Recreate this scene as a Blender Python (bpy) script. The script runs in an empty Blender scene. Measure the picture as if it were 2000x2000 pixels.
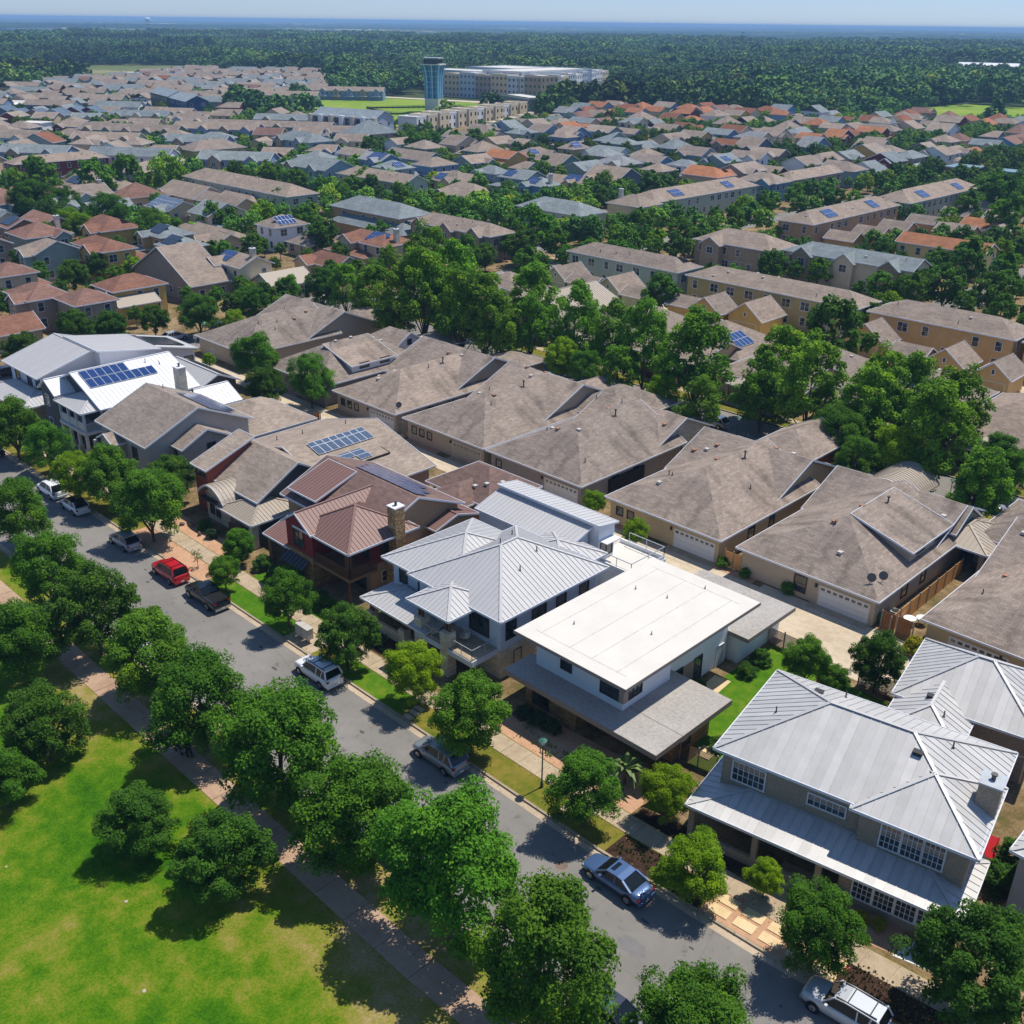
import bpy, bmesh, math, random
import numpy as np
from mathutils import Vector, Matrix
random.seed(7); RNG = np.random.default_rng(7)
# World frame: +X runs along the street (towards the lower right of the view), +Y away from the park, Z up, metres.
# ------------------------------------------------------------------ camera, sky, sun, exposure
scene = bpy.context.scene
scene.view_settings.view_transform = 'Standard'; scene.view_settings.look = 'None'
scene.view_settings.gamma = 1.0; scene.view_settings.use_curve_mapping = False
scene.view_settings.exposure = 0.5
scene.render.engine = 'CYCLES'
scene.cycles.max_bounces = 6; scene.cycles.diffuse_bounces = 3; scene.cycles.transmission_bounces = 3
scene.cycles.volume_bounces = 0; scene.cycles.transparent_max_bounces = 8
G0 = math.radians(-44.3)                    # street direction seen from the camera's own heading
CAM_F, CAM_HOR, CAM_ROLL, CAM_H = 2020.0, 957.0, 0.0125, 50.0
def cam_setup():
    th = math.atan2(CAM_HOR, CAM_F)
    Rg = Matrix.Rotation(-G0, 3, 'Z')
    fw = Rg @ Vector((0, math.cos(th), -math.sin(th))); rt = Rg @ Vector((1, 0, 0)); up = rt.cross(fw)
    a = math.atan(CAM_ROLL)
    r2 = math.cos(a)*rt + math.sin(a)*up; u2 = -math.sin(a)*rt + math.cos(a)*up
    cd = bpy.data.cameras.new('camera'); co = bpy.data.objects.new('camera', cd)
    scene.collection.objects.link(co)
    m = Matrix((r2, u2, -fw)).transposed().to_4x4(); m.translation = Vector((0, 0, CAM_H))
    co.matrix_world = m
    cd.sensor_width = 36; cd.lens = 36*CAM_F/2000; cd.clip_start = 0.5; cd.clip_end = 250000
    scene.camera = co
cam_setup()
SUN_AZ, SUN_EL = math.radians(81.9), math.radians(64)      # azimuth counter-clockwise from +X
world = bpy.data.worlds.new('World'); scene.world = world; world.use_nodes = True
wn = world.node_tree; bg = wn.nodes['Background']
sky = wn.nodes.new('ShaderNodeTexSky'); sky.sky_type = 'NISHITA'; sky.sun_disc = False
sky.sun_elevation = SUN_EL; sky.sun_rotation = math.radians(90) - SUN_AZ
sky.air_density = 1.0; sky.dust_density = 0.15; sky.ozone_density = 4.0; sky.altitude = 1500
tint = wn.nodes.new('ShaderNodeMix'); tint.data_type = 'RGBA'; tint.blend_type = 'MULTIPLY'; tint.inputs[0].default_value = 1; tcw = wn.nodes.new('ShaderNodeTexCoord'); sxw = wn.nodes.new('ShaderNodeSeparateXYZ'); wn.links.new(tcw.outputs['Generated'], sxw.inputs[0])
rmp = wn.nodes.new('ShaderNodeValToRGB'); rmp.color_ramp.elements[0].position = .0; rmp.color_ramp.elements[0].color = (.40, .475, .69, 1); rmp.color_ramp.elements[1].position = .42; rmp.color_ramp.elements[1].color = (.86, .88, .90, 1)   # hazy summer sky: duller towards the horizon
wn.links.new(sxw.outputs[2], rmp.inputs[0]); wn.links.new(rmp.outputs[0], tint.inputs[7])
wn.links.new(sky.outputs[0], tint.inputs[6]); wn.links.new(tint.outputs[2], bg.inputs[0]); bg.inputs[1].default_value = 0.12
sd = bpy.data.lights.new('sun', 'SUN'); sd.energy = 3.6; sd.angle = math.radians(0.53); sd.color = (1.0, 0.94, 0.84)
so = bpy.data.objects.new('sun', sd); scene.collection.objects.link(so)
sv = Vector((math.cos(SUN_EL)*math.cos(SUN_AZ), math.cos(SUN_EL)*math.sin(SUN_AZ), math.sin(SUN_EL)))
so.rotation_euler = sv.to_track_quat('Z', 'Y').to_euler(); so.location = (0, 0, 200)
COL = scene.collection

# ------------------------------------------------------------------ helpers
def hexc(h):
    v = [int(h[i:i+2], 16)/255 for i in (0, 2, 4)]
    return tuple((c/12.92 if c <= .04045 else ((c+.055)/1.055)**2.4) for c in v) + (1.0,)
class NT:
    def __init__(s, name, rough=.8, metal=0., spec=.5):
        s.m = bpy.data.materials.new(name); s.m.use_nodes = True; s.t = s.m.node_tree
        s.b = s.t.nodes['Principled BSDF']; s.b.inputs['Roughness'].default_value = rough
        s.b.inputs['Metallic'].default_value = metal; s.b.inputs['Specular IOR Level'].default_value = spec
        s._co = {}
    def n(s, typ, **k):
        nd = s.t.nodes.new(typ)
        for a, v in k.items():
            if a.startswith('i_'):
                key = a[2:]; key = int(key) if key.isdigit() else key.replace('_', ' ')
                nd.inputs[key].default_value = v
            else: setattr(nd, a, v)
        return nd
    def l(s, a, b): s.t.links.new(a, b)
    def co(s, w='UV'):
        if w not in s._co: s._co[w] = s.n('ShaderNodeTexCoord').outputs[w]
        return s._co[w]
    def world(s):
        if 'W' not in s._co: s._co['W'] = s.n('ShaderNodeNewGeometry').outputs['Position']
        return s._co['W']
    def noise(s, scale, vec, detail=4, rough=.6):
        nd = s.n('ShaderNodeTexNoise', i_Scale=scale, i_Detail=detail, i_Roughness=rough); s.l(vec, nd.inputs['Vector']); return nd.outputs['Fac']
    def ramp(s, fac, stops):
        nd = s.n('ShaderNodeValToRGB'); e = nd.color_ramp.elements
        while len(e) < len(stops): e.new(.5)
        for el, (p, c) in zip(e, stops): el.position = p; el.color = c
        s.l(fac, nd.inputs[0]); return nd.outputs[0]
    def mix(s, fac, a, b, mode='MIX'):
        nd = s.n('ShaderNodeMix', data_type='RGBA', blend_type=mode)
        for sock, v in ((nd.inputs[0], fac), (nd.inputs[6], a), (nd.inputs[7], b)):
            if hasattr(v, 'links'): s.l(v, sock)
            else: sock.default_value = v
        return nd.outputs[2]
    def color(s, c):
        if hasattr(c, 'links'): s.l(c, s.b.inputs['Base Color'])
        else: s.b.inputs['Base Color'].default_value = c
        return s
    def bump(s, h, strength=.3, dist=.02):
        nd = s.n('ShaderNodeBump', i_Strength=strength, i_Distance=dist); s.l(h, nd.inputs['Height']); s.l(nd.outputs[0], s.b.inputs['Normal']); return s
def g(v): return (v, v, v, 1)
MATS = {}
def plain(name, h, rough=.8, metal=0., var=.12, scale=1.3, spec=.4):
    if name in MATS: return MATS[name]
    c = hexc(h) if isinstance(h, str) else h
    t = NT(name, rough, metal, spec)
    f = t.noise(scale, t.co('Object'), 5)
    lo = tuple(x*(1-var) for x in c[:3])+(1,); hi = tuple(min(1, x*(1+var)) for x in c[:3])+(1,)
    t.color(t.ramp(f, [(.3, lo), (.7, hi)])); MATS[name] = t.m; return t.m
def shingle(name, h, streak=.0):
    if name in MATS: return MATS[name]
    c = hexc(h); t = NT(name, .92, 0, .25); uv = t.co('UV')
    br = t.n('ShaderNodeTexBrick', offset=.5, i_Scale=1., i_Mortar_Size=.012, i_Brick_Width=.62, i_Row_Height=.27, i_Bias=0.)
    br.inputs['Color1'].default_value = tuple(x*.74 for x in c[:3])+(1,); br.inputs['Color2'].default_value = tuple(min(1, x*1.24) for x in c[:3])+(1,)
    br.inputs['Mortar'].default_value = tuple(x*.5 for x in c[:3])+(1,); t.l(uv, br.inputs['Vector'])
    n1 = t.noise(6., uv, 3); n2 = t.noise(.35, t.co('Object'), 4)
    col = t.mix(.35, br.outputs[0], t.ramp(n1, [(.35, tuple(x*.6 for x in c[:3])+(1,)), (.65, tuple(min(1, x*1.35) for x in c[:3])+(1,))]))
    col = t.mix(1., col, t.ramp(n2, [(.3, g(.80)), (.7, g(1.14))]), 'MULTIPLY')
    if streak:     # algae streaks running down the slope
        mp = t.n('ShaderNodeMapping'); mp.inputs['Scale'].default_value = (.42, .13, 1); t.l(uv, mp.inputs[0])
        n3 = t.noise(1.0, mp.outputs[0], 3, .55)
        col = t.mix(1., col, t.ramp(n3, [(.50, g(1.)), (.70, g(1-streak))]), 'MULTIPLY')
    oi = t.n('ShaderNodeObjectInfo'); col = t.mix(1., col, t.ramp(oi.outputs['Random'], [(0, (.84, .85, .87, 1)), (1, (1.1, 1.07, 1.04, 1))]), 'MULTIPLY')     # every roof has aged differently
    t.color(col); t.bump(br.outputs['Fac'], .35, .01); MATS[name] = t.m; return t.m
def metalroof(name, h, rough=.42, metal=.35, var=.05):
    if name in MATS: return MATS[name]
    c = hexc(h); t = NT(name, rough, metal, .5)
    inf = t.n('ShaderNodeObjectInfo'); f = t.noise(.8, t.world(), 3)
    a = t.mix(f, tuple(x*(1-var) for x in c[:3])+(1,), tuple(min(1, x*(1+var)) for x in c[:3])+(1,))
    a = t.mix(1., a, t.ramp(inf.outputs['Random'], [(0, g(1-var)), (1, g(1.0))]), 'MULTIPLY')
    t.color(a); MATS[name] = t.m; return t.m
def stonework(name, cols, bw=.5, bh=.22, mortar='b9b0a0', rough=.9):
    if name in MATS: return MATS[name]
    t = NT(name, rough, 0, .2); uv = t.co('UV')
    br = t.n('ShaderNodeTexBrick', offset=.5, squash=.7, squash_frequency=3, i_Scale=1., i_Mortar_Size=.018, i_Brick_Width=bw, i_Row_Height=bh)
    br.inputs['Color1'].default_value = g(0); br.inputs['Color2'].default_value = g(1); br.inputs['Mortar'].default_value = g(.5); t.l(uv, br.inputs['Vector'])
    n = len(cols); st = [((i+.0)/(n-1), hexc(c)) for i, c in enumerate(cols)]
    col = t.ramp(br.outputs[0], st)
    col = t.mix(br.outputs['Fac'], col, hexc(mortar)); f = t.noise(9, uv, 3)
    col = t.mix(1., col, t.ramp(f, [(.3, g(.8)), (.7, g(1.12))]), 'MULTIPLY')
    t.color(col); t.bump(br.outputs['Fac'], .5, -.02); MATS[name] = t.m; return t.m
def siding(name, h, step=.18, vertical=False):
    if name in MATS: return MATS[name]
    c = hexc(h); t = NT(name, .75, 0, .3); uv = t.co('UV')
    sx = t.n('ShaderNodeSeparateXYZ'); t.l(uv, sx.inputs[0])
    md = t.n('ShaderNodeMath', operation='FRACT'); dv = t.n('ShaderNodeMath', operation='DIVIDE'); dv.inputs[1].default_value = step*(2 if vertical else 1)
    t.l(sx.outputs[0 if vertical else 1], dv.inputs[0]); t.l(dv.outputs[0], md.inputs[0])
    f = t.noise(.7, t.co('Object'), 4)
    col = t.ramp(f, [(.3, tuple(x*.9 for x in c[:3])+(1,)), (.7, tuple(min(1, x*1.06) for x in c[:3])+(1,))])
    col = t.mix(1., col, t.ramp(md.outputs[0], [(0., g(.72)), (.14, g(1.))]), 'MULTIPLY')
    t.color(col); t.bump(md.outputs[0], .3, .01); MATS[name] = t.m; return t.m

class MB:
    """collects faces (with uv in metres) and links them as one mesh object"""
    def __init__(s): s.v = []; s.f = []; s.uv = []; s.mi = []
    def face(s, pts, uv=None, mi=0):
        b = len(s.v); s.v += [tuple(p) for p in pts]; s.f.append(tuple(range(b, b+len(pts)))); s.mi.append(mi)
        if uv is None:
            p = [Vector(q) for q in pts]; n = Vector((0, 0, 0))
            for i in range(1, len(p)-1): n += (p[i]-p[0]).cross(p[i+1]-p[0])
            n = n.normalized() if n.length > 1e-12 else Vector((0, 0, 1))
            if abs(n.z) > .999: e1, e2 = Vector((1, 0, 0)), Vector((0, 1, 0))
            else:
                e1 = Vector((0, 0, 1)).cross(n).normalized(); e2 = n.cross(e1)
            uv = [(q.dot(e1), q.dot(e2)) for q in p]
        s.uv += uv; return s
    def box(s, x0, y0, z0, x1, y1, z1, mi=0, skip=''):
        if x0 > x1: x0, x1 = x1, x0
        if y0 > y1: y0, y1 = y1, y0
        if 'f' not in skip: s.face([(x0,y0,z0),(x1,y0,z0),(x1,y0,z1),(x0,y0,z1)], None, mi)
        if 'r' not in skip: s.face([(x1,y0,z0),(x1,y1,z0),(x1,y1,z1),(x1,y0,z1)], None, mi)
        if 'k' not in skip: s.face([(x1,y1,z0),(x0,y1,z0),(x0,y1,z1),(x1,y1,z1)], None, mi)
        if 'l' not in skip: s.face([(x0,y1,z0),(x0,y0,z0),(x0,y0,z1),(x0,y1,z1)], None, mi)
        if 't' not in skip: s.face([(x0,y0,z1),(x1,y0,z1),(x1,y1,z1),(x0,y1,z1)], None, mi)
        if 'b' not in skip: s.face([(x0,y1,z0),(x1,y1,z0),(x1,y0,z0),(x0,y0,z0)], None, mi)
        return s
    def bar(s, a, b, w, h, mi=0, up=(0, 0, 1)):
        """a square bar from a to b, w wide, h high"""
        a, b, up = Vector(a), Vector(b), Vector(up); d = (b-a).normalized()
        sd_ = d.cross(up)
        if sd_.length < 1e-4: sd_ = d.cross(Vector((1, 0, 0)))
        sd_.normalize(); u2 = sd_.cross(d)
        q = lambda p, i, j: p + sd_*(w/2*i) + u2*(h/2*j)
        A = [q(a, *k) for k in ((-1,-1),(1,-1),(1,1),(-1,1))]; B = [q(b, *k) for k in ((-1,-1),(1,-1),(1,1),(-1,1))]
        for i in range(4):
            j = (i+1) % 4; s.face([A[i], A[j], B[j], B[i]][::-1], None, mi)
        s.face(A, None, mi); s.face(B[::-1], None, mi); return s
    def tube(s, a, b, r0, r1=None, n=8, mi=0, caps=True):
        a, b = Vector(a), Vector(b); r1 = r0 if r1 is None else r1; d = (b-a).normalized()
        e = d.orthogonal().normalized(); f = d.cross(e)
        A = [a+(e*math.cos(t)+f*math.sin(t))*r0 for t in [2*math.pi*i/n for i in range(n)]]
        B = [b+(e*math.cos(t)+f*math.sin(t))*r1 for t in [2*math.pi*i/n for i in range(n)]]
        for i in range(n):
            j = (i+1) % n; s.face([A[i], A[j], B[j], B[i]], None, mi)
        if caps: s.face(A[::-1], None, mi); s.face(B, None, mi)
        return s
    def mesh(s, name, mats, smooth=False):
        me = bpy.data.meshes.new(name); me.from_pydata(s.v, [], s.f)
        ul = me.uv_layers.new(name='UVMap'); ul.data.foreach_set('uv', np.array(s.uv, dtype=np.float32).ravel())
        for m in (mats if isinstance(mats, (list, tuple)) else [mats]): me.materials.append(m)
        if any(s.mi): me.polygons.foreach_set('material_index', s.mi)
        if smooth:
            bm = bmesh.new(); bm.from_mesh(me); bmesh.ops.remove_doubles(bm, verts=bm.verts, dist=.001); bm.to_mesh(me); bm.free()
            me.polygons.foreach_set('use_smooth', [True]*len(me.polygons))
        return me
    def build(s, name, mats, parent=None, **k):
        o = bpy.data.objects.new(name, s.mesh(name, mats, k.pop('smooth', False))); COL.objects.link(o)
        if parent is not None: o.parent = parent
        if 'loc' in k: o.location = k['loc']
        return o
def tag(o, label=None, cat=None, group=None, kind=None):
    if label: o['label'] = label
    if cat: o['category'] = cat
    if group: o['group'] = group
    if kind: o['kind'] = kind
    return o
def empty(name, loc=(0, 0, 0), rz=0., label=None, cat=None, group=None):
    o = bpy.data.objects.new(name, None); o.empty_display_size = .5; COL.objects.link(o)
    o.location = loc; o.rotation_euler = (0, 0, rz); return tag(o, label, cat, group)
def inst(name, me, parent=None, loc=(0, 0, 0), rot=None, sc=None):
    o = bpy.data.objects.new(name, me); COL.objects.link(o); o.parent = parent; o.location = loc
    if rot is not None: o.rotation_euler = rot
    if sc is not None: o.scale = sc
    return o
def copy_tree(o, parent=None):
    c = o.copy(); COL.objects.link(c); c.parent = parent
    for ch in o.children: copy_tree(ch, c)
    return c

# ------------------------------------------------------------------ palette
ROOF = {
 'brown': lambda: shingle('brown_shingle', '928478'), 'alley': lambda: shingle('weathered_brown_shingle', '94877c', .42),
 'tanroof': lambda: shingle('light_brown_shingle', '978a7e'), 'redbrown': lambda: shingle('red_brown_shingle', '846559'),
 'red': lambda: shingle('red_shingle', '86604f'), 'greyblue': lambda: shingle('blue_grey_shingle', '818a8c'),
 'grey': lambda: shingle('grey_shingle', '8d9092'), 'bluegrey': lambda: shingle('slate_blue_shingle', '5d6e80'),
 'orange': lambda: shingle('orange_shingle', 'a56f4e'), 'rust': lambda: shingle('rust_shingle', '83553f'),
 'mauve': lambda: shingle('mauve_shingle', '7c655d'), 'slategrey': lambda: shingle('pale_slate_shingle', '86929a'),
 'silver': lambda: metalroof('silver_metal_roof', 'c0bebb', .5, .1, .16), 'lightmetal': lambda: metalroof('pale_grey_metal_roof', 'b6b5b5', .6, .0),
 'whitemetal': lambda: metalroof('white_metal_roof', 'dedede', .5, 0.), 'maroonmetal': lambda: metalroof('maroon_brown_metal_roof', '7f6058', .6, .05),
 'tanmetal': lambda: metalroof('tan_metal_roof', '9f9384', .6, .05), 'darkmetal': lambda: metalroof('dark_metal_roof', '3c3c40', .45, .3),
 'tealmetal': lambda: metalroof('teal_grey_metal_roof', '6f8c98', .5, .2), 'white': lambda: plain('white_membrane', 'cfcac0', .6, 0, .05, .5),
}
WALL = {
 'sage': lambda: siding('sage_siding', 'a4b2a2'), 'sagel': lambda: siding('light_sage_siding', 'a3a98c'), 'olive': lambda: siding('olive_siding', 'a89c6c'),
 'amber': lambda: siding('amber_siding', 'c9a670'), 'apricot': lambda: siding('apricot_siding', 'bd9670'), 'taupe': lambda: siding('taupe_siding', '978a7c'),
 'yellow': lambda: siding('yellow_siding', 'c3a35c'), 'cream': lambda: siding('cream_siding', 'd8c8a8'), 'stone': lambda: stonework('mixed_stone_wall', ['9b8266', 'a8906f', '7d6a55'], .45, .2),
 'lemon': lambda: siding('lemon_siding', 'dcc486'), 'brick': lambda: stonework('red_brick_wall', ['7d4a3c', '8b5546', '6d4034'], .24, .08), 'tan': lambda: plain('tan_stucco', 'c2ae90', .9, 0, .07),
 'white': lambda: plain('white_stucco', 'dfdfe0', .8, 0, .04), 'greygreen': lambda: siding('grey_green_siding', '8a9c96'), 'ruddy': lambda: plain('ruddy_stucco', '8d6a52', .9),
 'maroon': lambda: siding('maroon_siding', '6a2a2c'), 'bluegrey': lambda: siding('blue_grey_siding', '86a0b0'), 'blue': lambda: siding('blue_siding', '6d8fb0'),
 'slate': lambda: siding('slate_siding', '66727d'), 'lilac': lambda: siding('lilac_siding', 'a9a9bd'), 'mint': lambda: siding('mint_siding', 'a8c4b4'),
 'saffron': lambda: siding('saffron_siding', 'c79345'), 'yellowg': lambda: siding('yellow_green_siding', 'aaa970'), 'paleblue': lambda: siding('pale_blue_siding', 'a9c3dd'),
 'greenbrown': lambda: siding('green_siding', '65876f'), 'bluebrown': lambda: siding('steel_blue_siding', '7f95b2'), 'darkolive': lambda: siding('dark_olive_siding', '4c5a3c'),
 'navy': lambda: siding('navy_siding', '2b4a76'), 'condo': lambda: plain('grey_panel_wall', 'aab4be', .7), 'paleblu2': lambda: plain('pale_blue_white_stucco', 'c6ced8', .85, 0, .03),
 'lav': lambda: plain('pale_lavender_stucco', 'cfcfd6', .85, 0, .03), 'alleytan': lambda: plain('alley_tan_stucco', 'b3a48f', .92, 0, .05), 'alleygrey': lambda: plain('alley_grey_stucco', '9a9088', .92, 0, .05),
 'alleyyellow': lambda: plain('alley_cream_stucco', 'c6ad84', .92, 0, .05), 'redboard': lambda: siding('red_board_siding', '8c2f30', .2, True), 'warmtan': lambda: plain('warm_tan_stucco', 'ab8f6e', .9, 0, .06),
 'fieldbrick': lambda: stonework('buff_brick_wall', ['a08a70', '8d7862', 'b09a80'], .24, .085, 'a39a8c'), 'limestone': lambda: stonework('limestone_wall', ['d9d0bd', 'c6baa2', 'e4dccb'], .5, .22),
 'rubble': lambda: stonework('rust_and_cream_stone', ['c79a55', 'a06a3c', 'd9bd88', '8a6a4a'], .36, .17, '8f7f68'), 'ledge': lambda: stonework('golden_ledgestone', ['b08a58', '8f6f48', 'c4a070'], .7, .16, '7d6646'),
 'darkgrey': lambda: siding('dark_grey_siding', '50565a'), 'greytaupe': lambda: plain('grey_taupe_stucco', 'a59f98', .9, 0, .05), 'woodred': lambda: siding('orange_wood_siding', '9c5a34', .2, True),
}
def RM(k): return ROOF[k]()
def WM(k): return WALL[k]()
def _glass():
    t = NT('window_glass', .06, 0, .8); f = t.noise(.9, t.world(), 2)
    t.color(t.ramp(f, [(.4, (.012, .018, .02, 1)), (.65, (.05, .07, .075, 1))])); return t.m
GLASS = _glass()
TRIM = plain('white_trim', 'd3d6dc', .6, 0, .03); TRIMD = plain('dark_trim', '39312d', .6, 0, .05); TRIMC = plain('cream_trim', 'cfc6b4', .7, 0, .04)
M_BLK = plain('black_plastic', '141416', .5)

# ------------------------------------------------------------------ roofs and walls
def roof_faces(b):
    """b: dict x0 y0 x1 y1 z roof pitch -> faces [(points, kind)], first edge of each face lies on the eave; apex height"""
    x0, y0, x1, y1, z, p = b['x0'], b['y0'], b['x1'], b['y1'], b['z'], b.get('p', .5)
    r = b['roof']
    if r == 'f': return [([(x0,y0,z),(x1,y0,z),(x1,y1,z),(x0,y1,z)], 'top')], z
    if r[0] == 's':      # shed: s+y means high at +y
        h = z + p*((y1-y0) if 'y' in r else (x1-x0))
        zz = {'s+y': (z,z,h,h), 's-y': (h,h,z,z), 's+x': (z,h,h,z), 's-x': (h,z,z,h)}[r]
        return [([(x0,y0,zz[0]),(x1,y0,zz[1]),(x1,y1,zz[2]),(x0,y1,zz[3])], 'shed')], h
    ax, e = r[0], r[2:]
    T = (lambda a, c, h: (a, c, h)) if ax == 'x' else (lambda a, c, h: (c, a, h))
    a0, a1, c0, c1 = (x0, x1, y0, y1) if ax == 'x' else (y0, y1, x0, x1)
    half = min((c1-c0)/2, 1e9); h = z + p*half; cc = (c0+c1)/2
    ra = a0 + (half if e[0] == 'h' else 0); rb = a1 - (half if e[1] == 'h' else 0)
    if ra > rb: ra = rb = (a0+a1)/2 if e == 'hh' else (ra if e[1] == 'h' else rb); ra = rb = max(a0, min(a1, ra))
    F = []
    if rb - ra < 1e-3:
        F += [([T(a0,c0,z),T(a1,c0,z),T(ra,cc,h)], 'lo'), ([T(a1,c1,z),T(a0,c1,z),T(ra,cc,h)], 'hi')]
    else:
        F += [([T(a0,c0,z),T(a1,c0,z),T(rb,cc,h),T(ra,cc,h)], 'lo'), ([T(a1,c1,z),T(a0,c1,z),T(ra,cc,h),T(rb,cc,h)], 'hi')]
    if e[0] == 'h': F.append(([T(a0,c1,z),T(a0,c0,z),T(ra,cc,h)], 'h0'))
    if e[1] == 'h': F.append(([T(a1,c0,z),T(a1,c1,z),T(rb,cc,h)], 'h1'))
    if ax == 'y': F = [([q[1], q[0]] + list(q[2:])[::-1], k) for q, k in F]
    return F, h
def build_roof(b, parent, mat, trim, th=.16, panels=None, pname='roof'):
    F, apex = roof_faces(b); mb = MB(); flat = b['roof'] == 'f'
    if flat: th = b.get('th', .35)
    edges = {}
    K = lambda p: (round(p[0], 3), round(p[1], 3), round(p[2], 3))
    for q, k in F:
        mb.face(q); mb.face([(p[0], p[1], p[2]-th) for p in q][::-1])
        for i in range(len(q)):
            a, c = K(q[i]), K(q[(i+1) % len(q)])
            if (c, a) in edges: edges.pop((c, a))
            else: edges[(a, c)] = 1
    fm = MB()
    for a, c in edges:
        mb.face([(a[0],a[1],a[2]-th),(c[0],c[1],c[2]-th),c,a])
        if trim is None: continue
        d = Vector(c)-Vector(a)
        if d.length < .3: continue
        n = Vector((d.y, -d.x, 0)).normalized()      # outward for ccw faces
        h = .2 if not flat else th+.03; off = .03+.002*(len(fm.f) % 5)
        a2 = Vector(a)+n*off-Vector((0,0,h/2-.05)); c2 = Vector(c)+n*off-Vector((0,0,h/2-.05))
        fm.bar(a2-d.normalized()*.02, c2+d.normalized()*.02, .06, h)
    ro = mb.build(pname, mat, parent)
    if trim is not None and fm.f: fm.build('fascia', trim, ro)
    if b['roof'][0] in 'xy' and b.get('caps', True) and panels is None:    # ridge and hip caps
        pass
    if panels:
        for q, k in F:
            for me in panel_meshes(q, panels, mat): inst('panel', me, ro)
        cm = MB()
        for q, k in F:
            for i in range(len(q)):
                A_, C_ = Vector(q[i]), Vector(q[(i+1) % len(q)])
                if (K(q[i]), K(q[(i+1) % len(q)])) in edges or (K(q[i]) > K(q[(i+1) % len(q)])): continue
                cm.bar(A_+Vector((0,0,.05)), C_+Vector((0,0,.05)), .24, .05)
        if cm.f: cm.build('ridge_cap', mat, ro)
    return ro, apex
def clip(poly, s0, keep_gt):
    out = []
    for i in range(len(poly)):
        a, b = poly[i], poly[(i+1) % len(poly)]; ia = (a[0] > s0) == keep_gt; ib = (b[0] > s0) == keep_gt
        if ia: out.append(a)
        if ia != ib:
            t = (s0-a[0])/(b[0]-a[0]); out.append((s0, a[1]+t*(b[1]-a[1])))
    return out
def panel_meshes(q, step, mat):
    P = [Vector(p) for p in q]; e1 = (P[1]-P[0]).normalized(); n = (P[1]-P[0]).cross(P[-1]-P[0]).normalized(); e2 = n.cross(e1)
    L = [((p-P[0]).dot(e1), (p-P[0]).dot(e2)) for p in P]; s0 = min(p[0] for p in L); s1 = max(p[0] for p in L)
    k = max(1, round((s1-s0)/step)); w = (s1-s0)/k; res = []
    for i in range(k):
        a = s0+i*w; poly = clip(clip(L, a+.012, True), a+w-.012, False)
        if len(poly) < 3: continue
        ar = abs(sum(poly[j][0]*poly[(j+1) % len(poly)][1]-poly[(j+1) % len(poly)][0]*poly[j][1] for j in range(len(poly))))/2
        if ar < .03: continue
        m = MB(); z1 = n*(.012+.001*(i % 2)); W = lambda p, z: P[0]+e1*p[0]+e2*p[1]+z
        m.face([W(p, z1) for p in poly])
        rb = clip(poly, a+.05, False)                       # raised seam along one side
        if len(rb) >= 3:
            z2 = n*.05; top = [W(p, z2) for p in rb]; lo = [W(p, z1*.5) for p in rb]; m.face(top)
            for j in range(len(rb)): jj = (j+1) % len(rb); m.face([lo[j], lo[jj], top[jj], top[j]])
        res.append(m.mesh('panel', mat))
    return res
def build_walls(b, parent, mat, name='wall'):
    if b.get('nowall'): return None
    o = b.get('o', .5); z = b['z']; zb = b.get('zb', 0); p = b.get('p', .5); r = b['roof']; mb = MB()
    x0, y0, x1, y1 = b['x0']+o, b['y0']+o, b['x1']-o, b['y1']-o
    if r == 'f': mb.box(x0, y0, zb, x1, y1, z-.05, 0, 'tb')
    elif r[0] == 's':
        L_ = (b['y1']-b['y0']) if 'y' in r else (b['x1']-b['x0'])
        H = lambda x, y: z - .06 + p*({'s+y': y-b['y0'], 's-y': b['y1']-y, 's+x': x-b['x0'], 's-x': b['x1']-x}[r])
        c = [(x0,y0),(x1,y0),(x1,y1),(x0,y1)]
        for i in range(4):
            a, d = c[i], c[(i+1) % 4]; mb.face([(a[0],a[1],zb),(d[0],d[1],zb),(d[0],d[1],H(*d)),(a[0],a[1],H(*a))])
    else:
        zt = z+p*o-.06; mb.box(x0, y0, zb, x1, y1, zt, 0, 'tb')
        ax, e = r[0], r[2:]
        if ax == 'x':
            hh = z+p*(b['y1']-b['y0'])/2-.06; yc = (y0+y1)/2
            if e[0] == 'g': mb.face([(x0,y1,zt),(x0,y0,zt),(x0,yc,hh)])
            if e[1] == 'g': mb.face([(x1,y0,zt),(x1,y1,zt),(x1,yc,hh)])
        else:
            hh = z+p*(b['x1']-b['x0'])/2-.06; xc = (x0+x1)/2
            if e[0] == 'g': mb.face([(x0,y0,zt),(x1,y0,zt),(xc,y0,hh)])
            if e[1] == 'g': mb.face([(x1,y1,zt),(x0,y1,zt),(xc,y1,hh)])
    base = b.get('base')
    if base:        # stone or brick skirt, standing 6 cm proud
        bm_ = MB(); bh = base[1]; bm_.box(x0-.06, y0-.06, zb, x1+.06, y1+.06, zb+bh, 0, 'b'); bm_.build('stone_base', WM(base[0]), parent)
    return mb.build(name, mat, parent)
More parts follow.
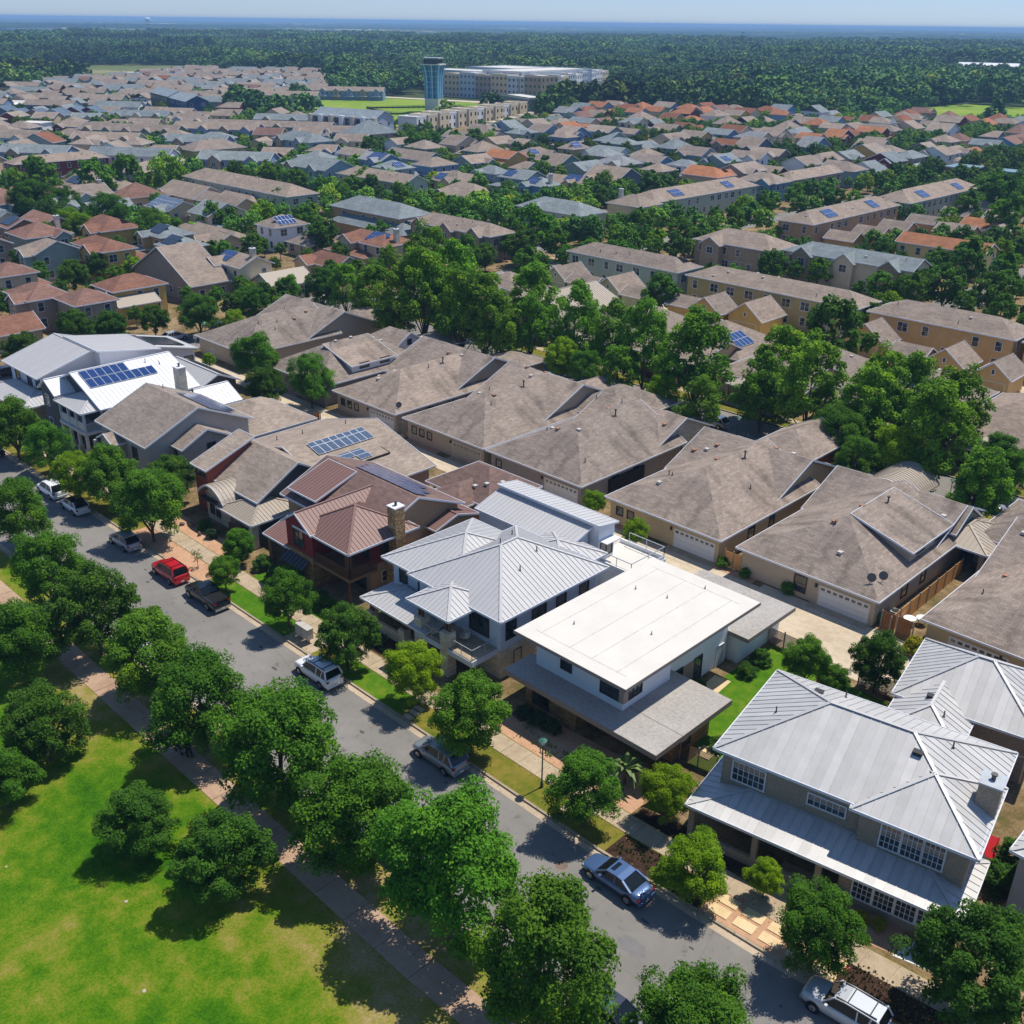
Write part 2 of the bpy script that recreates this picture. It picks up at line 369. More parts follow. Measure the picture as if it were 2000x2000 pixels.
# ------------------------------------------------------------------ openings
WCACHE = {}
def window_meshes(w, h, nx, ny, trim, deep):
    key = (round(w, 2), round(h, 2), nx, ny, trim.name, deep)
    if key in WCACHE: return WCACHE[key]
    m = MB(); t = .09; d = .07 if deep else .05     # frame faces -y, centred on x, sill at z=0
    m.box(-w/2-t, -d, -t, w/2+t, .02, 0); m.box(-w/2-t, -d, h, w/2+t, .02, h+t); m.box(-w/2-t, -d, 0, -w/2, .02, h); m.box(w/2, -d, 0, w/2+t, .02, h)
    for i in range(1, nx): x = -w/2+w*i/nx; m.box(x-(.03 if nx < 4 else .018), -d+.015, 0, x+(.03 if nx < 4 else .018), .01, h)
    for i in range(1, ny): z = h*i/ny; m.box(-w/2, -d+.022, z-.016, w/2, .008, z+.016)
    fm = m.mesh('window', trim); p = MB(); p.face([(-w/2, -.012, 0), (w/2, -.012, 0), (w/2, -.012, h), (-w/2, -.012, h)])
    WCACHE[key] = (fm, p.mesh('pane', GLASS)); return WCACHE[key]
def window(parent, side, b, t, z, w, h, nx=1, ny=2, trim=None, deep=True, name='window'):
    """side f (faces -y) or r (faces +x); t metres from the left end of that wall"""
    trim = trim or TRIM; o = b.get('o', .5); fm, pm = window_meshes(w, h, nx, ny, trim, deep)
    if side == 'f': loc, rz = (b['x0']+o+t, b['y0']+o-.01, z), 0
    else: loc, rz = (b['x1']-o+.01, b['y0']+o+t, z), math.pi/2
    wo = inst(name, fm, parent, loc, (0, 0, rz)); inst('pane', pm, wo); return wo
GD = {}
def garage_door(parent, side, b, t, w, h=2.15, mat=None, lites=8):
    mat = mat or plain('white_garage_door', 'dcdbd8', .6, 0, .02); o = b.get('o', .5); key = (w, h, mat.name, lites)
    if key not in GD:
        m = MB(); m.box(-w/2-.12, -.05, 0, -w/2, .03, h+.12); m.box(w/2, -.05, 0, w/2+.12, .03, h+.12); m.box(-w/2, -.05, h, w/2, .03, h+.12)
        fr = m.mesh('garage_door', TRIMC); pan = []
        for i in range(4):
            p = MB(); p.box(-w/2, -.03, h*i/4+.01, w/2, .02, h*(i+1)/4-.01); pan.append(p.mesh('door_panel', mat))
        l = MB()
        if lites:
            lw = w/lites
            l.box(-.2, -.045, -.13, .2, .0, .13); lm = l.mesh('door_window', GLASS)
        else: lm = None
        GD[key] = (fr, pan, lm)
    fr, pan, lm = GD[key]
    if side == 'f': loc, rz = (b['x0']+o+t, b['y0']+o-.01, b.get('zb', 0)), 0
    else: loc, rz = (b['x1']-o+.01, b['y0']+o+t, b.get('zb', 0)), math.pi/2
    g_ = inst('garage_door', fr, parent, loc, (0, 0, rz))
    for pm in pan: inst('door_panel', pm, g_)
    if lm:
        for i in range(lites): inst('door_window', lm, g_, (-w/2+w*(i+.5)/lites, 0, h*.875))
    return g_
def door(parent, side, b, t, mat=None, w=.95, h=2.1, z=None):
    mat = mat or plain('dark_wood_door', '3b2a22', .5); m = MB(); m.box(-w/2, -.05, 0, w/2, .02, h); m.box(-w/2-.08, -.07, 0, -w/2, .02, h+.08, 1); m.box(w/2, -.07, 0, w/2+.08, .02, h+.08, 1); m.box(-w/2, -.07, h, w/2, .02, h+.08, 1)
    o = b.get('o', .5); z = b.get('zb', 0) if z is None else z
    loc, rz = ((b['x0']+o+t, b['y0']+o-.01, z), 0) if side == 'f' else ((b['x1']-o+.01, b['y0']+o+t, z), math.pi/2)
    d = m.build('door', [mat, TRIM], parent); d.location = loc; d.rotation_euler = (0, 0, rz)
    k = MB(); k.box(w/2-.14, -.1, 1.0, w/2-.08, -.05, 1.06); k.build('handle', plain('brushed_metal', 'a8a8a8', .3, .9), d); return d
def auto_windows(parent, b, trim, far=False, every=3.4, ww=1.0, wh=1.35):
    o = b.get('o', .5); zb = b.get('zb', 0); n = 0
    lv = [zb+1.0] if b['z']-zb < 4.6 else ([zb+.95, zb+3.75] if b['z']-zb < 8 else [zb+.9, zb+3.9, zb+6.8])
    if far: lv = lv[-1:]
    for side, L_ in (('f', b['x1']-b['x0']-2*o), ('r', b['y1']-b['y0']-2*o)):
        k = max(1, int(L_/every))
        for i in range(k):
            for z in lv:
                if random.random() < .12: continue
                dbl = random.random() < .35
                window(parent, side, b, L_*(i+.5)/k+random.uniform(-.3, .3), z, ww*(1.7 if dbl else 1), wh, 2 if dbl else 1, 2, trim, not far); n += 1
# ------------------------------------------------------------------ solar arrays, vents, chimneys
def _solar(nm, h1, line):
    t = NT(nm, .12, .0, .9); uv = t.co('UV')
    br = t.n('ShaderNodeTexBrick', offset=0., i_Scale=1., i_Mortar_Size=.012, i_Brick_Width=.165, i_Row_Height=.165)
    br.inputs['Color1'].default_value = hexc(h1); br.inputs['Color2'].default_value = tuple(x*1.25 for x in hexc(h1)[:3])+(1,); br.inputs['Mortar'].default_value = hexc(line)
    t.l(uv, br.inputs['Vector']); t.color(br.outputs[0]); return t.m
SOL = {'blue': _solar('blue_solar_cells', '1c3566', '2c4574'), 'grid': _solar('gridded_solar_cells', '24364f', '8795a6'), 'dark': _solar('black_solar_cells', '262a33', '30343d')}
SFR = {'blue': plain('silver_panel_frame', 'b8bcc4', .4, .6), 'grid': plain('white_panel_frame', 'e3e5e8', .5), 'dark': plain('black_panel_frame', '4a4c52', .4, .4)}
SCACHE = {}
def solar(parent, b, side, s, t, nx, ny, pw=1.0, ph=1.65, kind='blue', gap=.03, skip=()):
    """array on the roof slope of block b that faces `side`; s along the eave from its left end, t up the slope"""
    want = {'front': lambda q: q.y < -.05, 'back': lambda q: q.y > .05, 'right': lambda q: q.x > .05, 'left': lambda q: q.x < -.05}[side]
    F, _ = roof_faces(b); best = None
    for q, k in F:
        P = [Vector(p) for p in q]; n = (P[1]-P[0]).cross(P[-1]-P[0]).normalized()
        if n.z < 0: n = -n
        if want(n) and (best is None or abs(n.x if side in ('right', 'left') else n.y) > best[0]): best = (abs(n.x if side in ('right', 'left') else n.y), P, n)
    if best is None: return
    _, P, n = best; e1 = (P[1]-P[0]).normalized(); e2 = n.cross(e1); key = (pw, ph, kind)
    if key not in SCACHE:
        m = MB(); m.box(0, 0, 0, pw-gap, ph-gap, .04, 1, 't'); m.face([(.03,.03,.041),(pw-gap-.03,.03,.041),(pw-gap-.03,ph-gap-.03,.041),(.03,ph-gap-.03,.041)], None, 0)
        m.face([(0,0,.039),(pw-gap,0,.039),(pw-gap,ph-gap,.039),(0,ph-gap,.039)], None, 1); SCACHE[key] = m.mesh('solar_panel', [SOL[kind], SFR[kind]])
    M = Matrix((e1, e2, n)).transposed().to_4x4()
    for i in range(nx):
        for j in range(ny):
            if (i, j) in skip: continue
            o = inst('solar_panel', SCACHE[key], parent); mm = M.copy(); mm.translation = P[0]+e1*(s+i*pw)+e2*(t+j*ph)+n*.12; o.matrix_local = mm
def zat(b, x, y):
    """roof height of block b at x, y"""
    F, h = roof_faces(b); best = b['z']; z = 1e9
    for q, k in F:
        P = [Vector(p) for p in q]; n = (P[1]-P[0]).cross(P[-1]-P[0]).normalized()
        if abs(n.z) < .01: continue
        z = min(z, P[0].z-(n.x*(x-P[0].x)+n.y*(y-P[0].y))/n.z)
    return z
VM = {}
def vent(parent, b, x, y, kind='pipe'):
    if kind not in VM:
        m = MB()
        if kind == 'pipe': m.tube((0,0,-.1),(0,0,.5),.05,.05,8); m.tube((0,0,0),(0,0,.06),.12,.08,8); mat = plain('dark_pipe', '3d3a38', .6)
        elif kind == 'flue': m.tube((0,0,-.1),(0,0,.75),.09,.09,10); m.tube((0,0,.75),(0,0,.9),.16,.16,10); m.tube((0,0,0),(0,0,.1),.2,.12,10); mat = plain('flue_metal', '5a5552', .5, .3)
        elif kind == 'box': m.box(-.2,-.2,-.1,.2,.2,.14); m.box(-.24,-.24,.14,.24,.24,.18); mat = plain('vent_box_grey', 'b9b4ae', .6)
        elif kind == 'rbox': m.box(-.2,-.2,-.1,.2,.2,.14); m.box(-.24,-.24,.14,.24,.24,.18); mat = plain('vent_box_copper', '9c6f58', .6)
        else: m.box(-.28,-.2,-.1,.28,.2,.16); m.box(-.32,-.24,.16,.32,.24,.2); mat = plain('vent_box_black', '2a2a2c', .6)
        VM[kind] = m.mesh('roof_vent', mat)
    return inst('vent_pipe' if kind in ('pipe', 'flue') else 'roof_vent', VM[kind], parent, (x, y, zat(b, x, y)))
def chimney(parent, x, y, w, d, z0, z1, mat, cap=TRIM):
    m = MB(); m.box(x-w/2, y-d/2, z0, x+w/2, y+d/2, z1, 0, 'b'); c = m.build('chimney', mat, parent)
    k = MB(); k.box(x-w/2-.06, y-d/2-.06, z1, x+w/2+.06, y+d/2+.06, z1+.12); k.build('chimney_cap', cap, c)
    f = MB(); f.tube((x, y, z1+.12), (x, y, z1+.45), .14, .12, 10); f.tube((x, y, z1+.45), (x, y, z1+.55), .2, .2, 10); f.build('flue', plain('flue_metal', '5a5552', .5, .3), c); return c
HN = [0]
def blk(x0, y0, x1, y1, z, roof, p=.5, wall='tan', rc='brown', **k):
    HN[0] += 1; e = .0037*(HN[0] % 9)          # blocks that cross never share a plane
    return dict(x0=x0-e, y0=y0-e, x1=x1+e, y1=y1+e, z=z+e, roof=roof, p=p+.0007*(HN[0] % 5), wall=wall, rc=rc, **k)
def house(name, label, cat, blocks, origin=None, ang=0., group=None, trim=None, near=True):
    """blocks in world coordinates if ang is 0, else relative to origin"""
    ox, oy = origin if origin else (round((blocks[0]['x0']+blocks[0]['x1'])/2, 1), round((blocks[0]['y0']+blocks[0]['y1'])/2, 1))
    if ang == 0 and not origin:
        for b in blocks:
            b['x0'] -= ox; b['x1'] -= ox; b['y0'] -= oy; b['y1'] -= oy
    t = empty(name, (ox, oy, 0), math.radians(ang), label, cat, group)
    for b in blocks:
        build_walls(b, t, WM(b['wall']))
        b['ro'], b['apex'] = build_roof(b, t, RM(b['rc']), (b.get('trim') or trim or TRIM) if b.get('trim') != 0 else None, panels=b.get('panels'))

    OCC.append((ox, oy, max(abs(b['x0']) for b in blocks[:1]+blocks[:1])+1, max(abs(b['y0']) for b in blocks[:1])+1, ang))
    return t
OCC = []
def posts(parent, pts, z0, z1, w, mat, name='post', base=None):
    for x, y in pts:
        m = MB(); m.box(x-w/2, y-w/2, z0, x+w/2, y+w/2, z1, 0, 'b'); po = m.build(name, mat, parent)
        if base: q = MB(); q.box(x-base[0]/2, y-base[0]/2, z0, x+base[0]/2, y+base[0]/2, z0+base[1]); q.build('pier', base[2], po)
def railing(parent, pts, z, h, mat, step=.5, pick=.03, top=.06, name='railing', post=2.0):
    m = MB()
    for (ax, ay), (bx, by) in zip(pts, pts[1:]):
        L_ = math.hypot(bx-ax, by-ay); k = max(1, int(L_/step))
        m.bar((ax, ay, z+h), (bx, by, z+h), top, top); m.bar((ax, ay, z+.12), (bx, by, z+.12), top*.6, top*.6)
        for i in range(k+1):
            x, y = ax+(bx-ax)*i/k, ay+(by-ay)*i/k; m.box(x-pick/2, y-pick/2, z, x+pick/2, y+pick/2, z+h)
    return m.build(name, mat, parent)

# ------------------------------------------------------------------ ground, streets, walks
def ground_mat(name, stops, scales=(.06, .5, 6.), w=(.5, .3, .2), rough=.95, spec=.1, bump=0., wear=None):
    t = NT(name, rough, 0, spec); P = t.world(); a = None
    for s_, k in zip(scales, w):
        f = t.noise(s_, P, 4, .6); m = t.n('ShaderNodeMath', operation='MULTIPLY', i_1=k); t.l(f, m.inputs[0])
        if a is None: a = m.outputs[0]
        else:
            ad = t.n('ShaderNodeMath', operation='ADD'); t.l(a, ad.inputs[0]); t.l(m.outputs[0], ad.inputs[1]); a = ad.outputs[0]
    if wear:      # more worn towards the path
        sx = t.n('ShaderNodeSeparateXYZ'); t.l(P, sx.inputs[0]); mr = t.n('ShaderNodeMapRange'); mr.inputs[1].default_value, mr.inputs[2].default_value, mr.inputs[3].default_value, mr.inputs[4].default_value = wear[0], wear[1], 0., wear[2]
        t.l(sx.outputs[1], mr.inputs[0]); wn_ = t.noise(.22, P, 3); mm = t.n('ShaderNodeMath', operation='MULTIPLY'); t.l(mr.outputs[0], mm.inputs[0]); t.l(wn_, mm.inputs[1]); m2 = t.n('ShaderNodeMath', operation='MULTIPLY_ADD', i_1=1.8); t.l(mm.outputs[0], m2.inputs[0]); t.l(a, m2.inputs[2]); a = m2.outputs[0]
    t.color(t.ramp(a, [(p, hexc(c)) for p, c in stops]))
    if bump: t.bump(t.noise(5., P, 3), bump, .1)
    return t.m
M_GRASS = ground_mat('park_grass', [(.38, '214a02'), (.45, '346004'), (.505, '4a6d08'), (.555, '68751c'), (.615, '827a3a'), (.68, '9a8860')], (.07, .5, 7.), (.42, .33, .25), wear=(20.5, 26.5, .10))
M_LAWN = ground_mat('lawn_grass', [(.36, '2f5a08'), (.5, '477010'), (.62, '6f7c24')], (.2, 1.1, 9.), (.35, .35, .3))
M_VERGE = ground_mat('verge_grass', [(.38, '4c5e16'), (.5, '6e6c26'), (.6, '857438'), (.7, '96825a')], (.25, 1.3, 9.), (.4, .35, .25))
M_YARD = ground_mat('yard_soil', [(.36, '3f5420'), (.46, '6a5a3c'), (.56, '8f7a5c'), (.68, 'a48f70')], (.16, .8, 6.), (.45, .3, .25))
M_MULCH = ground_mat('dark_mulch', [(.4, '2c2018'), (.6, '4a382c'), (.7, '5c4838')], (.5, 4., 14.), (.3, .3, .4))
M_PINK = ground_mat('pink_gravel', [(.4, 'a98468'), (.55, 'bd9678'), (.7, 'cba78a')], (.3, 3., 16.), (.3, .3, .4))
M_FIELD = ground_mat('field_grass', [(.38, '5a7a1e'), (.5, '76902c'), (.62, '8f9a3c')], (.02, .12, .8), (.5, .3, .2))
M_OLIVE = ground_mat('dry_field', [(.38, '4f5c34'), (.5, '66703f'), (.62, '8b8560')], (.008, .03, .2), (.5, .3, .2))
M_SAND = ground_mat('bare_sand', [(.4, 'b8ab98'), (.6, 'd2c8b8')], (.05, .3, 1.), (.4, .3, .3))
def concrete(name, c1, c2, c3):
    return ground_mat(name, [(.36, c1), (.5, c2), (.64, c3)], (.2, 1.6, 12.), (.45, .3, .25), .9)
M_CONC = concrete('warm_concrete', '98866f', 'ab9a82', 'b9a990')
M_PWALK = concrete('park_walk_concrete', '9a7f69', 'ac917a', 'b79c84')
M_ALLEY = concrete('alley_concrete', 'ab9b83', 'beae96', 'c9bba4')
M_KERB = concrete('kerb_concrete', '8d8172', 'a0937f', 'ad9f8b')
M_GUT = concrete('gutter_concrete', 'a08f7b', 'b3a18b', 'bdac97')
def asphalt():
    t = NT('asphalt', .93, 0, .2); P = t.world(); a = t.noise(.12, P, 3); b_ = t.noise(40, P, 2, .8); c = t.noise(.9, P, 5, .7)
    col = t.ramp(a, [(.35, hexc('787570')), (.65, hexc('86827d'))]); col = t.mix(1., col, t.ramp(b_, [(.3, g(.75)), (.7, g(1.22))]), 'MULTIPLY')
    col = t.mix(1., col, t.ramp(c, [(.32, g(.55)), (.39, g(.95)), (.7, g(1.05))]), 'MULTIPLY')
    vo = t.n('ShaderNodeTexVoronoi', feature='DISTANCE_TO_EDGE', i_Scale=.16); t.l(P, vo.inputs['Vector'])
    t.color(t.mix(1., col, t.ramp(vo.outputs['Distance'], [(.0, g(.82)), (.006, g(1.))]), 'MULTIPLY')); t.bump(b_, .3, .01); return t.m
M_ASPH = asphalt(); M_ASPH2 = plain('light_asphalt', '8c8b8a', .9, 0, .08, .1)
def groundm():
    t = NT('wooded_ground', .95, 0, .05); P = t.world(); a = t.noise(.0012, P, 5); b_ = t.noise(.02, P, 4)
    col = t.ramp(a, [(.35, hexc('2c3f22')), (.5, hexc('3b4c2a')), (.62, hexc('515a36'))]); t.color(t.mix(1., col, t.ramp(b_, [(.3, g(.75)), (.7, g(1.2))]), 'MULTIPLY')); return t.m
def sheet(name, pts, z, mat, kind='structure'):
    m = MB(); m.face([(x, y, z) for x, y in pts]); return tag(m.build(name, mat), kind=kind)
def rect(x0, y0, x1, y1): return [(x0, y0), (x1, y0), (x1, y1), (x0, y1)]
sheet('ground', [(-70000, -70000), (70000, -70000), (70000, 70000), (-70000, 70000)], -.05, groundm())
XS = [-430, -33, -20, -12, 0, 40, 90]
def bend(x): return float(np.interp(x, XS, [0, 0, .6, 1.4, 2.6, 8, 16]))
def strip(name, y0, y1, z, mat, x0=-430, x1=90, dz=None):
    xs = sorted(set([x0, x1]+[x for x in XS if x0 < x < x1])); m = MB()
    for a, b in zip(xs, xs[1:]):
        q = [(a, y0+bend(a)), (b, y0+bend(b)), (b, y1+bend(b)), (a, y1+bend(a))]
        m.face([(x, y, z) for x, y in q])
        if dz:
            for i in ((0, 1), (2, 3)): m.face([(q[i[0]][0], q[i[0]][1], z-dz), (q[i[1]][0], q[i[1]][1], z-dz), (q[i[1]][0], q[i[1]][1], z), (q[i[0]][0], q[i[0]][1], z)])
    return tag(m.build(name, mat), kind='structure')
strip('park_lawn', -80, 30.86, .10, M_GRASS)
strip('street', 30.9, 42.1, 0, M_ASPH)
strip('gutter', 31, 31.5, .004, M_GUT); strip('gutter', 41.45, 42, .004, M_GUT)
strip('kerb', 30.84, 31.02, .13, M_KERB, dz=.14); strip('kerb', 41.98, 42.16, .13, M_KERB, dz=.14)
strip('verge', 42.1, 46.3, .10, M_VERGE); strip('yard_ground', 46.3, 113.4, .10, M_YARD, -155, 90)
sheet('yard_ground', rect(-330, 42.1, -163.9, 113.4), .10, M_YARD)
def slabs(name, x0, x1, y0, y1, z, n, mat, joint=.03):
    """a walk made of separately cast slabs; recessed joints"""
    base = strip(name, y0, y1, z, M_KERB, x0, x1); w = (x1-x0)/n
    for i in range(n):
        a, b = x0+i*w+joint/2, x0+(i+1)*w-joint/2; m = MB()
        q = [(a, y0+bend(a)), (b, y0+bend(b)), (b, y1+bend(b)), (a, y1+bend(a))]; zt = z+.03+.002*(i % 2)
        m.face([(x, y, zt) for x, y in q]); 
        for k in range(4): kk = (k+1) % 4; m.face([(q[k][0], q[k][1], z), (q[kk][0], q[kk][1], z), (q[kk][0], q[kk][1], zt), (q[k][0], q[k][1], zt)])
        m.build('paving_slab', mat, base)
    return base
slabs('park_pavement', -128, 6, 26.3, 28.3, .10, 44, M_PWALK, .04)
slabs('pavement', -150, 4, 44.5, 46.2, .104, 86, M_CONC, .03)
def blob(name, cx, cy, rx, ry, z, mat, seed=0, n=26):
    R = random.Random(seed); q = []
    for i in range(n): a = 2*math.pi*i/n; k = R.uniform(.72, 1.15); q.append((cx+rx*k*math.cos(a), cy+ry*k*math.sin(a)))
    return sheet(name, q, z, mat)
M_WORN = ground_mat('worn_grass', [(.40, '566a14'), (.48, '7a7034'), (.56, '927e54'), (.66, 'a08a68')], (.3, 1.6, 9.), (.4, .35, .25))
M_PATCH = ground_mat('asphalt_patch', [(.4, '6f6e6d'), (.6, '7b7978')], (.4, 2., 20.), (.3, .3, .4), .92)
for i, (x, y, a, b_) in enumerate([(-52, 35.2, 1.4, .8), (-37, 36.0, 2.2, .5), (-70, 34.6, 1.5, .7), (-92, 37, 1.2, .6), (-26, 37.4, 1.0, .6), (-20.5, 36, 1.3, .4)]): blob('asphalt_patch', x, y, a, b_, .003, M_PATCH, 50+i)
M_OIL = ground_mat('oil_stain', [(.4, '4d4b4a'), (.6, '5b5957')], (.8, 3., 20.), (.3, .3, .4), .8)
RO = random.Random(9)
for i in range(42):
    y = RO.choice((RO.uniform(33, 34.4), RO.uniform(38.4, 40.2), RO.uniform(34, 39))); blob('oil_stain', RO.uniform(-120, -14), y, RO.uniform(.08, .42), RO.uniform(.05, .2), .0065+.0001*i, M_OIL, 200+i, 12)
m = MB(); lm_ = plain('dry_leaf', '8a6f42', .9, 0, .3, 9)
for i in range(2600):
    x = RO.uniform(-130, -5); y = (RO.choice((31.1, 41.9, 28.4, 46.1, 44.4))+RO.gauss(0, .35)); z = .012 if 31 < y < 42 else .142; a = RO.uniform(0, 3.1); s_ = RO.uniform(.03, .09); y += bend(x)
    m.face([(x-math.cos(a)*s_, y-math.sin(a)*s_, z), (x+math.sin(a)*s_*.6, y-math.cos(a)*s_*.6, z), (x+math.cos(a)*s_, y+math.sin(a)*s_, z+.02), (x-math.sin(a)*s_*.6, y+math.cos(a)*s_*.6, z)])
tag(m.build('leaf_litter', lm_), kind='stuff')
# verge patches
sheet('rock_bed', [(-98.5, 42.2), (-83.5, 42.2), (-83.5, 44.45), (-98.5, 44.45)], .108, M_PINK)
sheet('rock_bed', [(-98.5, 46.3), (-86, 46.3), (-86, 48.6), (-98.5, 48.6)], .108, M_PINK)
sheet('lawn', [(-83.2, 42.2), (-69, 42.2), (-69, 44.45), (-83.2, 44.45)], .108, M_LAWN)
sheet('lawn', [(-81, 46.3), (-69, 46.3), (-69, 49.4), (-81, 49.4)], .108, M_LAWN)
sheet('mulch_bed', [(-67, 46.4), (-58, 46.4), (-58, 49.6), (-67, 49.6)], .108, M_MULCH)
sheet('lawn', [(-63.5, 42.2), (-53.5, 42.2), (-53.5, 44.45), (-63.5, 44.45)], .108, M_LAWN)
sheet('service_pad', [(-69.5, 42.2), (-65.5, 42.2), (-65.5, 44.4), (-69.5, 44.4)], .11, M_CONC)
sheet('planting_bed', [(-47, 46.3), (-33.2, 46.3), (-33.2, 51), (-47, 50)], .108, M_PINK)
sheet('mulch_bed', [(-32.2, 42.2), (-25, 42.5), (-25, 44.8), (-32.2, 44.45)], .108, M_MULCH)
sheet('mulch_bed', [(-16.2, 43.1), (-7, 44.6), (-7, 47.0), (-16.2, 45.5)], .109, M_MULCH)
sheet('rock_bed', [(-24.8, 42.55), (-16.4, 43.0), (-16.4, 45.4), (-24.8, 44.9)], .108, M_PINK)
sheet('planting_bed', [(-33, 46.3), (-20, 46.9), (-20, 49.6), (-33, 47.4)], .108, M_MULCH)
sheet('driveway_path', [(-22.8, 46.4), (-19.2, 46.9), (-19.4, 50.6), (-23.2, 50)], .112, M_CONC)
sheet('planting_bed', [(-19, 47.0), (-12.2, 48.4), (-12.6, 51), (-19, 50)], .109, M_PINK)
sheet('rock_bed', [(-14.6, 47.8), (-12.6, 48.3), (-12.9, 49.9), (-14.2, 49.7)], .113, plain('white_gravel', 'd6d6d4', .9, 0, .2, 12))
sheet('lawn', [(-38.2, 57.2), (-33.2, 53.5), (-31.6, 54), (-32.6, 72.3), (-38.2, 72.4)], .112, M_LAWN)
sheet('lawn', [(-31.4, 64.5), (-25.8, 65.5), (-26.6, 71.5), (-31.6, 71.5)], .113, M_LAWN)
# paving stones of the side yard and front plaza
def stone_slab(x, y, w, d, ang, mat, parent=None, name='paving_stone'):
    m = MB(); m.box(-w/2, -d/2, 0, w/2, d/2, .05, 0, 'b'); o = m.build(name, mat, parent); o.location = (x, y, .108); o.rotation_euler = (0, 0, ang); return o
M_FLAG = concrete('flagstone', 'c2a87c', 'd0b88e', 'd9c49c')
sp = tag(empty('stepping_stone_path', (-36.5, 61, 0)), 'row of pale stepping stones beside the white flat roofed house', 'stepping stones')
for i, (x, y, w, d) in enumerate([(-36.1, 58.2, 1.5, .8), (-36.3, 59.5, 1.4, .8), (-36.5, 60.7, 1.3, .8), (-36.8, 61.8, 1.2, .6), (-38.0, 63.6, 1.5, 2.4), (-33.4, 55.6, 1.2, 1.4)]): stone_slab(x+36.5, y-61, w, d, .02*i, M_FLAG, sp)
pl = tag(empty('flagstone_plaza', (-20.6, 43.9, 0)), 'tan flagstones set in pink gravel between kerb and pavement', 'paving')
for i in range(10): stone_slab(-3.2+1.75*(i//2), -.55+1.05*(i % 2)+.075*(i//2)*1.6, 1.35, .78, .07, M_FLAG, pl)
ps = tag(empty('kerb_step_stones', (-52.6, 43.2, 0)), 'three white stepping stones crossing the verge by the street', 'stepping stones')
for i in range(3): stone_slab(-.1*i, -.75+.65*i, .9, .45, .0, M_ALLEY, ps)
ps = tag(empty('kerb_step_stones', (-36.6, 43.1, 0)), 'two grey stepping stones on the verge in tree shade', 'stepping stones')
for i in range(2): stone_slab(0, -.5+.7*i, .9, .45, .0, M_CONC, ps)
# alleys and back streets
sheet('alley', rect(-154.5, 77.7, -40, 80.6), .112, M_ALLEY); sheet('driveway', rect(-44.5, 72.6, -26.5, 81.4), .116, M_ALLEY)
for a, b in ((-106.8, -101.4), (-90.3, -84.8), (-75, -69.4), (-56.4, -50.4), (-39.6, -33.4)): sheet('driveway', rect(a, 80.6, b, 82), .120, M_CONC)
for x in (-130, -115, -99, -83, -67, -52): sheet('gravel_strip', rect(x, 80.62, x+6.5, 81.8), .118, M_PINK)
for i, x in enumerate(range(-150, -42, 6)): sheet('alley_joint', rect(x, 77.7, x+.05, 80.6), .1165, M_KERB)
sheet('alley_joint', rect(-154, 79.1, -41, 79.16), .1162, M_KERB)
sheet('street', rect(-430, 113.8, 90, 121.4), 0, M_ASPH); sheet('street', rect(-163.5, 42.2, -155.5, 113.7), 0, M_ASPH); sheet('street', rect(-163.5, 121.5, -155.5, 620), 0, M_ASPH)
sheet('verge', rect(-155.4, 121.5, 90, 126), .10, M_VERGE); sheet('verge', rect(-155.4, 109, 90, 113.7), .105, M_VERGE)
for y in (109.6, 124): sheet('pavement', rect(-155, y, 60, y+1.3), .13, M_CONC)
for y in (113.62, 121.4): sheet('kerb', rect(-155.3, y, 60, y+.18), .14, M_KERB)
sheet('yard_ground', rect(-155.4, 126, 90, 184), .10, M_YARD); sheet('alley', rect(-155, 150.2, 60, 156), .114, M_ALLEY)
sheet('driveway', rect(-155, 156, 60, 166), .106, M_ALLEY)
sheet('street', rect(-430, 184.5, 90, 192), 0, M_ASPH); sheet('pavement', rect(-330, 180.5, 60, 182), .13, M_CONC); sheet('pavement', rect(-330, 195, 60, 196.4), .13, M_CONC)
sheet('verge', rect(-155.4, 192.2, 90, 340), .09, M_YARD); sheet('street', rect(-84, 196.6, -76, 330), .12, M_ASPH)
sheet('yard_ground', rect(-430, 121.5, -163.6, 184.3), .09, M_YARD); sheet('yard_ground', rect(-560, 192.2, -163.6, 620), .03, M_YARD)
sheet('street', rect(-214, 192.4, -207, 560), .05, M_ASPH); sheet('street', rect(-300, 192.4, -293, 560), .05, M_ASPH)
sheet('yard_ground', [(-1000, 60), (-560.2, 100), (-560.2, 380), (-640, 420), (-900, 660), (-1060, 500)], .02, M_YARD)
sheet('meadow', [(-600, 368), (-440, 352), (-462, 462), (-548, 520), (-642, 496)], .05, M_FIELD)
sheet('road', [(-640, 500), (-546, 524), (-455, 468), (-452, 474), (-540, 533), (-540, 615), (-490, 645), (-494, 652), (-548, 625), (-550, 534), (-644, 507)], .06, M_SAND)
sheet('meadow', [(-530, 534), (-478, 520), (-425, 590), (-440, 605), (-530, 605)], .05, M_FIELD)
sheet('meadow', [(-330, 640), (-300, 610), (-225, 660), (-215, 800), (-330, 800)], .05, M_FIELD)
sheet('field', [(-1300, 480), (-1150, 720), (-960, 600), (-900, 420), (-1060, 300)], .04, M_OLIVE)
sheet('field', [(-1560, 780), (-1180, 740), (-960, 760), (-1000, 900), (-1500, 980)], .04, M_FIELD)
for q in ([(-1010, 430), (-1000, 470), (-1060, 440)], [(-1050, 520), (-1020, 590), (-1035, 600), (-1075, 530)], [(-1010, 560), (-1000, 640), (-1020, 620)], [(-1110, 450), (-1060, 440), (-1075, 500)]): sheet('bare_patch', q, .08, M_SAND)

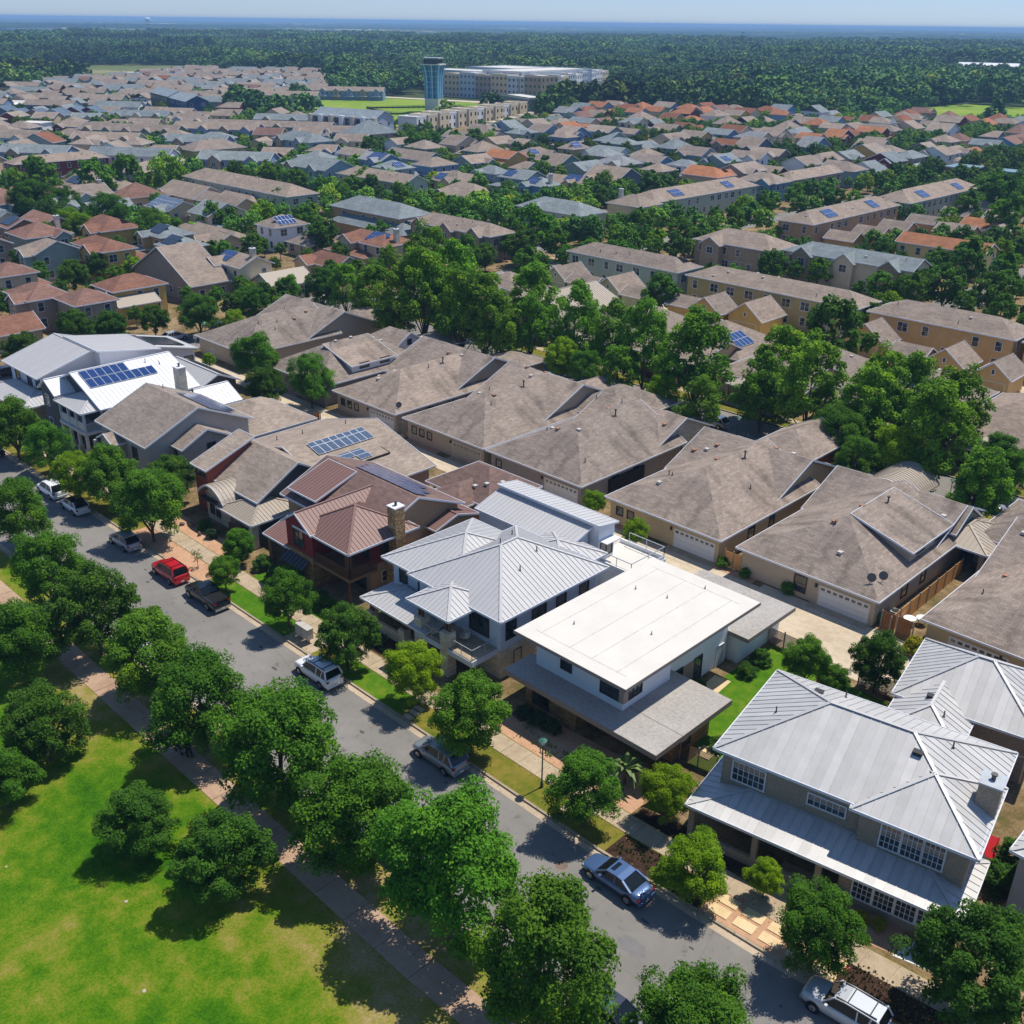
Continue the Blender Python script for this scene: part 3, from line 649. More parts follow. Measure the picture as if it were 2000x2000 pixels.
# ------------------------------------------------------------------ the near houses
def rel(t): return (lambda x, y: (x-t.location.x, y-t.location.y))
def alley_house(x0, x1, lab, wall='alleytan', rc='alley', gx=None, doors=True, winl=3, stone=False, b2y=(92, 109), b2x=None, y1=101, door_mat=None, extra=None, lampb=True):
    b1 = blk(x0, 81.2, x1, y1, 3, 'y:hg', .475, wall, rc); b2 = blk(x0-2.6 if b2x is None else b2x, b2y[0], x1-.9, b2y[1], 3, 'x:gg', .42, 'limestone' if stone else wall, rc)
    bl = [b1, b2]+(extra or []); t = house('house', lab, 'house', bl)
    w = 5.0; L_ = x1-x0-1
    garage_door(t, 'f', b1, L_-w/2-.45 if gx is None else gx, w, mat=door_mat)
    for i in range(winl): window(t, 'f', b1, 1.3+i*1.5, 1.2, .8, .9, 1, 1, TRIMD)
    window(t, 'r', b1, 6, .9, 1.1, 1.4, 1, 2, TRIMD); window(t, 'r', b1, 10, .9, .9, 1.4, 1, 2, TRIMD)
    window(t, 'r', b2, (b2y[1]-b2y[0])*.45-.5, .6, 1.3, 2., 1, 2, TRIMD); window(t, 'r', b2, 2.2, 1.1, .8, .8, 1, 1, TRIMD)
    r = rel(t); xc = (x0+x1)/2
    for i in range(5): vent(t, b1, *r(xc+random.uniform(-5, 5.5), random.uniform(84, 93)), random.choice(['box', 'pipe', 'pipe', 'rbox']))
    for i in range(5): vent(t, b2, *r(random.uniform(x0, x1-2), random.uniform(b2y[0]+3, b2y[1]-7)), random.choice(['box', 'pipe', 'rbox']))
    vent(t, b1, *r(xc+1.0, 95), 'flue'); 
    l = MB(); l.box(-.09, -.2, 1.9, .09, -.02, 2.25); lo = l.build('wall_lamp', plain('lamp_black', '2e2a26', .5), t); lo.location = (b1['x0']+.5+L_-w-.9, b1['y0']+.5, 0)
    return t, b1, b2
t, b1, b2 = alley_house(-114.8, -101, 'brown hip roofed alley house with white garage door and one satellite dish', 'alleytan', extra=[blk(-112, 108, -104, 114.2, 2.9, 'x:hh', .3, 'alleytan', 'alley')])
def dish(parent, x, y, z):
    m = MB(); m.tube((x, y, z-.2), (x, y, z+.5), .03, .03, 6); m.tube((x, y-.02, z+.55), (x+.04, y-.1, z+.6), .06, .42, 14); m.build('satellite_dish', plain('dish_grey', '4a4a4c', .5), parent)
r = rel(t); dish(t, *r(-101.8, 82.6), 3.3)
t, b1, b2 = alley_house(-99.5, -84.2, 'large brown hip roofed alley house with tan garage door, second of the alley row', 'alleytan', door_mat=plain('tan_garage_door', 'b3a794', .6, 0, .03), b2x=-99.0, extra=[blk(-93, 103, -86.5, 113, 3.2, 'y:hh', .42, 'darkgrey', 'alley')])
t, b1, b2 = alley_house(-83.8, -68.4, 'brown roofed alley house with a sunlit limestone gable on its right side', 'alleygrey', stone=True, b2y=(95.5, 108.5), winl=1, b2x=-83.0, extra=[blk(-88.5, 99, -77.5, 112, 3.3, 'y:hh', .45, 'darkgrey', 'alley')])
r = rel(t)
m = MB(); m.box(*r(-69.2, 86.5), .1, r(-68.6, 0)[0], r(0, 93)[1], 2.2); m.build('recess_shade_box', plain('painted_recess_shade', '1d1a18', .9), t)  # solid near-black box: shade of a porch opening put in as colour
t, b1, b2 = alley_house(-65, -49.8, 'cream walled alley house with white garage door, between limestone gable house and double dish house', 'alleyyellow', winl=2, b2x=-65.2, b2y=(92.3, 107.5), extra=[blk(-61, 103, -53, 113.2, 4.2, 'y:hg', .5, 'woodred', 'alley')])
t, b1, b2 = alley_house(-48, -32.8, 'tan alley house with a long shed dormer and curved metal porch roof behind', 'alleytan', winl=0, gx=11.2, b2x=-48.2, b2y=(94, 108))
window(t, 'f', b1, 6.6, .75, 1.2, 1.6, 1, 2, TRIMD); r = rel(t)
dish(t, *r(-34.6, 82.9), 3.7); dish(t, *r(-34.0, 84.0), 3.7)
d = blk(*r(-40.4, 89.2), *r(-33.7, 98.2), 4.75, 's-x', .28, 'alleytan', 'alley'); build_walls(dict(d, o=.35), t, WM('alleytan'), 'dormer_wall'); build_roof(d, t, RM('alley'), TRIM, pname='dormer_roof')
for i in (2.2, 6.2): window(t, 'r', dict(d, o=.35), i, 4.0, 1.6, .62, 1, 1, TRIMD)
def barrel(parent, x0, x1, y0, y1, z, h, mat, n=14, name='barrel_roof'):
    m = MB(); P = [(x0+(x1-x0)*i/n, z+h*math.sin(math.pi*i/n)**.8) for i in range(n+1)]
    for (a, za), (c, zc) in zip(P, P[1:]):
        m.face([(a, y0, za), (c, y0, zc), (c, y1, zc), (a, y1, za)][::1]); m.face([(a, y0, za-.12), (c, y0, zc-.12), (c, y1, zc-.12), (a, y1, za-.12)][::-1])
        m.face([(a, y0, za-.12), (c, y0, zc-.12), (c, y0, zc), (a, y0, za)])
    o = m.build(name, mat, parent)
    k = int((y1-y0)/.45)
    for j in range(k+1):
        s_ = MB(); y = y0+(y1-y0)*j/k
        for (a, za), (c, zc) in zip(P, P[1:]): s_.bar((a, y, za+.02), (c, y, zc+.02), .04, .05)
        s_.build('seam', mat, o)
    f = MB()
    for (a, za), (c, zc) in zip(P, P[1:]): f.bar((a, y0-.03, za-.06), (c, y0-.03, zc-.06), .06, .22)
    f.build('fascia', TRIM, o); return o
x, y = r(-43.5, 104); barrel(t, x-3.5, x+3, y, y+7.0, 3.1, 1.7, RM('tanmetal'))
pb = blk(*r(-36.5, 97.5), *r(-29.6, 106), 2.9, 'y:hh', .32, 'alleytan', 'tanmetal', nowall=True); build_roof(pb, t, RM('tanmetal'), TRIM, panels=.55, pname='porch_roof')
gb = blk(*r(-41, 98), *r(-33.2, 104.5), 3.8, 'x:gg', .62, 'greygreen', 'alley', o=.4); build_walls(gb, t, WM('greygreen')); build_roof(gb, t, RM('alley'), TRIM)
posts(t, [r(-30.4, 98.6), r(-30.4, 105), r(-34, 98.6)], 0, 3.0, .5, WM('alleytan'))
t, b1, b2 = alley_house(-28.9, -15.5, 'brown alley house cut by the right edge, behind the silver garage roof', 'alleyyellow', winl=0, gx=4.6, b2x=-28.6, y1=97)
t = house('house', 'brown roofed house at the right edge with a pale wall beside the white car', 'house', [blk(-32.5, 100.6, -14, 113, 3.2, 'x:hh', .5, 'alleygrey', 'alley')])
# second group of the alley row, left
t = house('house', 'brown roofed house with a shed dormer holding a bush, left of the dish house', 'house', [b1 := blk(-131, 80.8, -116.4, 101, 3.2, 'y:hh', .5, 'alleygrey', 'alley'), blk(-130, 96, -120.4, 105, 3.8, 'x:hg', .6, 'lav', 'alley', o=.4), blk(-128, 103, -120, 112, 3, 'y:gg', .3, 'alleygrey', 'tanmetal')])
r = rel(t); d = blk(*r(-124, 86.6), *r(-117.2, 95), 4.7, 's-x', .28, 'lav', 'alley'); build_walls(dict(d, o=.3), t, WM('lav'), 'dormer_wall'); build_roof(d, t, RM('alley'), TRIM, pname='dormer_roof')
for i in (2.2, 6.0): window(t, 'r', dict(d, o=.3), i, 4.1, 1.6, .75, 1, 1, TRIMD)
b = dict(blk(*r(-130, 96), *r(-120.4, 105), 3.8, 'x:hg', .6), o=.4)
for i, z in ((2.6, 3.3), (4.1, 3.3), (5.6, 3.3), (4.1, 4.6)): window(t, 'r', b, i, z, .7, .75, 1, 1, TRIMD)
for i in range(5): vent(t, b1, *r(random.uniform(-129, -122), random.uniform(84, 98)), 'box')
t = house('house', 'long brown roofed house at the street corner with white stop sign beside its wall', 'house', [b1 := blk(-153, 81.8, -137.6, 100, 3, 'y:hg', .46, 'alleytan', 'alley'), blk(-154.6, 93, -137.9, 109, 3, 'x:gg', .42, 'alleytan', 'alley'), blk(-146, 103, -139, 112.5, 3.4, 'y:hh', .45, 'greytaupe', 'alley')])
r = rel(t)
for i in range(8): vent(t, b1, *r(random.uniform(-150, -141), random.uniform(85, 98)), random.choice(['pipe', 'rbox', 'pipe']))

# --- row along the street, from the left
t = house('house', 'large house with pale grey metal roofs and wrap-round porch at the left edge', 'house', [b1 := blk(-150, 50.2, -138.3, 66, 6, 'x:gg', .30, 'lav', 'lightmetal', o=.8, panels=.5), b2 := blk(-150, 46.6, -136.3, 54, 3, 'x:hh', .28, 'lav', 'lightmetal', nowall=True, panels=.5), b3 := blk(-147, 58.2, -136.6, 67.5, 7.1, 's-y', .16, 'lav', 'lightmetal', o=.5, panels=.6)])
r = rel(t)
for i in (2.2, 6.2, 9.0): window(t, 'f', b1, i, 3.9, 1.3, 1.7, 1, 1, TRIMD)
window(t, 'r', b1, 3.5, 4.2, .7, 1.3, 1, 1, TRIMD)
gw = dict(b2, o=2.4); build_walls(dict(gw, nowall=False, y1=b2['y1']+6), t, WM('cream'), 'ground_floor_wall'); window(t, 'f', gw, 7.2, .6, 2.2, 1.9, 3, 1, TRIMD); window(t, 'f', gw, 3, .6, 1.6, 1.9, 2, 1, TRIMD)
posts(t, [r(-149.5, 47.1), r(-143, 47.1), r(-136.8, 47.1), r(-136.8, 52)], 0, 3, .22, TRIMC)
t = house('solar_house', 'white metal roofed house with two rows of blue solar panels and stacked porches', 'house', [b1 := blk(-136, 50.8, -120.9, 64.5, 6, 'y:gg', .40, 'darkgrey', 'whitemetal', o=.7, panels=.6), b2 := blk(-134.4, 48.7, -129.3, 56, 6.2, 'y:gg', .62, 'darkgrey', 'whitemetal', o=.35, panels=.55), b3 := blk(-129.25, 48.5, -121.6, 53.8, 5.8, 'x:hh', .38, 'lav', 'lightmetal', nowall=True, panels=.5), blk(-127, 63, -120, 70, 3.0, 'y:gg', .5, 'darkgrey', 'whitemetal', o=.4, panels=.6), blk(-122.4, 58.5, -119.6, 63, 5.2, 's-x', .35, 'darkgrey', 'lightmetal', o=.2)])
r = rel(t)
solar(t, b1, 'right', .9, 6.1, 6, 1, 1.02, 1.75); solar(t, b1, 'right', .9, 4.3, 9, 1, 1.02, 1.75)
window(t, 'f', b2, 1.6, 4.2, 1.0, 1.4, 1, 2); window(t, 'f', b2, 1.6, 1, 1.0, 1.4, 1, 2)
P4 = [r(-128.8, 49), r(-126.5, 49), r(-124.3, 49), r(-122.1, 49), r(-122.1, 51.4)]
posts(t, P4, 3.0, 5.85, .28, TRIM, 'upper_post'); posts(t, P4, 0, 3.0, .34, TRIM, 'porch_post', (.62, 1.0, WM('limestone')))
m = MB(); x, y = r(-129, 48.7); m.box(x, y, 2.8, x+7.2, y+4, 3.15); m.build('balcony_floor', TRIM, t)
for a, c in zip(P4[:3], P4[1:4]):
    m = MB(); m.box(a[0]+.18, a[1]-.05, 3.25, c[0]-.18, a[1]+.05, 4.3); m.build('balustrade_panel', TRIM, t)
railing(t, [P4[3], P4[4]], 3.15, 1.05, TRIM, .16, .05)
m = MB(); x, y = r(-128.6, 51.6); m.box(x, y, 0, x+6.4, y+.1, 5.9); m.build('porch_back_wall', WM('darkgrey'), t)
for i in (.8, 2.8, 4.8): window(t, 'f', dict(x0=x, y0=y, o=0), i+.6, 3.5, 1.1, 1.9, 1, 1, TRIM)
chimney(t, *r(-120.4, 61.6), 1.3, 1.1, 3, 9.3, WM('limestone'))
vent(t, b1, *r(-126.5, 62), 'pipe'); vent(t, b1, *r(-127.4, 60.5), 'pipe')
t = house('solar_garage', 'white garage with a tilted shed roof covered in black solar panels', 'garage', [b1 := blk(-155.2, 69.8, -146, 78.4, 3.0, 's-y', .23, 'lav', 'lightmetal', o=.5)])
solar(t, b1, 'back', 1.0, .8, 7, 1, 1., 1.65, 'dark'); solar(t, b1, 'back', 1.7, 2.45, 6, 3, 1., 1.65, 'dark')
for i in (1.8, 5): window(t, 'f', b1, i, 3.3, 2.4, .6, 1, 1, TRIMD)
window(t, 'r', b1, 6.5, .6, 1.4, 1.3, 1, 1, TRIMD)
t = house('garage', 'dark grey garage with a white metal gable roof beside the green parasol', 'garage', [b1 := blk(-139.5, 67.8, -127.9, 74.6, 3, 'x:gg', .45, 'darkgrey', 'lightmetal', o=.45, panels=.6)])
solar(t, b1, 'back', .6, .9, 9, 1, 1.1, 1.65, 'dark')
t = house('house', 'brown shingled gable house with a solar covered rear slope, right of the white metal roof', 'house', [b1 := blk(-118.6, 48.9, -106.2, 63.2, 5.7, 'x:gg', .44, 'greytaupe', 'tanroof', o=.5, base=('limestone', 1.1)), b2 := blk(-110.5, 52.2, -104, 59.2, 5.1, 'x:gg', .50, 'greytaupe', 'tanroof', o=.45, base=('limestone', 1.1)), b3 := blk(-115.8, 47.6, -111.8, 53.5, 4.7, 'y:gg', .5, 'greytaupe', 'tanroof', o=.35), blk(-119.4, 62, -107, 73, 3, 'x:hh', .38, 'greytaupe', 'tanroof')])
r = rel(t); solar(t, b1, 'back', .5, 1.0, 10, 3, 1., 1.65, 'blue', skip={(0, 0), (1, 0), (8, 2), (9, 2), (9, 1)})
window(t, 'f', b1, 2, 3.4, 1.0, 1.3, 1, 2, TRIMD); window(t, 'f', b1, 8.2, 3.2, 1.1, 1.4, 1, 2, TRIMD); window(t, 'f', b2, 2.8, 3.3, 2.6, 1.2, 5, 1, TRIMD); window(t, 'r', b2, 3.6, 3.4, 1.0, 1.5, 2, 2, TRIMD)
window(t, 'f', b3, 1.6, 2.8, 1.2, 1.2, 2, 1, TRIMD); door(t, 'f', b3, 1.6); posts(t, [r(-115.5, 47.3), r(-111.9, 47.3)], 0, 4.6, .4, WM('greytaupe'), 'porch_post', (.7, 1.2, WM('limestone')))
vent(t, b1, *r(-117, 57.4), 'pipe')
t = house('house', 'brown shingled house with a curved metal porch roof and two white framed solar arrays', 'house', [b1 := blk(-99, 51.6, -87.7, 62.4, 4.1, 'x:gg', .56, 'darkgrey', 'tanroof', o=.5), b2 := blk(-106, 60, -84.4, 73.6, 3, 'y:gg', .27, 'brick', 'tanroof', o=.6), b3 := blk(-92.2, 49.3, -85.4, 56.5, 3.0, 'x:hh', .36, 'limestone', 'tanmetal', nowall=True, panels=.42)])
r = rel(t)
d = blk(*r(-99.2, 50.6), *r(-96.0, 57), 5.5, 's+y', .36, 'brick', 'tanroof'); build_walls(dict(d, o=.3), t, plain('brick_red_stucco', '8a4534', .85), 'dormer_wall'); build_roof(d, t, RM('tanroof'), TRIM, pname='dormer_roof'); window(t, 'f', dict(d, o=.3), 1.3, 4.5, 1.6, .75, 2, 1, TRIMD)
x, y = r(-96.4, 49.6); barrel(t, x, x+5.2, y, y+4.6, 3.3, 1.45, RM('tanmetal'))
m = MB(); m.box(x+.3, y+.8, 0, x+4.9, y+4, 3.4); m.box(x+1, y+.7, 3.3, x+4.2, y+.9, 4.3); m.build('entry_wall', WM('limestone'), t)
window(t, 'f', dict(x0=x+.3, y0=y+.8, o=0), 1.1, .9, .7, 1.7, 1, 2, TRIMD); window(t, 'f', dict(x0=x+.3, y0=y+.8, o=0), 2.3, .9, .7, 1.7, 1, 2, TRIMD)
m = MB(); m.box(x-.1, y+.1, 2.6, x+2.8, y+.9, 2.72); m.build('awning', RM('darkmetal'), t)
x, y = r(-91.4, 51.8); m = MB(); m.box(x, y, 0, x+3.2, y+3, 3.2); m.build('stone_wall', WM('limestone'), t); window(t, 'f', dict(x0=x, y0=y, o=0), 1.4, .8, 1.1, 1.6, 1, 2, TRIMD)
posts(t, [r(-86, 49.9)], 0, 3.1, .65, WM('limestone'), 'stone_column'); posts(t, [r(-92, 52.6)], 0, 3.1, .4, WM('limestone'), 'stone_column')
railing(t, [r(-91, 49.9), r(-86.3, 49.9)], .5, .9, plain('brown_wood', '6d4a30', .8), .16, .05)
solar(t, b2, 'right', 2.7, 7.9, 8, 1, 1.0, 1.65, 'grid'); solar(t, b2, 'right', 2.7, 9.55, 8, 1, 1.0, .85, 'grid')
d = blk(*r(-95.2, 63.2), *r(-88.6, 70.2), 4.4, 's-x', .12, 'brick', 'tanroof'); build_walls(dict(d, o=.3), t, plain('brick_red_stucco', '8a4534', .85), 'dormer_wall'); build_roof(d, t, RM('tanroof'), TRIMD, pname='dormer_roof'); window(t, 'r', dict(d, o=.3), 3.2, 3.75, 1.8, .5, 1, 1, TRIMD)
solar(t, d, 'right', 1.4, 1.4, 4, 1, 1.0, 1.65, 'grid'); solar(t, d, 'right', 1.4, 3.1, 5, 1, 1.0, 1.65, 'grid')
for q in ((-100, 66), (-98, 71), (-101, 63)): vent(t, b2, *r(*q), 'pipe')
t = house('red_house', 'barn red house with maroon metal roofs, rubble stone chimney and wooden balcony', 'house', [b1 := blk(-85.6, 53.2, -70.6, 65.4, 5.4, 'x:gg', .42, 'warmtan', 'mauve', o=.55), b2 := blk(-79.2, 49.0, -74.3, 58.5, 6, 'y:gg', .64, 'redboard', 'maroonmetal', o=.35, panels=.45), b3 := blk(-77.6, 49.3, -68.9, 57.8, 5.9, 'x:hh', .52, 'redboard', 'maroonmetal', nowall=True, panels=.45), b4 := blk(-83.2, 49.3, -78.4, 54, 3, 's+y', .30, 'rubble', 'maroonmetal', nowall=True, panels=.42), blk(-75, 60.5, -69.6, 66.5, 4.2, 'x:gg', .3, 'warmtan', 'maroonmetal', o=.4, panels=.45)])
r = rel(t); bw = plain('brown_wood', '6d4a30', .8)
x, y = r(-78.9, 49.25); m = MB(); m.box(x, y, 0, x+4.3, y+3, 3.4); m.build('stone_wall', WM('ledge'), t)
x, y = r(-74.7, 52.6); m = MB(); m.box(x, y, 0, x+4.6, y+8, 3.0); m.build('ground_floor_wall', WM('warmtan'), t); m = MB(); m.box(x-.02, y+.04, 3.02, x+4.6, y+4.2, 5.9, 0, 'b'); m.build('wall', WM('redboard'), t)
wb = dict(x0=x, y0=y, x1=x+4.62, o=0); window(t, 'f', wb, 1.2, 3.4, 1.6, 2.1, 2, 1, TRIMD); window(t, 'f', wb, 4.2, 3.9, .9, 1.2, 1, 2, TRIMD); window(t, 'r', wb, 1.8, 3.9, .8, 1.1, 2, 2, TRIMD); window(t, 'r', wb, 1.8, .9, .9, 1.1, 1, 2, TRIMC); window(t, 'f', wb, 2.5, .3, 2.6, 2.1, 3, 1, TRIMD)
window(t, 'f', dict(b2, o=.35), 2.05, 3.9, 1.5, 1.8, 2, 2, TRIMD)
x0, y0 = r(-75.0, 49.5); x1, y1 = r(-69.2, 52.8); m = MB(); m.box(x0, y0, 2.75, x1, y1, 3.05); m.build('balcony_floor', plain('balcony_timber', '8a6a45', .8), t); railing(t, [(x0, y0+.1), (x1-.1, y0+.1), (x1-.1, y1)], 3.05, 1.0, bw, .14, .06)
for dx, dy in ((0, 0), (.28, 0), (0, .28)): posts(t, [(x1-.35-dx, y0+.2+dy)], 0 if dx+dy == 0 else 3, 5.95, .17, bw, 'timber_post')
m = MB(); m.face([(r(-78.8, 0)[0], r(0, 48.2)[1], 2.3), (r(-75, 0)[0], r(0, 48.2)[1], 2.3), (r(-75, 0)[0], r(0, 49.2)[1], 2.95), (r(-78.8, 0)[0], r(0, 49.2)[1], 2.95)]); 
for i in range(8): xx = r(-78.8+i*.54, 0)[0]; m.bar((xx, r(0, 48.2)[1], 2.34), (xx, r(0, 49.2)[1], 2.99), .04, .05)
m.build('awning', RM('darkmetal'), t)
chimney(t, *r(-69.35, 55.4), 1.15, 1.15, 0, 8.7, WM('rubble'), plain('white_cap', 'd9dce0', .6))
m = MB(); x, y = r(-69.35, 55.4); m.box(x-.9, y-.9, 0, x+.75, y+.9, 3.2); m.build('chimney_base', WM('rubble'), t)
d = blk(*r(-84.6, 53.6), *r(-79.9, 58.8), 6.25, 's+y', .32, 'redboard', 'maroonmetal'); build_walls(dict(d, o=.35), t, WM('redboard'), 'dormer_wall'); build_roof(d, t, RM('maroonmetal'), TRIM, panels=.5, pname='dormer_roof'); window(t, 'f', dict(d, o=.35), 2.0, 5.35, 3.0, .55, 4, 1, TRIMD)
solar(t, b1, 'back', .9, 1.4, 11, 3, 1.1, 1.6, 'blue', skip={(0, 0), (1, 0), (2, 0), (9, 2), (10, 2), (10, 1), (0, 1)})
x, y = r(-71.9, 59.6); window(t, 'r', dict(b1, o=.55), 10, 2.9, .9, .9, 1, 1, TRIMC)
posts(t, [r(-82.6, 49.8), r(-78.9, 49.8)], 0, 3.1, .5, WM('ledge'), 'stone_column'); x, y = r(-83, 51.5); m = MB(); m.box(x, y, 0, x+4.4, y+3, 3.3); m.build('porch_back_wall', WM('ledge'), t)
t = house('house', 'brown house with mauve hip roof and fairy lights, behind the red house', 'house', [b1 := blk(-80.8, 68.9, -70.7, 77.2, 3.6, 'x:hh', .55, 'warmtan', 'mauve', o=.6), blk(-78.5, 66.5, -72.8, 75, 3.5, 'y:hh', .5, 'warmtan', 'mauve', o=.6)])
r = rel(t)
for q in ((-74.4, 70.5), (-73.3, 71.2), (-75.5, 70.2), (-72.7, 73)): vent(t, b1, *r(*q), 'box')
m = MB()
for i in range(34): x = b1['x0']+.2+i*.29; m.box(x, b1['y0']-.12, 3.4, x+.07, b1['y0']-.05, 3.47)
m.build('string_lights', plain('warm_bulb', 'e8e0d0', .4), t); window(t, 'r', b1, 3, .9, 1, 1.2, 1, 2, TRIMD)
t = house('house', 'pale blue-grey house with silver hipped metal roofs and a corner roof terrace', 'house', [b1 := blk(-62.1, 50.6, -50.5, 64.2, 6.2, 'y:hh', .50, 'paleblu2', 'lightmetal', o=.75, panels=.48, base=('limestone', 2.9)), b2 := blk(-66.3, 51.1, -56, 62.5, 6.1, 'x:hh', .40, 'paleblu2', 'lightmetal', o=.75, panels=.48), b3 := blk(-59.1, 47.9, -53.8, 53.4, 6.0, 'x:hh', .42, 'paleblu2', 'lightmetal', nowall=True, panels=.45), b4 := blk(-65.9, 48.2, -57.2, 54, 3.2, 'x:hh', .32, 'paleblu2', 'lightmetal', nowall=True, panels=.48), blk(-60, 61, -53, 67, 5.6, 'y:hh', .35, 'paleblu2', 'lightmetal', o=.6, panels=.5)])
r = rel(t); LS = WM('limestone')
for i in (1.4, 4.0, 6.0): window(t, 'f', b2, i, 4.0, .95, 1.7, 1, 1, TRIMD)
window(t, 'f', b1, 7.6, 3.6, 2.2, 1.9, 2, 1, TRIMD)
for q in (1.2, 4.6, 7.4, 10.4): window(t, 'r', b1, q, 3.7, 1.1 if q != 4.6 else 1.6, 1.9, 1 if q != 4.6 else 2, 1, TRIMD)
window(t, 'r', b1, 2.0, .9, .8, 1.3, 1, 1, TRIMD)
x0, y0 = r(-58.6, 48.4); x1, y1 = r(-51.6, 51.4); m = MB(); m.box(x0, y0, 2.85, x1, y1, 3.0); tf = m.build('terrace_floor', M_CONC, t); m = MB(); m.box(x0-.05, y0-.06, 2.45, x1+.06, y0+.1, 2.95); m.box(x1-.1, y0, 2.45, x1+.07, y1, 2.96); m.build('terrace_edge', WM('paleblu2'), t)
posts(t, [r(-58.3, 48.9), r(-54.9, 48.8)], 0, 4.3, .95, LS, 'stone_column')
for px_ in (-58.3, -54.9):
    for dx in (-.2, .2): posts(t, [(r(px_, 0)[0]+dx, r(0, 48.85)[1])], 4.3, 6.0, .18, bw, 'timber_post')
gr = plain('rail_grey', 'b9bdc2', .4, .5); railing(t, [(x0+1, y0+.08), (x0+3.1, y0+.08)], 3.0, 1.0, gr, 1.0, .04, .05); railing(t, [(x0+4.4, y0+.08), (x1-.05, y0+.08), (x1-.05, y1)], 3.0, 1.0, gr, 1.2, .04, .05)
x, y = r(-65.2, 48.8); m = MB(); m.box(x, y, 0, x+8, y+.3, 1.1); m.build('porch_parapet', LS, t); posts(t, [r(-65.2, 48.9), r(-60.7, 48.9)], 0, 1.9, .8, LS, 'stone_column')
for px_ in (-65.2, -60.7):
    for dx in (-.16, .16): posts(t, [(r(px_, 0)[0]+dx, r(0, 48.9)[1])], 1.9, 3.25, .17, bw, 'timber_post')
for q in ((-57, 57), (-54.5, 59), (-58.5, 60), (-53.6, 56)): vent(t, b1, *r(*q), 'pipe')
# terrace furniture: things of their own
def chair(x, y, z, rz, lab, grp):
    t_ = empty('terrace_chair', (x, y, z), rz, lab, 'chair', grp); cm = plain('cushion_pale', 'c3bdb4', .9); fm = plain('chair_frame_dark', '3a3a3c', .5)
    m = MB(); m.tube((0, 0, .32), (0, 0, .46), .42, .44, 14); m.build('seat', cm, t_, smooth=False); m = MB()
    for i in range(9):
        a, c = math.radians(-10+i*22), math.radians(12+i*22); m.face([(.44*math.cos(a), .44*math.sin(a), .4), (.44*math.cos(c), .44*math.sin(c), .4), (.5*math.cos(c), .5*math.sin(c), .95), (.5*math.cos(a), .5*math.sin(a), .95)]); m.face([(.37*math.cos(a), .37*math.sin(a), .4), (.37*math.cos(c), .37*math.sin(c), .4), (.43*math.cos(c), .43*math.sin(c), .95), (.43*math.cos(a), .43*math.sin(a), .95)][::-1]); m.face([(.5*math.cos(a), .5*math.sin(a), .95), (.5*math.cos(c), .5*math.sin(c), .95), (.43*math.cos(c), .43*math.sin(c), .95), (.43*math.cos(a), .43*math.sin(a), .95)])
    m.build('backrest', cm, t_)
    for a in (0, 1.57, 3.14, 4.71): m = MB(); m.bar((.1*math.cos(a), .1*math.sin(a), .3), (.35*math.cos(a), .35*math.sin(a), 0), .04, .04); m.build('leg', fm, t_)
chair(-57.3, 50.1, 3.0, .6, 'round pale armchair at the left of the covered roof terrace', 'terrace armchairs'); chair(-54.4, 50.3, 3.0, -.6, 'round pale armchair at the right of the covered roof terrace', 'terrace armchairs')
ot = empty('footstool', (-57.0, 49.2, 3.0), 0, 'low round pale footstool in front of the left terrace armchair', 'footstool'); m = MB(); m.tube((0, 0, .12), (0, 0, .4), .4, .42, 14); m.build('cushion', plain('cushion_pale', 'c3bdb4', .9), ot)
for a in (.8, 2.4, 4, 5.5): m = MB(); m.box(.25*math.cos(a)-.02, .25*math.sin(a)-.02, 0, .25*math.cos(a)+.02, .25*math.sin(a)+.02, .14); m.build('leg', M_BLK, ot)
t = house('house', 'white stucco annexe with roof deck, metal railing and window canopy', 'house', [b1 := blk(-68.6, 65.0, -56.2, 68.6, 5.6, 's+y', .30, 'paleblu2', 'lightmetal', o=.3, panels=.5), b2 := blk(-68.8, 68.4, -55.2, 71.2, 6.7, 's-y', .16, 'white', 'lightmetal', o=.25, panels=.6), b3 := blk(-56.8, 68.6, -51.3, 73.9, 3.1, 'f', 0, 'paleblu2', 'white', o=.12, th=.25)])
r = rel(t)
window(t, 'r', b2, 1.2, 3.6, 1.7, 1.4, 2, 1, TRIMD); m = MB(); x, y = r(-55.5, 68.9); m.box(x, y-.2, 5.35, x+1.1, y+1.9, 5.43); m.build('canopy', TRIM, t)
x0, y0 = r(-56.7, 68.7); x1, y1 = r(-51.4, 73.8); m = MB(); m.box(x0, y0-.08, 3.05, x1, y0+.12, 3.5); m.box(x1-.14, y0, 3.05, x1+.06, y1, 3.51); m.box(x0, y1-.14, 3.05, x1, y1+.06, 3.49); m.build('parapet', WM('white'), t)
railing(t, [(x0, y0), (x1, y0), (x1, y1), (x0+1, y1)], 3.5, .95, gr, 1.7, .05, .06)
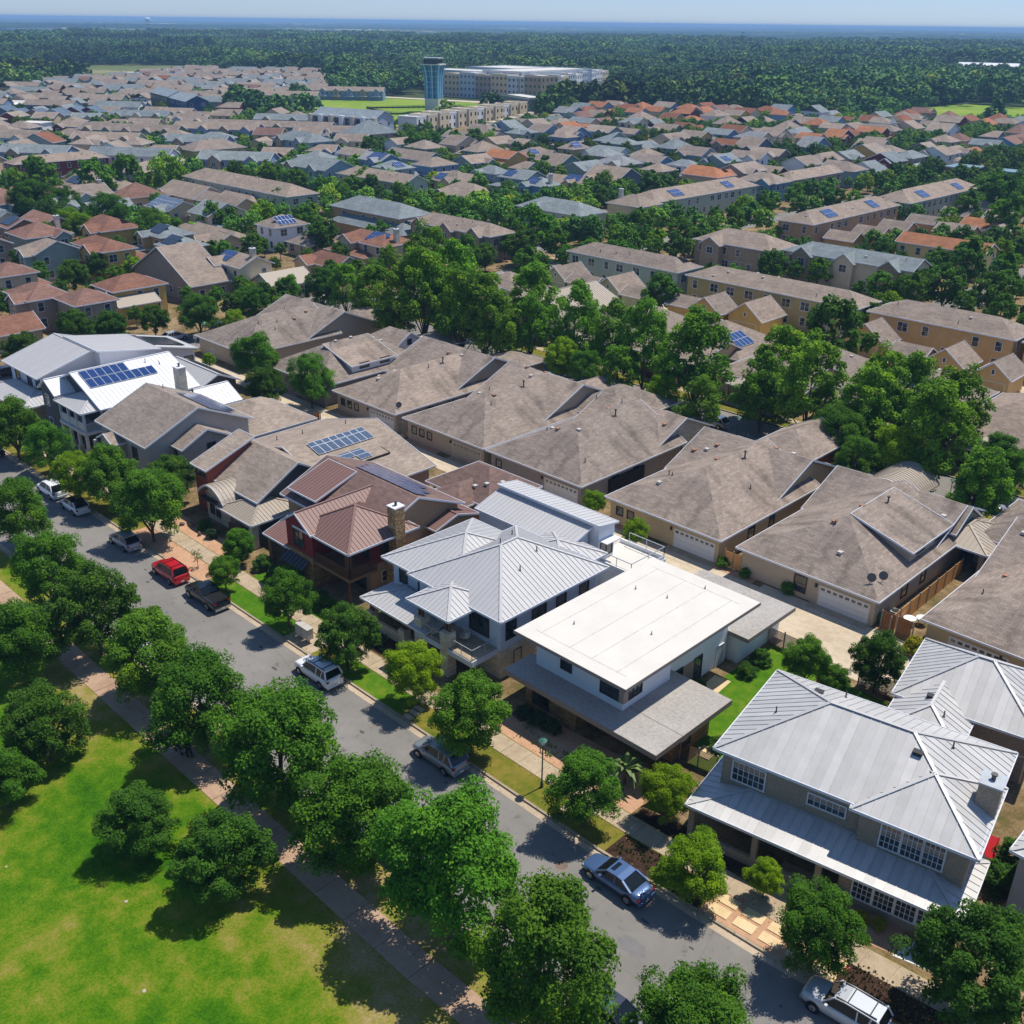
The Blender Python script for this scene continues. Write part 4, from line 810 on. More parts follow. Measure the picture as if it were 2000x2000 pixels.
# the white flat roofed house
def slab(name, parent, x0, y0, x1, y1, z0, z1, mat, edge=None):
    m = MB(); m.box(x0, y0, z0, x1, y1, z1); o = m.build(name, mat, parent)
    if edge: e = MB(); e.box(x0-.03, y0-.04, z0-.02, x1+.03, y0, z1+.02); e.box(x1, y0-.04, z0-.02, x1+.04, y1, z1+.02); e.build('fascia', edge, o)
    return o
GRAV = ground_mat('roof_gravel', [(.36, '8a847e'), (.5, 'a39e98'), (.64, 'bab4ad')], (.3, 4., 22.), (.25, .35, .4))
EDGE = plain('taupe_fascia', '8d837b', .7, 0, .04)
t = empty('flat_roof_house', (-43, 60, 0), 0, 'modern white house with a big flat white roof over gravel covered lower roofs', 'house'); r = rel(t); OCC.append((-43, 62, 9, 14, 0))
rf = slab('roof', t, *r(-48.6, 50.2), *r(-37.3, 68), 6.3, 6.55, plain('white_membrane', 'cfcac0', .6, 0, .05, .5), EDGE)
m = MB(); SEAM = plain('membrane_seam', 'b4ada1', .9, 0, .25, 2)
for x in (-46.9, -43.9, -41.7, -39.2): a = r(x, 51.4); b_ = r(x, 66.6); m.box(a[0], a[1], 6.551, a[0]+.05, b_[1], 6.556)
for y in (51.5, 66.5): a = r(-47.5, y); b_ = r(-38.3, y); m.box(a[0], a[1], 6.552, b_[0], a[1]+.05, 6.557)
m.build('membrane_seam', SEAM, rf)
for q in ((-45.9, 54.3), (-46, 62.3), (-43.2, 63), (-41.9, 66.6), (-40.6, 57.5)):
    m = MB(); x, y = r(*q); m.tube((x, y, 6.55), (x, y, 6.75), .09, .04, 8); m.tube((x, y, 6.75), (x, y, 6.88), .04, .03, 6); m.build('vent_pipe', plain('vent_lead', '9a9ba0', .5), t)
WS = plain('white_render', 'e6e7ea', .8, 0, .02)
m = MB(); a = r(-47.5, 51.7); c = r(-38.6, 57.6); m.box(*a, 3.2, *c, 6.35, 0, 'b'); m.build('upper_wall', WS, t)
m = MB(); a = r(-47.4, 57.5); c = r(-39.6, 67.2); m.box(*a, 0, *c, 6.35); m.build('rear_wall', WS, t)
ub = dict(x0=r(-47.5, 0)[0], y0=r(0, 51.7)[1], x1=r(-38.6, 0)[0]+.01, o=0); window(t, 'f', ub, 3.2, 4.2, 1.0, 1.3, 1, 1, TRIMD); window(t, 'f', ub, 7.6, 4.0, 1.7, 1.7, 2, 1, TRIMD); window(t, 'r', ub, 1.4, 4.0, 1.5, 1.4, 3, 1, TRIMD)
m = MB(); m.box(r(-38.95, 0)[0], r(0, 51.62)[1], 3.9, r(-38.5, 0)[0], r(0, 52.2)[1], 5.8); m.build('corner_panel', plain('tan_panel', 'a48f80', .7), t)
rb = dict(x0=r(-47, 0)[0], y0=r(0, 57.6)[1], x1=r(-39.6, 0)[0]+.01, o=0); window(t, 'r', rb, 2.2, .3, 1.9, 2.1, 1, 1, TRIMD); window(t, 'r', rb, 5.4, .3, 1.0, 2.1, 1, 1, TRIMD); door(t, 'r', rb, 8.6, plain('grey_door', 'b5b8bc', .5))
m = MB(); m.box(rb['x1'], rb['y0']+3.2, .35, rb['x1']+.04, rb['y0']+4.85, 2.4); m.build('taupe_panel', plain('taupe_panel', '9a8575', .7), t)
slab('lower_roof', t, *r(-48.8, 49.3), *r(-33.6, 52.6), 2.85, 3.25, GRAV, EDGE); slab('lower_roof', t, *r(-40, 52.5), *r(-33.59, 58.8), 2.84, 3.252, GRAV, EDGE)
slab('lower_roof', t, *r(-47.6, 67.3), *r(-37.6, 74.9), 2.75, 3.1, GRAV, EDGE); m = MB(); a = r(-47, 67.6); c = r(-38.6, 74.2); m.box(*a, 0, *c, 2.78); m.build('garage_wall', WS, t)
LG = WM('ledge'); m = MB(); a = r(-47.6, 50.6); c = r(-42.2, 53); m.box(*a, 0, *c, 2.86); m.build('ledgestone_wall', LG, t); m = MB(); a = r(-41.0, 52.8); c = r(-34.6, 57.6); m.box(*a, 0, *c, 2.86); m.build('ledgestone_wall', LG, t)
fb = dict(x0=r(-47.6, 0)[0], y0=r(0, 50.6)[1], x1=r(-34.6, 0)[0]+.01, o=0); window(t, 'f', fb, 1.7, .5, 1.6, 1.7, 1, 1, TRIMD)
m = MB(); a = r(-42.1, 52.2); c = r(-41, 52.9); m.box(*a, 0, *c, 2.8); m.build('entry_door', plain('amber_door', 'b07f3c', .5), t); sb = dict(x0=r(-41, 0)[0], y0=r(0, 52.8)[1], x1=r(-34.6, 0)[0]+.01, o=0); window(t, 'f', sb, 2.4, .3, 1.4, 2.0, 1, 1, TRIMD); window(t, 'r', sb, 1.6, .8, 1.2, 1.2, 1, 1, TRIMD)
# the big silver house, turned 10 degrees
AF = 9.8
t = house('silver_roof_house', 'buff brick house with large ribbed silver hip roofs in the lower right foreground', 'house', [b1 := blk(-8.4, -5.6, 8.4, 5.7, 6.25, 'x:hh', .48, 'fieldbrick', 'silver', o=.55, panels=.6), b2 := blk(1.0, -6.05, 8.6, 1.6, 6.2, 'x:hh', .50, 'fieldbrick', 'silver', o=.55, panels=.6), b3 := blk(-8.9, -8.2, 8.9, -2.0, 3.0, 'x:hh', .20, 'fieldbrick', 'silver', nowall=True, panels=.6)], origin=(-21.9, 56.5), ang=AF)
wh = plain('white_window_frame', 'd4d7dc', .5, 0, .02)
window(t, 'f', b1, 1.9, 4.0, 2.2, 1.5, 6, 3, wh); window(t, 'f', b1, 7.2, 4.5, 2.4, .8, 6, 2, wh)
for i in range(3): window(t, 'f', b2, 2.0+i*1.3, 3.9, 1.15, 1.8, 4, 4, wh)
m = MB(); m.box(1.4, -7.4, 0, 8.2, -4.6, 3.12); m.build('ground_floor_wall', WM('fieldbrick'), t); m = MB(); m.box(-7.6, -5.2, 0, 1.4, -4.5, 3.1); m.build('ground_floor_wall', WM('fieldbrick'), t); fb = dict(x0=-6.3, y0=-7.4, o=0); fp = dict(x0=-7.6, y0=-5.2, o=0)
for i in range(4): window(t, 'f', fb, 9.2+i*1.32, .9, 1.15, 1.7, 4, 4, wh)
window(t, 'f', fp, 5.5, .4, 1.6, 2.0, 2, 2, wh); door(t, 'f', fp, 3)
posts(t, [(-8.5, -7.8), (-4.0, -7.8), (.2, -7.8)], 0, 3.05, .38, WM('fieldbrick'), 'brick_post'); m = MB(); m.box(-8.5, -8, 0, -.2, -7.7, .8); m.build('porch_parapet', WM('fieldbrick'), t)
chimney(t, 7.9, -1.2, 1.3, 1.5, 5.5, 8.4, WM('fieldbrick'), plain('grey_cap', 'a9aeb4', .5))
for q in ((-6, -1), (-4.2, 2.2), (3.4, -1.2), (-2.8, 4.1), (5, 1.4)): vent(t, b1, *q, random.choice(['pipe', 'bbox']))
for x in (-7.6, 7.55): m = MB(); m.bar((x, -4.9, 0), (x, -4.9, 6.2), .1, .1); m.build('downpipe', wh, t)
t = house('garage', 'garage wing with crossing silver metal hip roofs behind the buff brick house', 'garage', [b1 := blk(-5.3, -4.7, 5.2, 4.7, 4.4, 'x:hh', .55, 'fieldbrick', 'silver', o=.6, panels=.6), b2 := blk(-5.0, -9.0, .6, 1, 4.1, 'y:hh', .5, 'greytaupe', 'silver', o=.6, panels=.6)], origin=(-20.3, 72.3), ang=AF)
garage_door(t, 'f', dict(b1, o=.6), 7.6, 3, 2.4, plain('grey_shutter', '8a8781', .6), 0)
vent(t, b2, -2.5, -5, 'bbox'); vent(t, b2, -1.2, -6.4, 'pipe')
t = house('house', 'neighbouring house with a strip of silver roof at the right edge', 'house', [blk(-11.6, 55, -3, 69, 5.5, 'y:hh', .4, 'greytaupe', 'silver', panels=.6)])
# houses facing the back street, seen over its trees
for i, (xc, wc, rc) in enumerate([(-40.8, 'alleytan', 'brown'), (-57.2, 'alleygrey', 'brown'), (-73.8, 'alleytan', 'brown'), (-91.2, 'alleyyellow', 'brown'), (-107.6, 'alleygrey', 'brown'), (-140.5, 'alleytan', 'brown')]):
    lab = ['at the far right, grey walled', 'with one dark blue solar array, behind the dense trees', 'with a wide porch over the trees', 'with a bright blue solar array near the yellow garages', 'with four white roof vents left of the blue solar array', 'beside the corner of the side street'][i]
    b1 = blk(xc-7.6, 135, xc+8.2, 149.6, 3, 'y:hh', .46, wc, rc); b2 = blk(xc-9, 127.5, xc+6.4, 140, 3.2, 'x:hg', .44, wc, rc); b3 = blk(xc-5, 124.6, xc+4, 131, 2.9, 'x:hh', .3, wc, 'tanmetal', nowall=True)
    t = house('house', 'brown back street house '+lab, 'house', [b1, b2, b3]); r = rel(t)
    if i == 3: solar(t, b1, 'right', 3.2, 2.4, 4, 2, 1.05, 1.65, 'blue')
    if i == 1: solar(t, b1, 'front', 6.2, 2.2, 5, 2, 1.05, 1.65, 'blue')
    auto_windows(t, b2, TRIM); window(t, 'r', b1, 4, 1, 1, 1.2, 1, 1, TRIM)
    posts(t, [r(xc-4.6, 125), r(xc-.5, 125), r(xc+3.6, 125)], 0, 2.95, .4, WM(wc))
    for k in range(4): vent(t, b1, *r(xc+random.uniform(-4, 5), random.uniform(139, 145)), random.choice(['box', 'pipe', 'flue']))
t = house('house', 'tan house with ribbed metal gable roofs and an orange board wall behind the trees', 'house', [blk(-131.5, 128, -117.5, 149, 3.6, 'y:gg', .40, 'cream', 'tanmetal', panels=.6), blk(-122.5, 131, -116, 141, 3.4, 'x:gg', .36, 'woodred', 'tanmetal', o=.4)])

# ------------------------------------------------------------------ vehicles
def paint(name, h, metal=.5): 
    if name in MATS: return MATS[name]
    t = NT(name, .3, metal*.45, .5); t.b.inputs['Coat Weight'].default_value = .8; t.b.inputs['Coat Roughness'].default_value = .08; t.color(hexc(h)); MATS[name] = t.m; return t.m
M_TYRE = plain('tyre_rubber', '1c1c1d', .85); M_RIM = plain('alloy_rim', 'b4b6ba', .3, .85)
M_TAIL = plain('tail_lamp_red', '8a1014', .25); M_HEAD = plain('head_lamp_glass', '9aa2a8', .1); M_PLATE = plain('number_plate', 'd8d8d0', .5)
def _cg():
    t = NT('car_glass', .08, 0, .5); t.color(hexc('14191c')); return t.m
CARGLASS = _cg()
PROF = {   # station x (nose at 0), top z, half width, bottom z ; roofline: list of (x, z) ; length, width
 'sedan': dict(L=4.85, st=[(0, .62, .62), (.12, .72, .78), (.7, .84, .88), (1.35, .93, .91), (2.4, .95, .92), (3.6, .98, .91), (4.1, 1.02, .88), (4.62, 1.0, .82), (4.8, .86, .76), (4.85, .6, .72)], cab=[(1.25, .93), (2.05, 1.40), (2.9, 1.45), (3.35, 1.40), (4.15, 1.03)], w=.92),
 'suv': dict(L=4.7, st=[(0, .75, .66), (.1, .86, .82), (.6, 1.02, .90), (1.25, 1.10, .93), (2.4, 1.12, .94), (3.7, 1.14, .93), (4.5, 1.12, .90), (4.66, 1.0, .86), (4.7, .7, .82)], cab=[(1.15, 1.09), (1.85, 1.66), (2.6, 1.74), (4.05, 1.70), (4.58, 1.13)], w=.94),
 'boxy': dict(L=4.75, st=[(0, .8, .70), (.08, .98, .84), (.6, 1.08, .90), (1.35, 1.14, .93), (2.4, 1.16, .93), (3.9, 1.18, .93), (4.6, 1.16, .92), (4.72, 1.0, .88), (4.75, .62, .85)], cab=[(1.3, 1.13), (1.85, 1.70), (2.5, 1.78), (4.35, 1.76), (4.64, 1.17)], w=.94),
 'hatch': dict(L=4.45, st=[(0, .68, .64), (.1, .8, .78), (.6, .96, .87), (1.15, 1.04, .90), (2.3, 1.07, .91), (3.6, 1.10, .89), (4.25, 1.08, .84), (4.42, .92, .8), (4.45, .62, .76)], cab=[(1.0, 1.02), (1.75, 1.52), (2.4, 1.60), (3.6, 1.54), (4.3, 1.09)], w=.90),
 'pickup': dict(L=5.6, st=[(0, .85, .74), (.1, 1.02, .88), (.7, 1.12, .94), (1.45, 1.17, .97), (2.4, 1.18, .97), (3.55, 1.18, .97), (5.5, 1.14, .96), (5.6, .7, .92)], cab=[(1.4, 1.16), (2.0, 1.72), (2.5, 1.80), (3.1, 1.76), (3.55, 1.2)], w=.98),
}
CARM = {}
def car(kind, col, x, y, head, label, cat='car', group=None, roofbars=False, name='parked_car', sunroof=None, z=0.):
    """head: heading in degrees of the nose"""
    p = PROF[kind]; L = p['L']; pm = paint(*col)
    t = empty(name, (x, y, z), math.radians(head)+math.pi, label, cat, group); t['label'] = label
    cx = -L/2
    # lower shell
    b = MB(); R = []
    for (sx, zt, w) in p['st']:
        r_ = [(0, zt), (w*.62, zt-.005), (w*.86, zt-.04), (w*.97, zt-.14), (w, (zt+.45)/2), (w*.99, .48), (w*.93, .28), (0, .22)]
        R.append([(sx+cx, a, c) for a, c in r_] + [(sx+cx, -a, c) for a, c in r_[-2:0:-1]])
    for A, B in zip(R, R[1:]):
        n = len(A)
        for i in range(n): j = (i+1) % n; b.face([A[i], B[i], B[j], A[j]][::-1])
    b.face(R[0][::-1]); b.face(R[-1])
    bo = b.build('body', pm, t, smooth=True); m = bo.modifiers.new('s', 'SUBSURF'); m.levels = m.render_levels = 1
    # cabin glass, roof panel, pillars
    cab = p['cab']; w = p['w']; gl = MB(); rf = MB(); S = []
    for i, (sx, z_) in enumerate(cab):
        f = (z_-cab[0][1])/(max(c[1] for c in cab)-cab[0][1]); f = max(0, min(1, f)); ww = w*(.90-.17*f)
        S.append((sx+cx, z_, ww, f))
    def ring(s, dz=0, k=1.): return [(s[0], -s[2]*k, s[1]+dz), (s[0], s[2]*k, s[1]+dz)]
    beltz = [np.interp(s[0]-cx, [q[0] for q in p['st']], [q[1] for q in p['st']])-.03 for s in S]
    for i in range(len(S)-1):
        a, c = S[i], S[i+1]; A, C = ring(a), ring(c)
        (rf if .85 < a[3] and .85 < c[3] else gl).face([A[0], C[0], C[1], A[1]][::-1])
        for sgn in (-1, 1):
            q = [(a[0], sgn*w*.9, beltz[i]), (c[0], sgn*w*.9, beltz[i+1]), (c[0], sgn*c[2], c[1]), (a[0], sgn*a[2], a[1])]
            gl.face(q if sgn < 0 else q[::-1])
    gl.build('window_glass', CARGLASS, t)
    tops = [s for s in S if s[3] > .85]; rr = MB()
    for a, c in zip(tops, tops[1:]):
        e = .03; q = [(a[0]-.02, -a[2]-.01), (c[0]+.02, -c[2]-.01), (c[0]+.02, c[2]+.01), (a[0]-.02, a[2]+.01)]
        zz = [a[1], c[1], c[1], a[1]]; rr.face([(q[i][0], q[i][1], zz[i]+e) for i in range(4)]); rr.face([(q[i][0], q[i][1], zz[i]-.05) for i in range(4)][::-1])
        for i in (0, 2): j = (i+1) % 4; rr.face([(q[i][0], q[i][1], zz[i]-.05), (q[j][0], q[j][1], zz[j]-.05), (q[j][0], q[j][1], zz[j]+e), (q[i][0], q[i][1], zz[i]+e)])
    a, c = tops[0], tops[-1]
    rr.face([(a[0]-.02, a[2], a[1]-.05), (a[0]-.02, -a[2], a[1]-.05), (a[0]-.02, -a[2], a[1]+.03), (a[0]-.02, a[2], a[1]+.03)]); rr.face([(c[0]+.02, -c[2], c[1]-.05), (c[0]+.02, c[2], c[1]-.05), (c[0]+.02, c[2], c[1]+.03), (c[0]+.02, -c[2], c[1]+.03)])
    rr.build('roof', pm if sunroof != 'glass' else CARGLASS, t)
    PLR = []
    for sgn in (-1, 1):
        f0, r0 = S[0], S[-1]; t0, t1 = tops[0], tops[-1]; yb = sgn*w*.9
        PLR += [((f0[0], yb, f0[1]), (t0[0], sgn*t0[2], t0[1]), .07, .07), ((r0[0], yb, r0[1]), (t1[0], sgn*t1[2], t1[1]), .13, .09)]
        mid = (t0[0]*.45+t1[0]*.55); PLR.append(((mid+.05, sgn*w*.905, beltz[1]), (mid, sgn*t0[2]*1.0, t0[1]), .08, .05))
        if kind in ('suv', 'boxy', 'hatch'): PLR.append(((t1[0]-.45, sgn*w*.905, beltz[-2]), (t1[0]-.35, sgn*t1[2], t1[1]), .12, .05))
    for q in PLR: MB().bar(*q).build('pillar', pm, t)
    # wheels
    wr = .34 if kind != 'pickup' else .39; fx, rx = (.88, L-.95) if kind != 'pickup' else (1.0, L-1.3)
    if 'wheel'+str(wr) not in CARM:
        a = MB(); a.tube((0, -.11, 0), (0, .11, 0), wr, wr, 20); r2 = MB(); r2.tube((0, -.125, 0), (0, .125, 0), wr*.62, wr*.62, 14); h2 = MB(); h2.tube((0, -.135, 0), (0, .135, 0), wr*.15, wr*.12, 8)
        CARM['wheel'+str(wr)] = (a.mesh('tyre', M_TYRE), r2.mesh('rim', M_RIM), h2.mesh('hub', M_BLK))
        ar = MB(); ar.tube((0, -.02, 0), (0, .02, 0), wr+.07, wr+.07, 20); CARM['arch'+str(wr)] = ar.mesh('wheel_arch', M_BLK)
    ty, ri, hb = CARM['wheel'+str(wr)]
    for wx in (fx, rx):
        for sgn in (-1, 1):
            we = bpy.data.objects.new('wheel', ty); COL.objects.link(we); we.parent = t; we.location = (wx+cx, sgn*(w-.09), wr); inst('rim', ri, we); inst('hub', hb, we)
            inst('wheel_arch', CARM['arch'+str(wr)], t, (wx+cx, sgn*(w-.015), wr+.02))
    hz = p['st'][1][1]
    for sgn in (-1, 1):
        h = MB(); h.box(cx+.09, sgn*w*.5, hz-.2, cx+.3, sgn*w*.8, hz-.09); h.build('headlight', M_HEAD, t)
        l = MB(); zz = p['st'][-2][1]; l.box(-cx-.24, sgn*w*.62, zz-.2, -cx-.02, sgn*w*.88, zz-.02); l.build('tail_light', M_TAIL, t)
        mr = MB(); mr.box(S[1][0]-.32, sgn*(w+.02), S[0][1]+.02, S[1][0]-.16, sgn*(w+.2), S[0][1]+.17); mr.build('wing_mirror', pm, t)
    bp = MB(); bp.box(-cx-.1, -w*.84, .3, -cx+.05, w*.84, .55); bp.build('rear_bumper', pm if kind != 'pickup' else plain('chrome', 'b8babd', .2, .95), t)
    bp = MB(); bp.box(cx-.03, -w*.7, .28, cx+.14, w*.7, .5); bp.build('front_bumper', pm, t)
    n = MB(); n.box(-cx+.05, -.16, .38, -cx+.062, .16, .52); n.build('number_plate', M_PLATE, t)
    if kind == 'pickup':
        bd = MB(); x0, x1, zt = 3.62+cx, L-.12+cx, 1.2
        bd.box(x0, -w*.86, zt-.01, x1, w*.86, zt+.006, 0, 'b'); bd.build('truck_bed', plain('bed_liner', '060607', .9), t)
        rl = MB(); 
        for sgn in (-1, 1): rl.box(x0, sgn*w*.84, zt-.02, x1, sgn*w*.97, zt+.07)
        rl.box(x1-.08, -w*.9, zt-.02, x1+.06, w*.9, zt+.06); rl.box(x0, -w*.9, zt-.02, x0+.08, w*.9, zt+.09); rl.build('bed_rails', pm, t)
    if roofbars:
        rb = MB(); 
        for sgn in (-1, 1): rb.bar((tops[0][0]+.1, sgn*tops[0][2]*.86, tops[0][1]+.1), (tops[-1][0]-.1, sgn*tops[-1][2]*.86, tops[-1][1]+.1), .05, .05)
        for fx_ in (.3, .8):
            xx = tops[0][0]*(1-fx_)+tops[-1][0]*fx_; rb.bar((xx, -w*.66, tops[0][1]+.14), (xx, w*.66, tops[0][1]+.14), .06, .04)
        rb.build('roof_rack', M_BLK, t)
    if sunroof is True:
        s_ = MB(); xx = tops[0][0]+.12; s_.box(xx, -.42, tops[0][1]+.01, xx+.5, .42, tops[0][1]+.055); s_.build('sunroof', CARGLASS, t)
    return t
PK = 'cars parked along the kerb'
P_ = {'white': ('white_car_paint', 'e4e6e8', .0), 'pearl': ('pearl_white_paint', 'd2d6da', .2), 'silver': ('silver_car_paint', '9a9ea5', .7), 'red': ('red_car_paint', 'b3101c', .1), 'black': ('black_car_paint', '0a0b0d', .2),
      'steel': ('steel_grey_paint', '8c949c', .7), 'blue': ('steel_blue_paint', '4a668f', .6), 'navy': ('navy_car_paint', '1b2338', .4), 'lsilver': ('light_silver_paint', 'c0c4ca', .5), 'teal': ('teal_blue_paint', '3f7f9c', .4), 'maroon': ('dark_maroon_paint', '3a1418', .3), 'dgrey': ('dark_grey_paint', '34383c', .4)}
car('suv', P_['white'], -114.1, 40.7, 180, 'white crossover parked furthest up the kerb, behind the white glass roofed saloon', 'car', PK)
car('hatch', P_['pearl'], -108.1, 40.7, 180, 'white car with a black glass roof parked beside the green street lamp', 'car', PK, sunroof='glass')
car('hatch', P_['silver'], -96.1, 40.6, 180, 'silver hatchback parked by the rock garden with a young tree', 'car', PK)
car('boxy', P_['red'], -86.7, 40.6, 180, 'bright red estate car parked by the kerb', 'car', PK, roofbars=True, sunroof=True)
car('pickup', P_['black'], -79.9, 40.7, 180, 'black pickup truck parked behind the red car', 'pickup truck', PK, name='pickup_truck')
car('boxy', P_['white'], -62.2, 40.7, 180, 'white off-road wagon with roof rack parked past the grey utility cabinets', 'car', PK, roofbars=True)
car('suv', P_['steel'], -46.9, 40.7, 180, 'steel grey crossover parked in front of the white flat roofed house', 'car', PK)
car('sedan', P_['blue'], -29.8, 40.6, 180, 'steel blue saloon with sunroof parked near the manhole', 'car', PK, sunroof=True)
car('boxy', P_['lsilver'], -14.6, 42.0, 184, 'large silver four wheel drive with roof bars at the lower right corner', 'car', PK, roofbars=True)
car('sedan', P_['navy'], -23.6, 32.6, 3, 'dark navy car peeking out from under the tree beside the park street lamp', 'car', PK)
car('boxy', P_['white'], -47.2, 32.2, 0, 'white car mostly hidden under the street trees opposite the steel grey crossover', 'car', PK)
car('hatch', P_['silver'], -41.6, 32.2, 0, 'silver car hidden under the park side trees next to the white one', 'car', PK)
car('boxy', P_['white'], -76.6, 32.2, 0, 'white van glimpsed through leaves opposite the black pickup', 'car', PK)
car('hatch', P_['pearl'], -96.0, 32.2, 0, 'pale car glimpsed through leaves opposite the silver hatchback', 'car', PK)
car('sedan', P_['maroon'], -162.2, 54.7, 90, 'dark maroon car on the side street behind the grey metal roofed house', 'car')
car('hatch', P_['lsilver'], -162.2, 83, 90, 'silver car parked on the side street behind the black solar roof', 'car')
car('suv', P_['dgrey'], -161.8, 92, 90, 'dark grey car parked further along the side street', 'car')
car('sedan', P_['black'], -154.2, 86, 270, 'black car parked beside the brown garage wall at the corner', 'car')
car('sedan', P_['black'], -131.5, 40.6, 180, 'dark car cut off by the left edge of the picture', 'car', PK)
car('sedan', P_['teal'], -79.0, 210, 90, 'teal blue car in the street behind the long amber terrace', 'car', z=.12)
car('hatch', P_['silver'], -73.8, 115.2, 180, 'silver car parked by the green street lamp on the tree-lined back street', 'car')
car('sedan', P_['black'], -114.6, 115.2, 180, 'black car parked under the tall trees of the back street', 'car')
car('suv', P_['white'], -30.2, 115.4, 180, 'white car parked at the right end of the tree-lined back street', 'car')
car('sedan', P_['silver'], -36.8, 115.2, 180, 'grey car half hidden by leaves behind the curved porch roof', 'car')

# ------------------------------------------------------------------ trees
def leafmat():
    t = NT('foliage', .75, 0, .12); oi = t.n('ShaderNodeObjectInfo'); at = t.n('ShaderNodeAttribute', attribute_name='leafvar')
    c = t.mix(1., oi.outputs['Color'], t.ramp(at.outputs['Fac'], [(0, (.62, .68, .66, 1)), (.5, (1, 1, 1, 1)), (.85, (1.3, 1.22, .95, 1)), (1, (1.9, 1.55, .8, 1))]), 'MULTIPLY')
    t.color(c); tr = t.n('ShaderNodeBsdfTranslucent'); c2 = t.mix(1., c, (1.0, 1.15, .5, 1), 'MULTIPLY'); t.l(c2, tr.inputs[0])
    mx = t.n('ShaderNodeMixShader', i_0=.32); t.l(t.b.outputs[0], mx.inputs[1]); t.l(tr.outputs[0], mx.inputs[2]); t.l(mx.outputs[0], t.t.nodes['Material Output'].inputs[0]); return t.m
LEAF = leafmat(); BARK = plain('bark', '5b4c3e', .95, 0, .2, 3)
def crown_mesh(name, seed, n_cl, per, leaf, tall=1.0, clump=.26, flat=0.):
    """unit crown (radius 1) of leaf blades set in clumps on the ends of limbs; base at z 0"""
    R = np.random.default_rng(seed); H = 1.05*tall
    d = R.normal(size=(n_cl, 3)); d /= np.linalg.norm(d, axis=1)[:, None]; d[:, 2] = np.where(d[:, 2] < -.8, -d[:, 2], d[:, 2])
    rr = R.uniform(.35, .9, n_cl)**.7
    lob = 1+.16*np.sin(3*np.arctan2(d[:, 1], d[:, 0])+seed)+.1*np.sin(5*np.arctan2(d[:, 1], d[:, 0])+2*seed)
    C = d*rr[:, None]*np.stack([lob, lob, np.full(n_cl, H)], 1); 
    if tall > 1.2: C[:, :2] *= (1.05-.38*np.clip(C[:, 2:3]/H, -.6, 1))
    C[:, 2] += H*.92
    cr = clump*R.uniform(.65, 1.25, n_cl)
    N = n_cl*per; ci = np.repeat(np.arange(n_cl), per)
    u = R.normal(size=(N, 3)); u /= np.linalg.norm(u, axis=1)[:, None]; u[:, 2] = np.where(u[:, 2] < -.45, -u[:, 2], u[:, 2])
    P = C[ci] + u*cr[ci][:, None]*R.uniform(.55, 1.05, N)[:, None]*np.array([1.05, 1.05, .95 if tall < 1.2 else 1.15])
    nrm = u*.8 + np.array([0, 0, .55]) + R.normal(size=(N, 3))*.55; nrm /= np.linalg.norm(nrm, axis=1)[:, None]
    a = np.cross(nrm, R.normal(size=(N, 3))); a /= np.linalg.norm(a, axis=1)[:, None]; b = np.cross(nrm, a)
    s = leaf*R.uniform(.6, 1.25, N)[:, None]
    q = [P - a*s, P + b*s*.62 + nrm*s*.12, P + a*s, P - b*s*.62 + nrm*s*.12]
    V = np.stack(q, 1).reshape(-1, 3); F = np.arange(N*4).reshape(-1, 4)
    me = bpy.data.meshes.new(name); me.vertices.add(N*4); me.loops.add(N*4); me.polygons.add(N)
    me.vertices.foreach_set('co', V.astype(np.float32).ravel()); me.loops.foreach_set('vertex_index', F.astype(np.int32).ravel())
    me.polygons.foreach_set('loop_start', np.arange(0, N*4, 4, dtype=np.int32)); me.polygons.foreach_set('loop_total', np.full(N, 4, dtype=np.int32))
    me.update(calc_edges=True); at = me.attributes.new('leafvar', 'FLOAT', 'FACE')
    at.data.foreach_set('value', np.clip(R.normal(.5, .16, n_cl)[ci]+R.normal(0, .16, N), 0, 1).astype(np.float32)); me.materials.append(LEAF)
    return me
def trunk_mesh(name, seed, tall=1.0, base=1.0):
    R = random.Random(seed); m = MB(); m.tube((0, 0, -base), (.02, .01, .1), .055, .042, 7); H = 1.05*tall
    for i in range(7):
        a = i*2.4+R.random(); r_ = R.uniform(.35, .7); z = R.uniform(.6, 1.5)*H*.8; z0 = R.uniform(-.05, .5)
        m.tube((.02, .01, z0-.1), (r_*math.cos(a)*.5, r_*math.sin(a)*.5, (z0+z)/2), .028, .02, 5, caps=False); m.tube((r_*math.cos(a)*.5, r_*math.sin(a)*.5, (z0+z)/2), (r_*math.cos(a), r_*math.sin(a), z), .02, .008, 5, caps=False)
    m.tube((.02, .01, .05), (0, 0, 1.3*H), .042, .012, 6, caps=False); return m.mesh(name, BARK, smooth=True)
CR = {'near': [crown_mesh('crown', s, 120, 350, .028, 1.0, .22) for s in (1, 2, 3, 4)], 'oak': [crown_mesh('crown', s, 150, 260, .028, .92, .18) for s in (11, 12)],
      'plane': [crown_mesh('crown', s, 95, 150, .046, 1.45, .21) for s in (21, 22, 23)], 'mid': [crown_mesh('crown', s, 56, 60, .085, 1.0, .24) for s in (31, 32, 33)],
      'sapling': [crown_mesh('crown', 41, 16, 16, .12, 1.3, .3)], 'shrub': [crown_mesh('crown', s, 50, 110, .06, .7, .28) for s in (51, 52)]}
TK = {k: trunk_mesh('trunk', i, 1.45 if k == 'plane' else 1.0) for i, k in enumerate(CR)}
LC = {'m': (.088, .215, .016), 'o': (.066, .160, .016), 'y': (.175, .315, .008), 'p': (.130, .275, .020), 's': (.06, .15, .02), 'a': (.12, .19, .05), 'd': (.04, .09, .04)}
NTREE = [0]
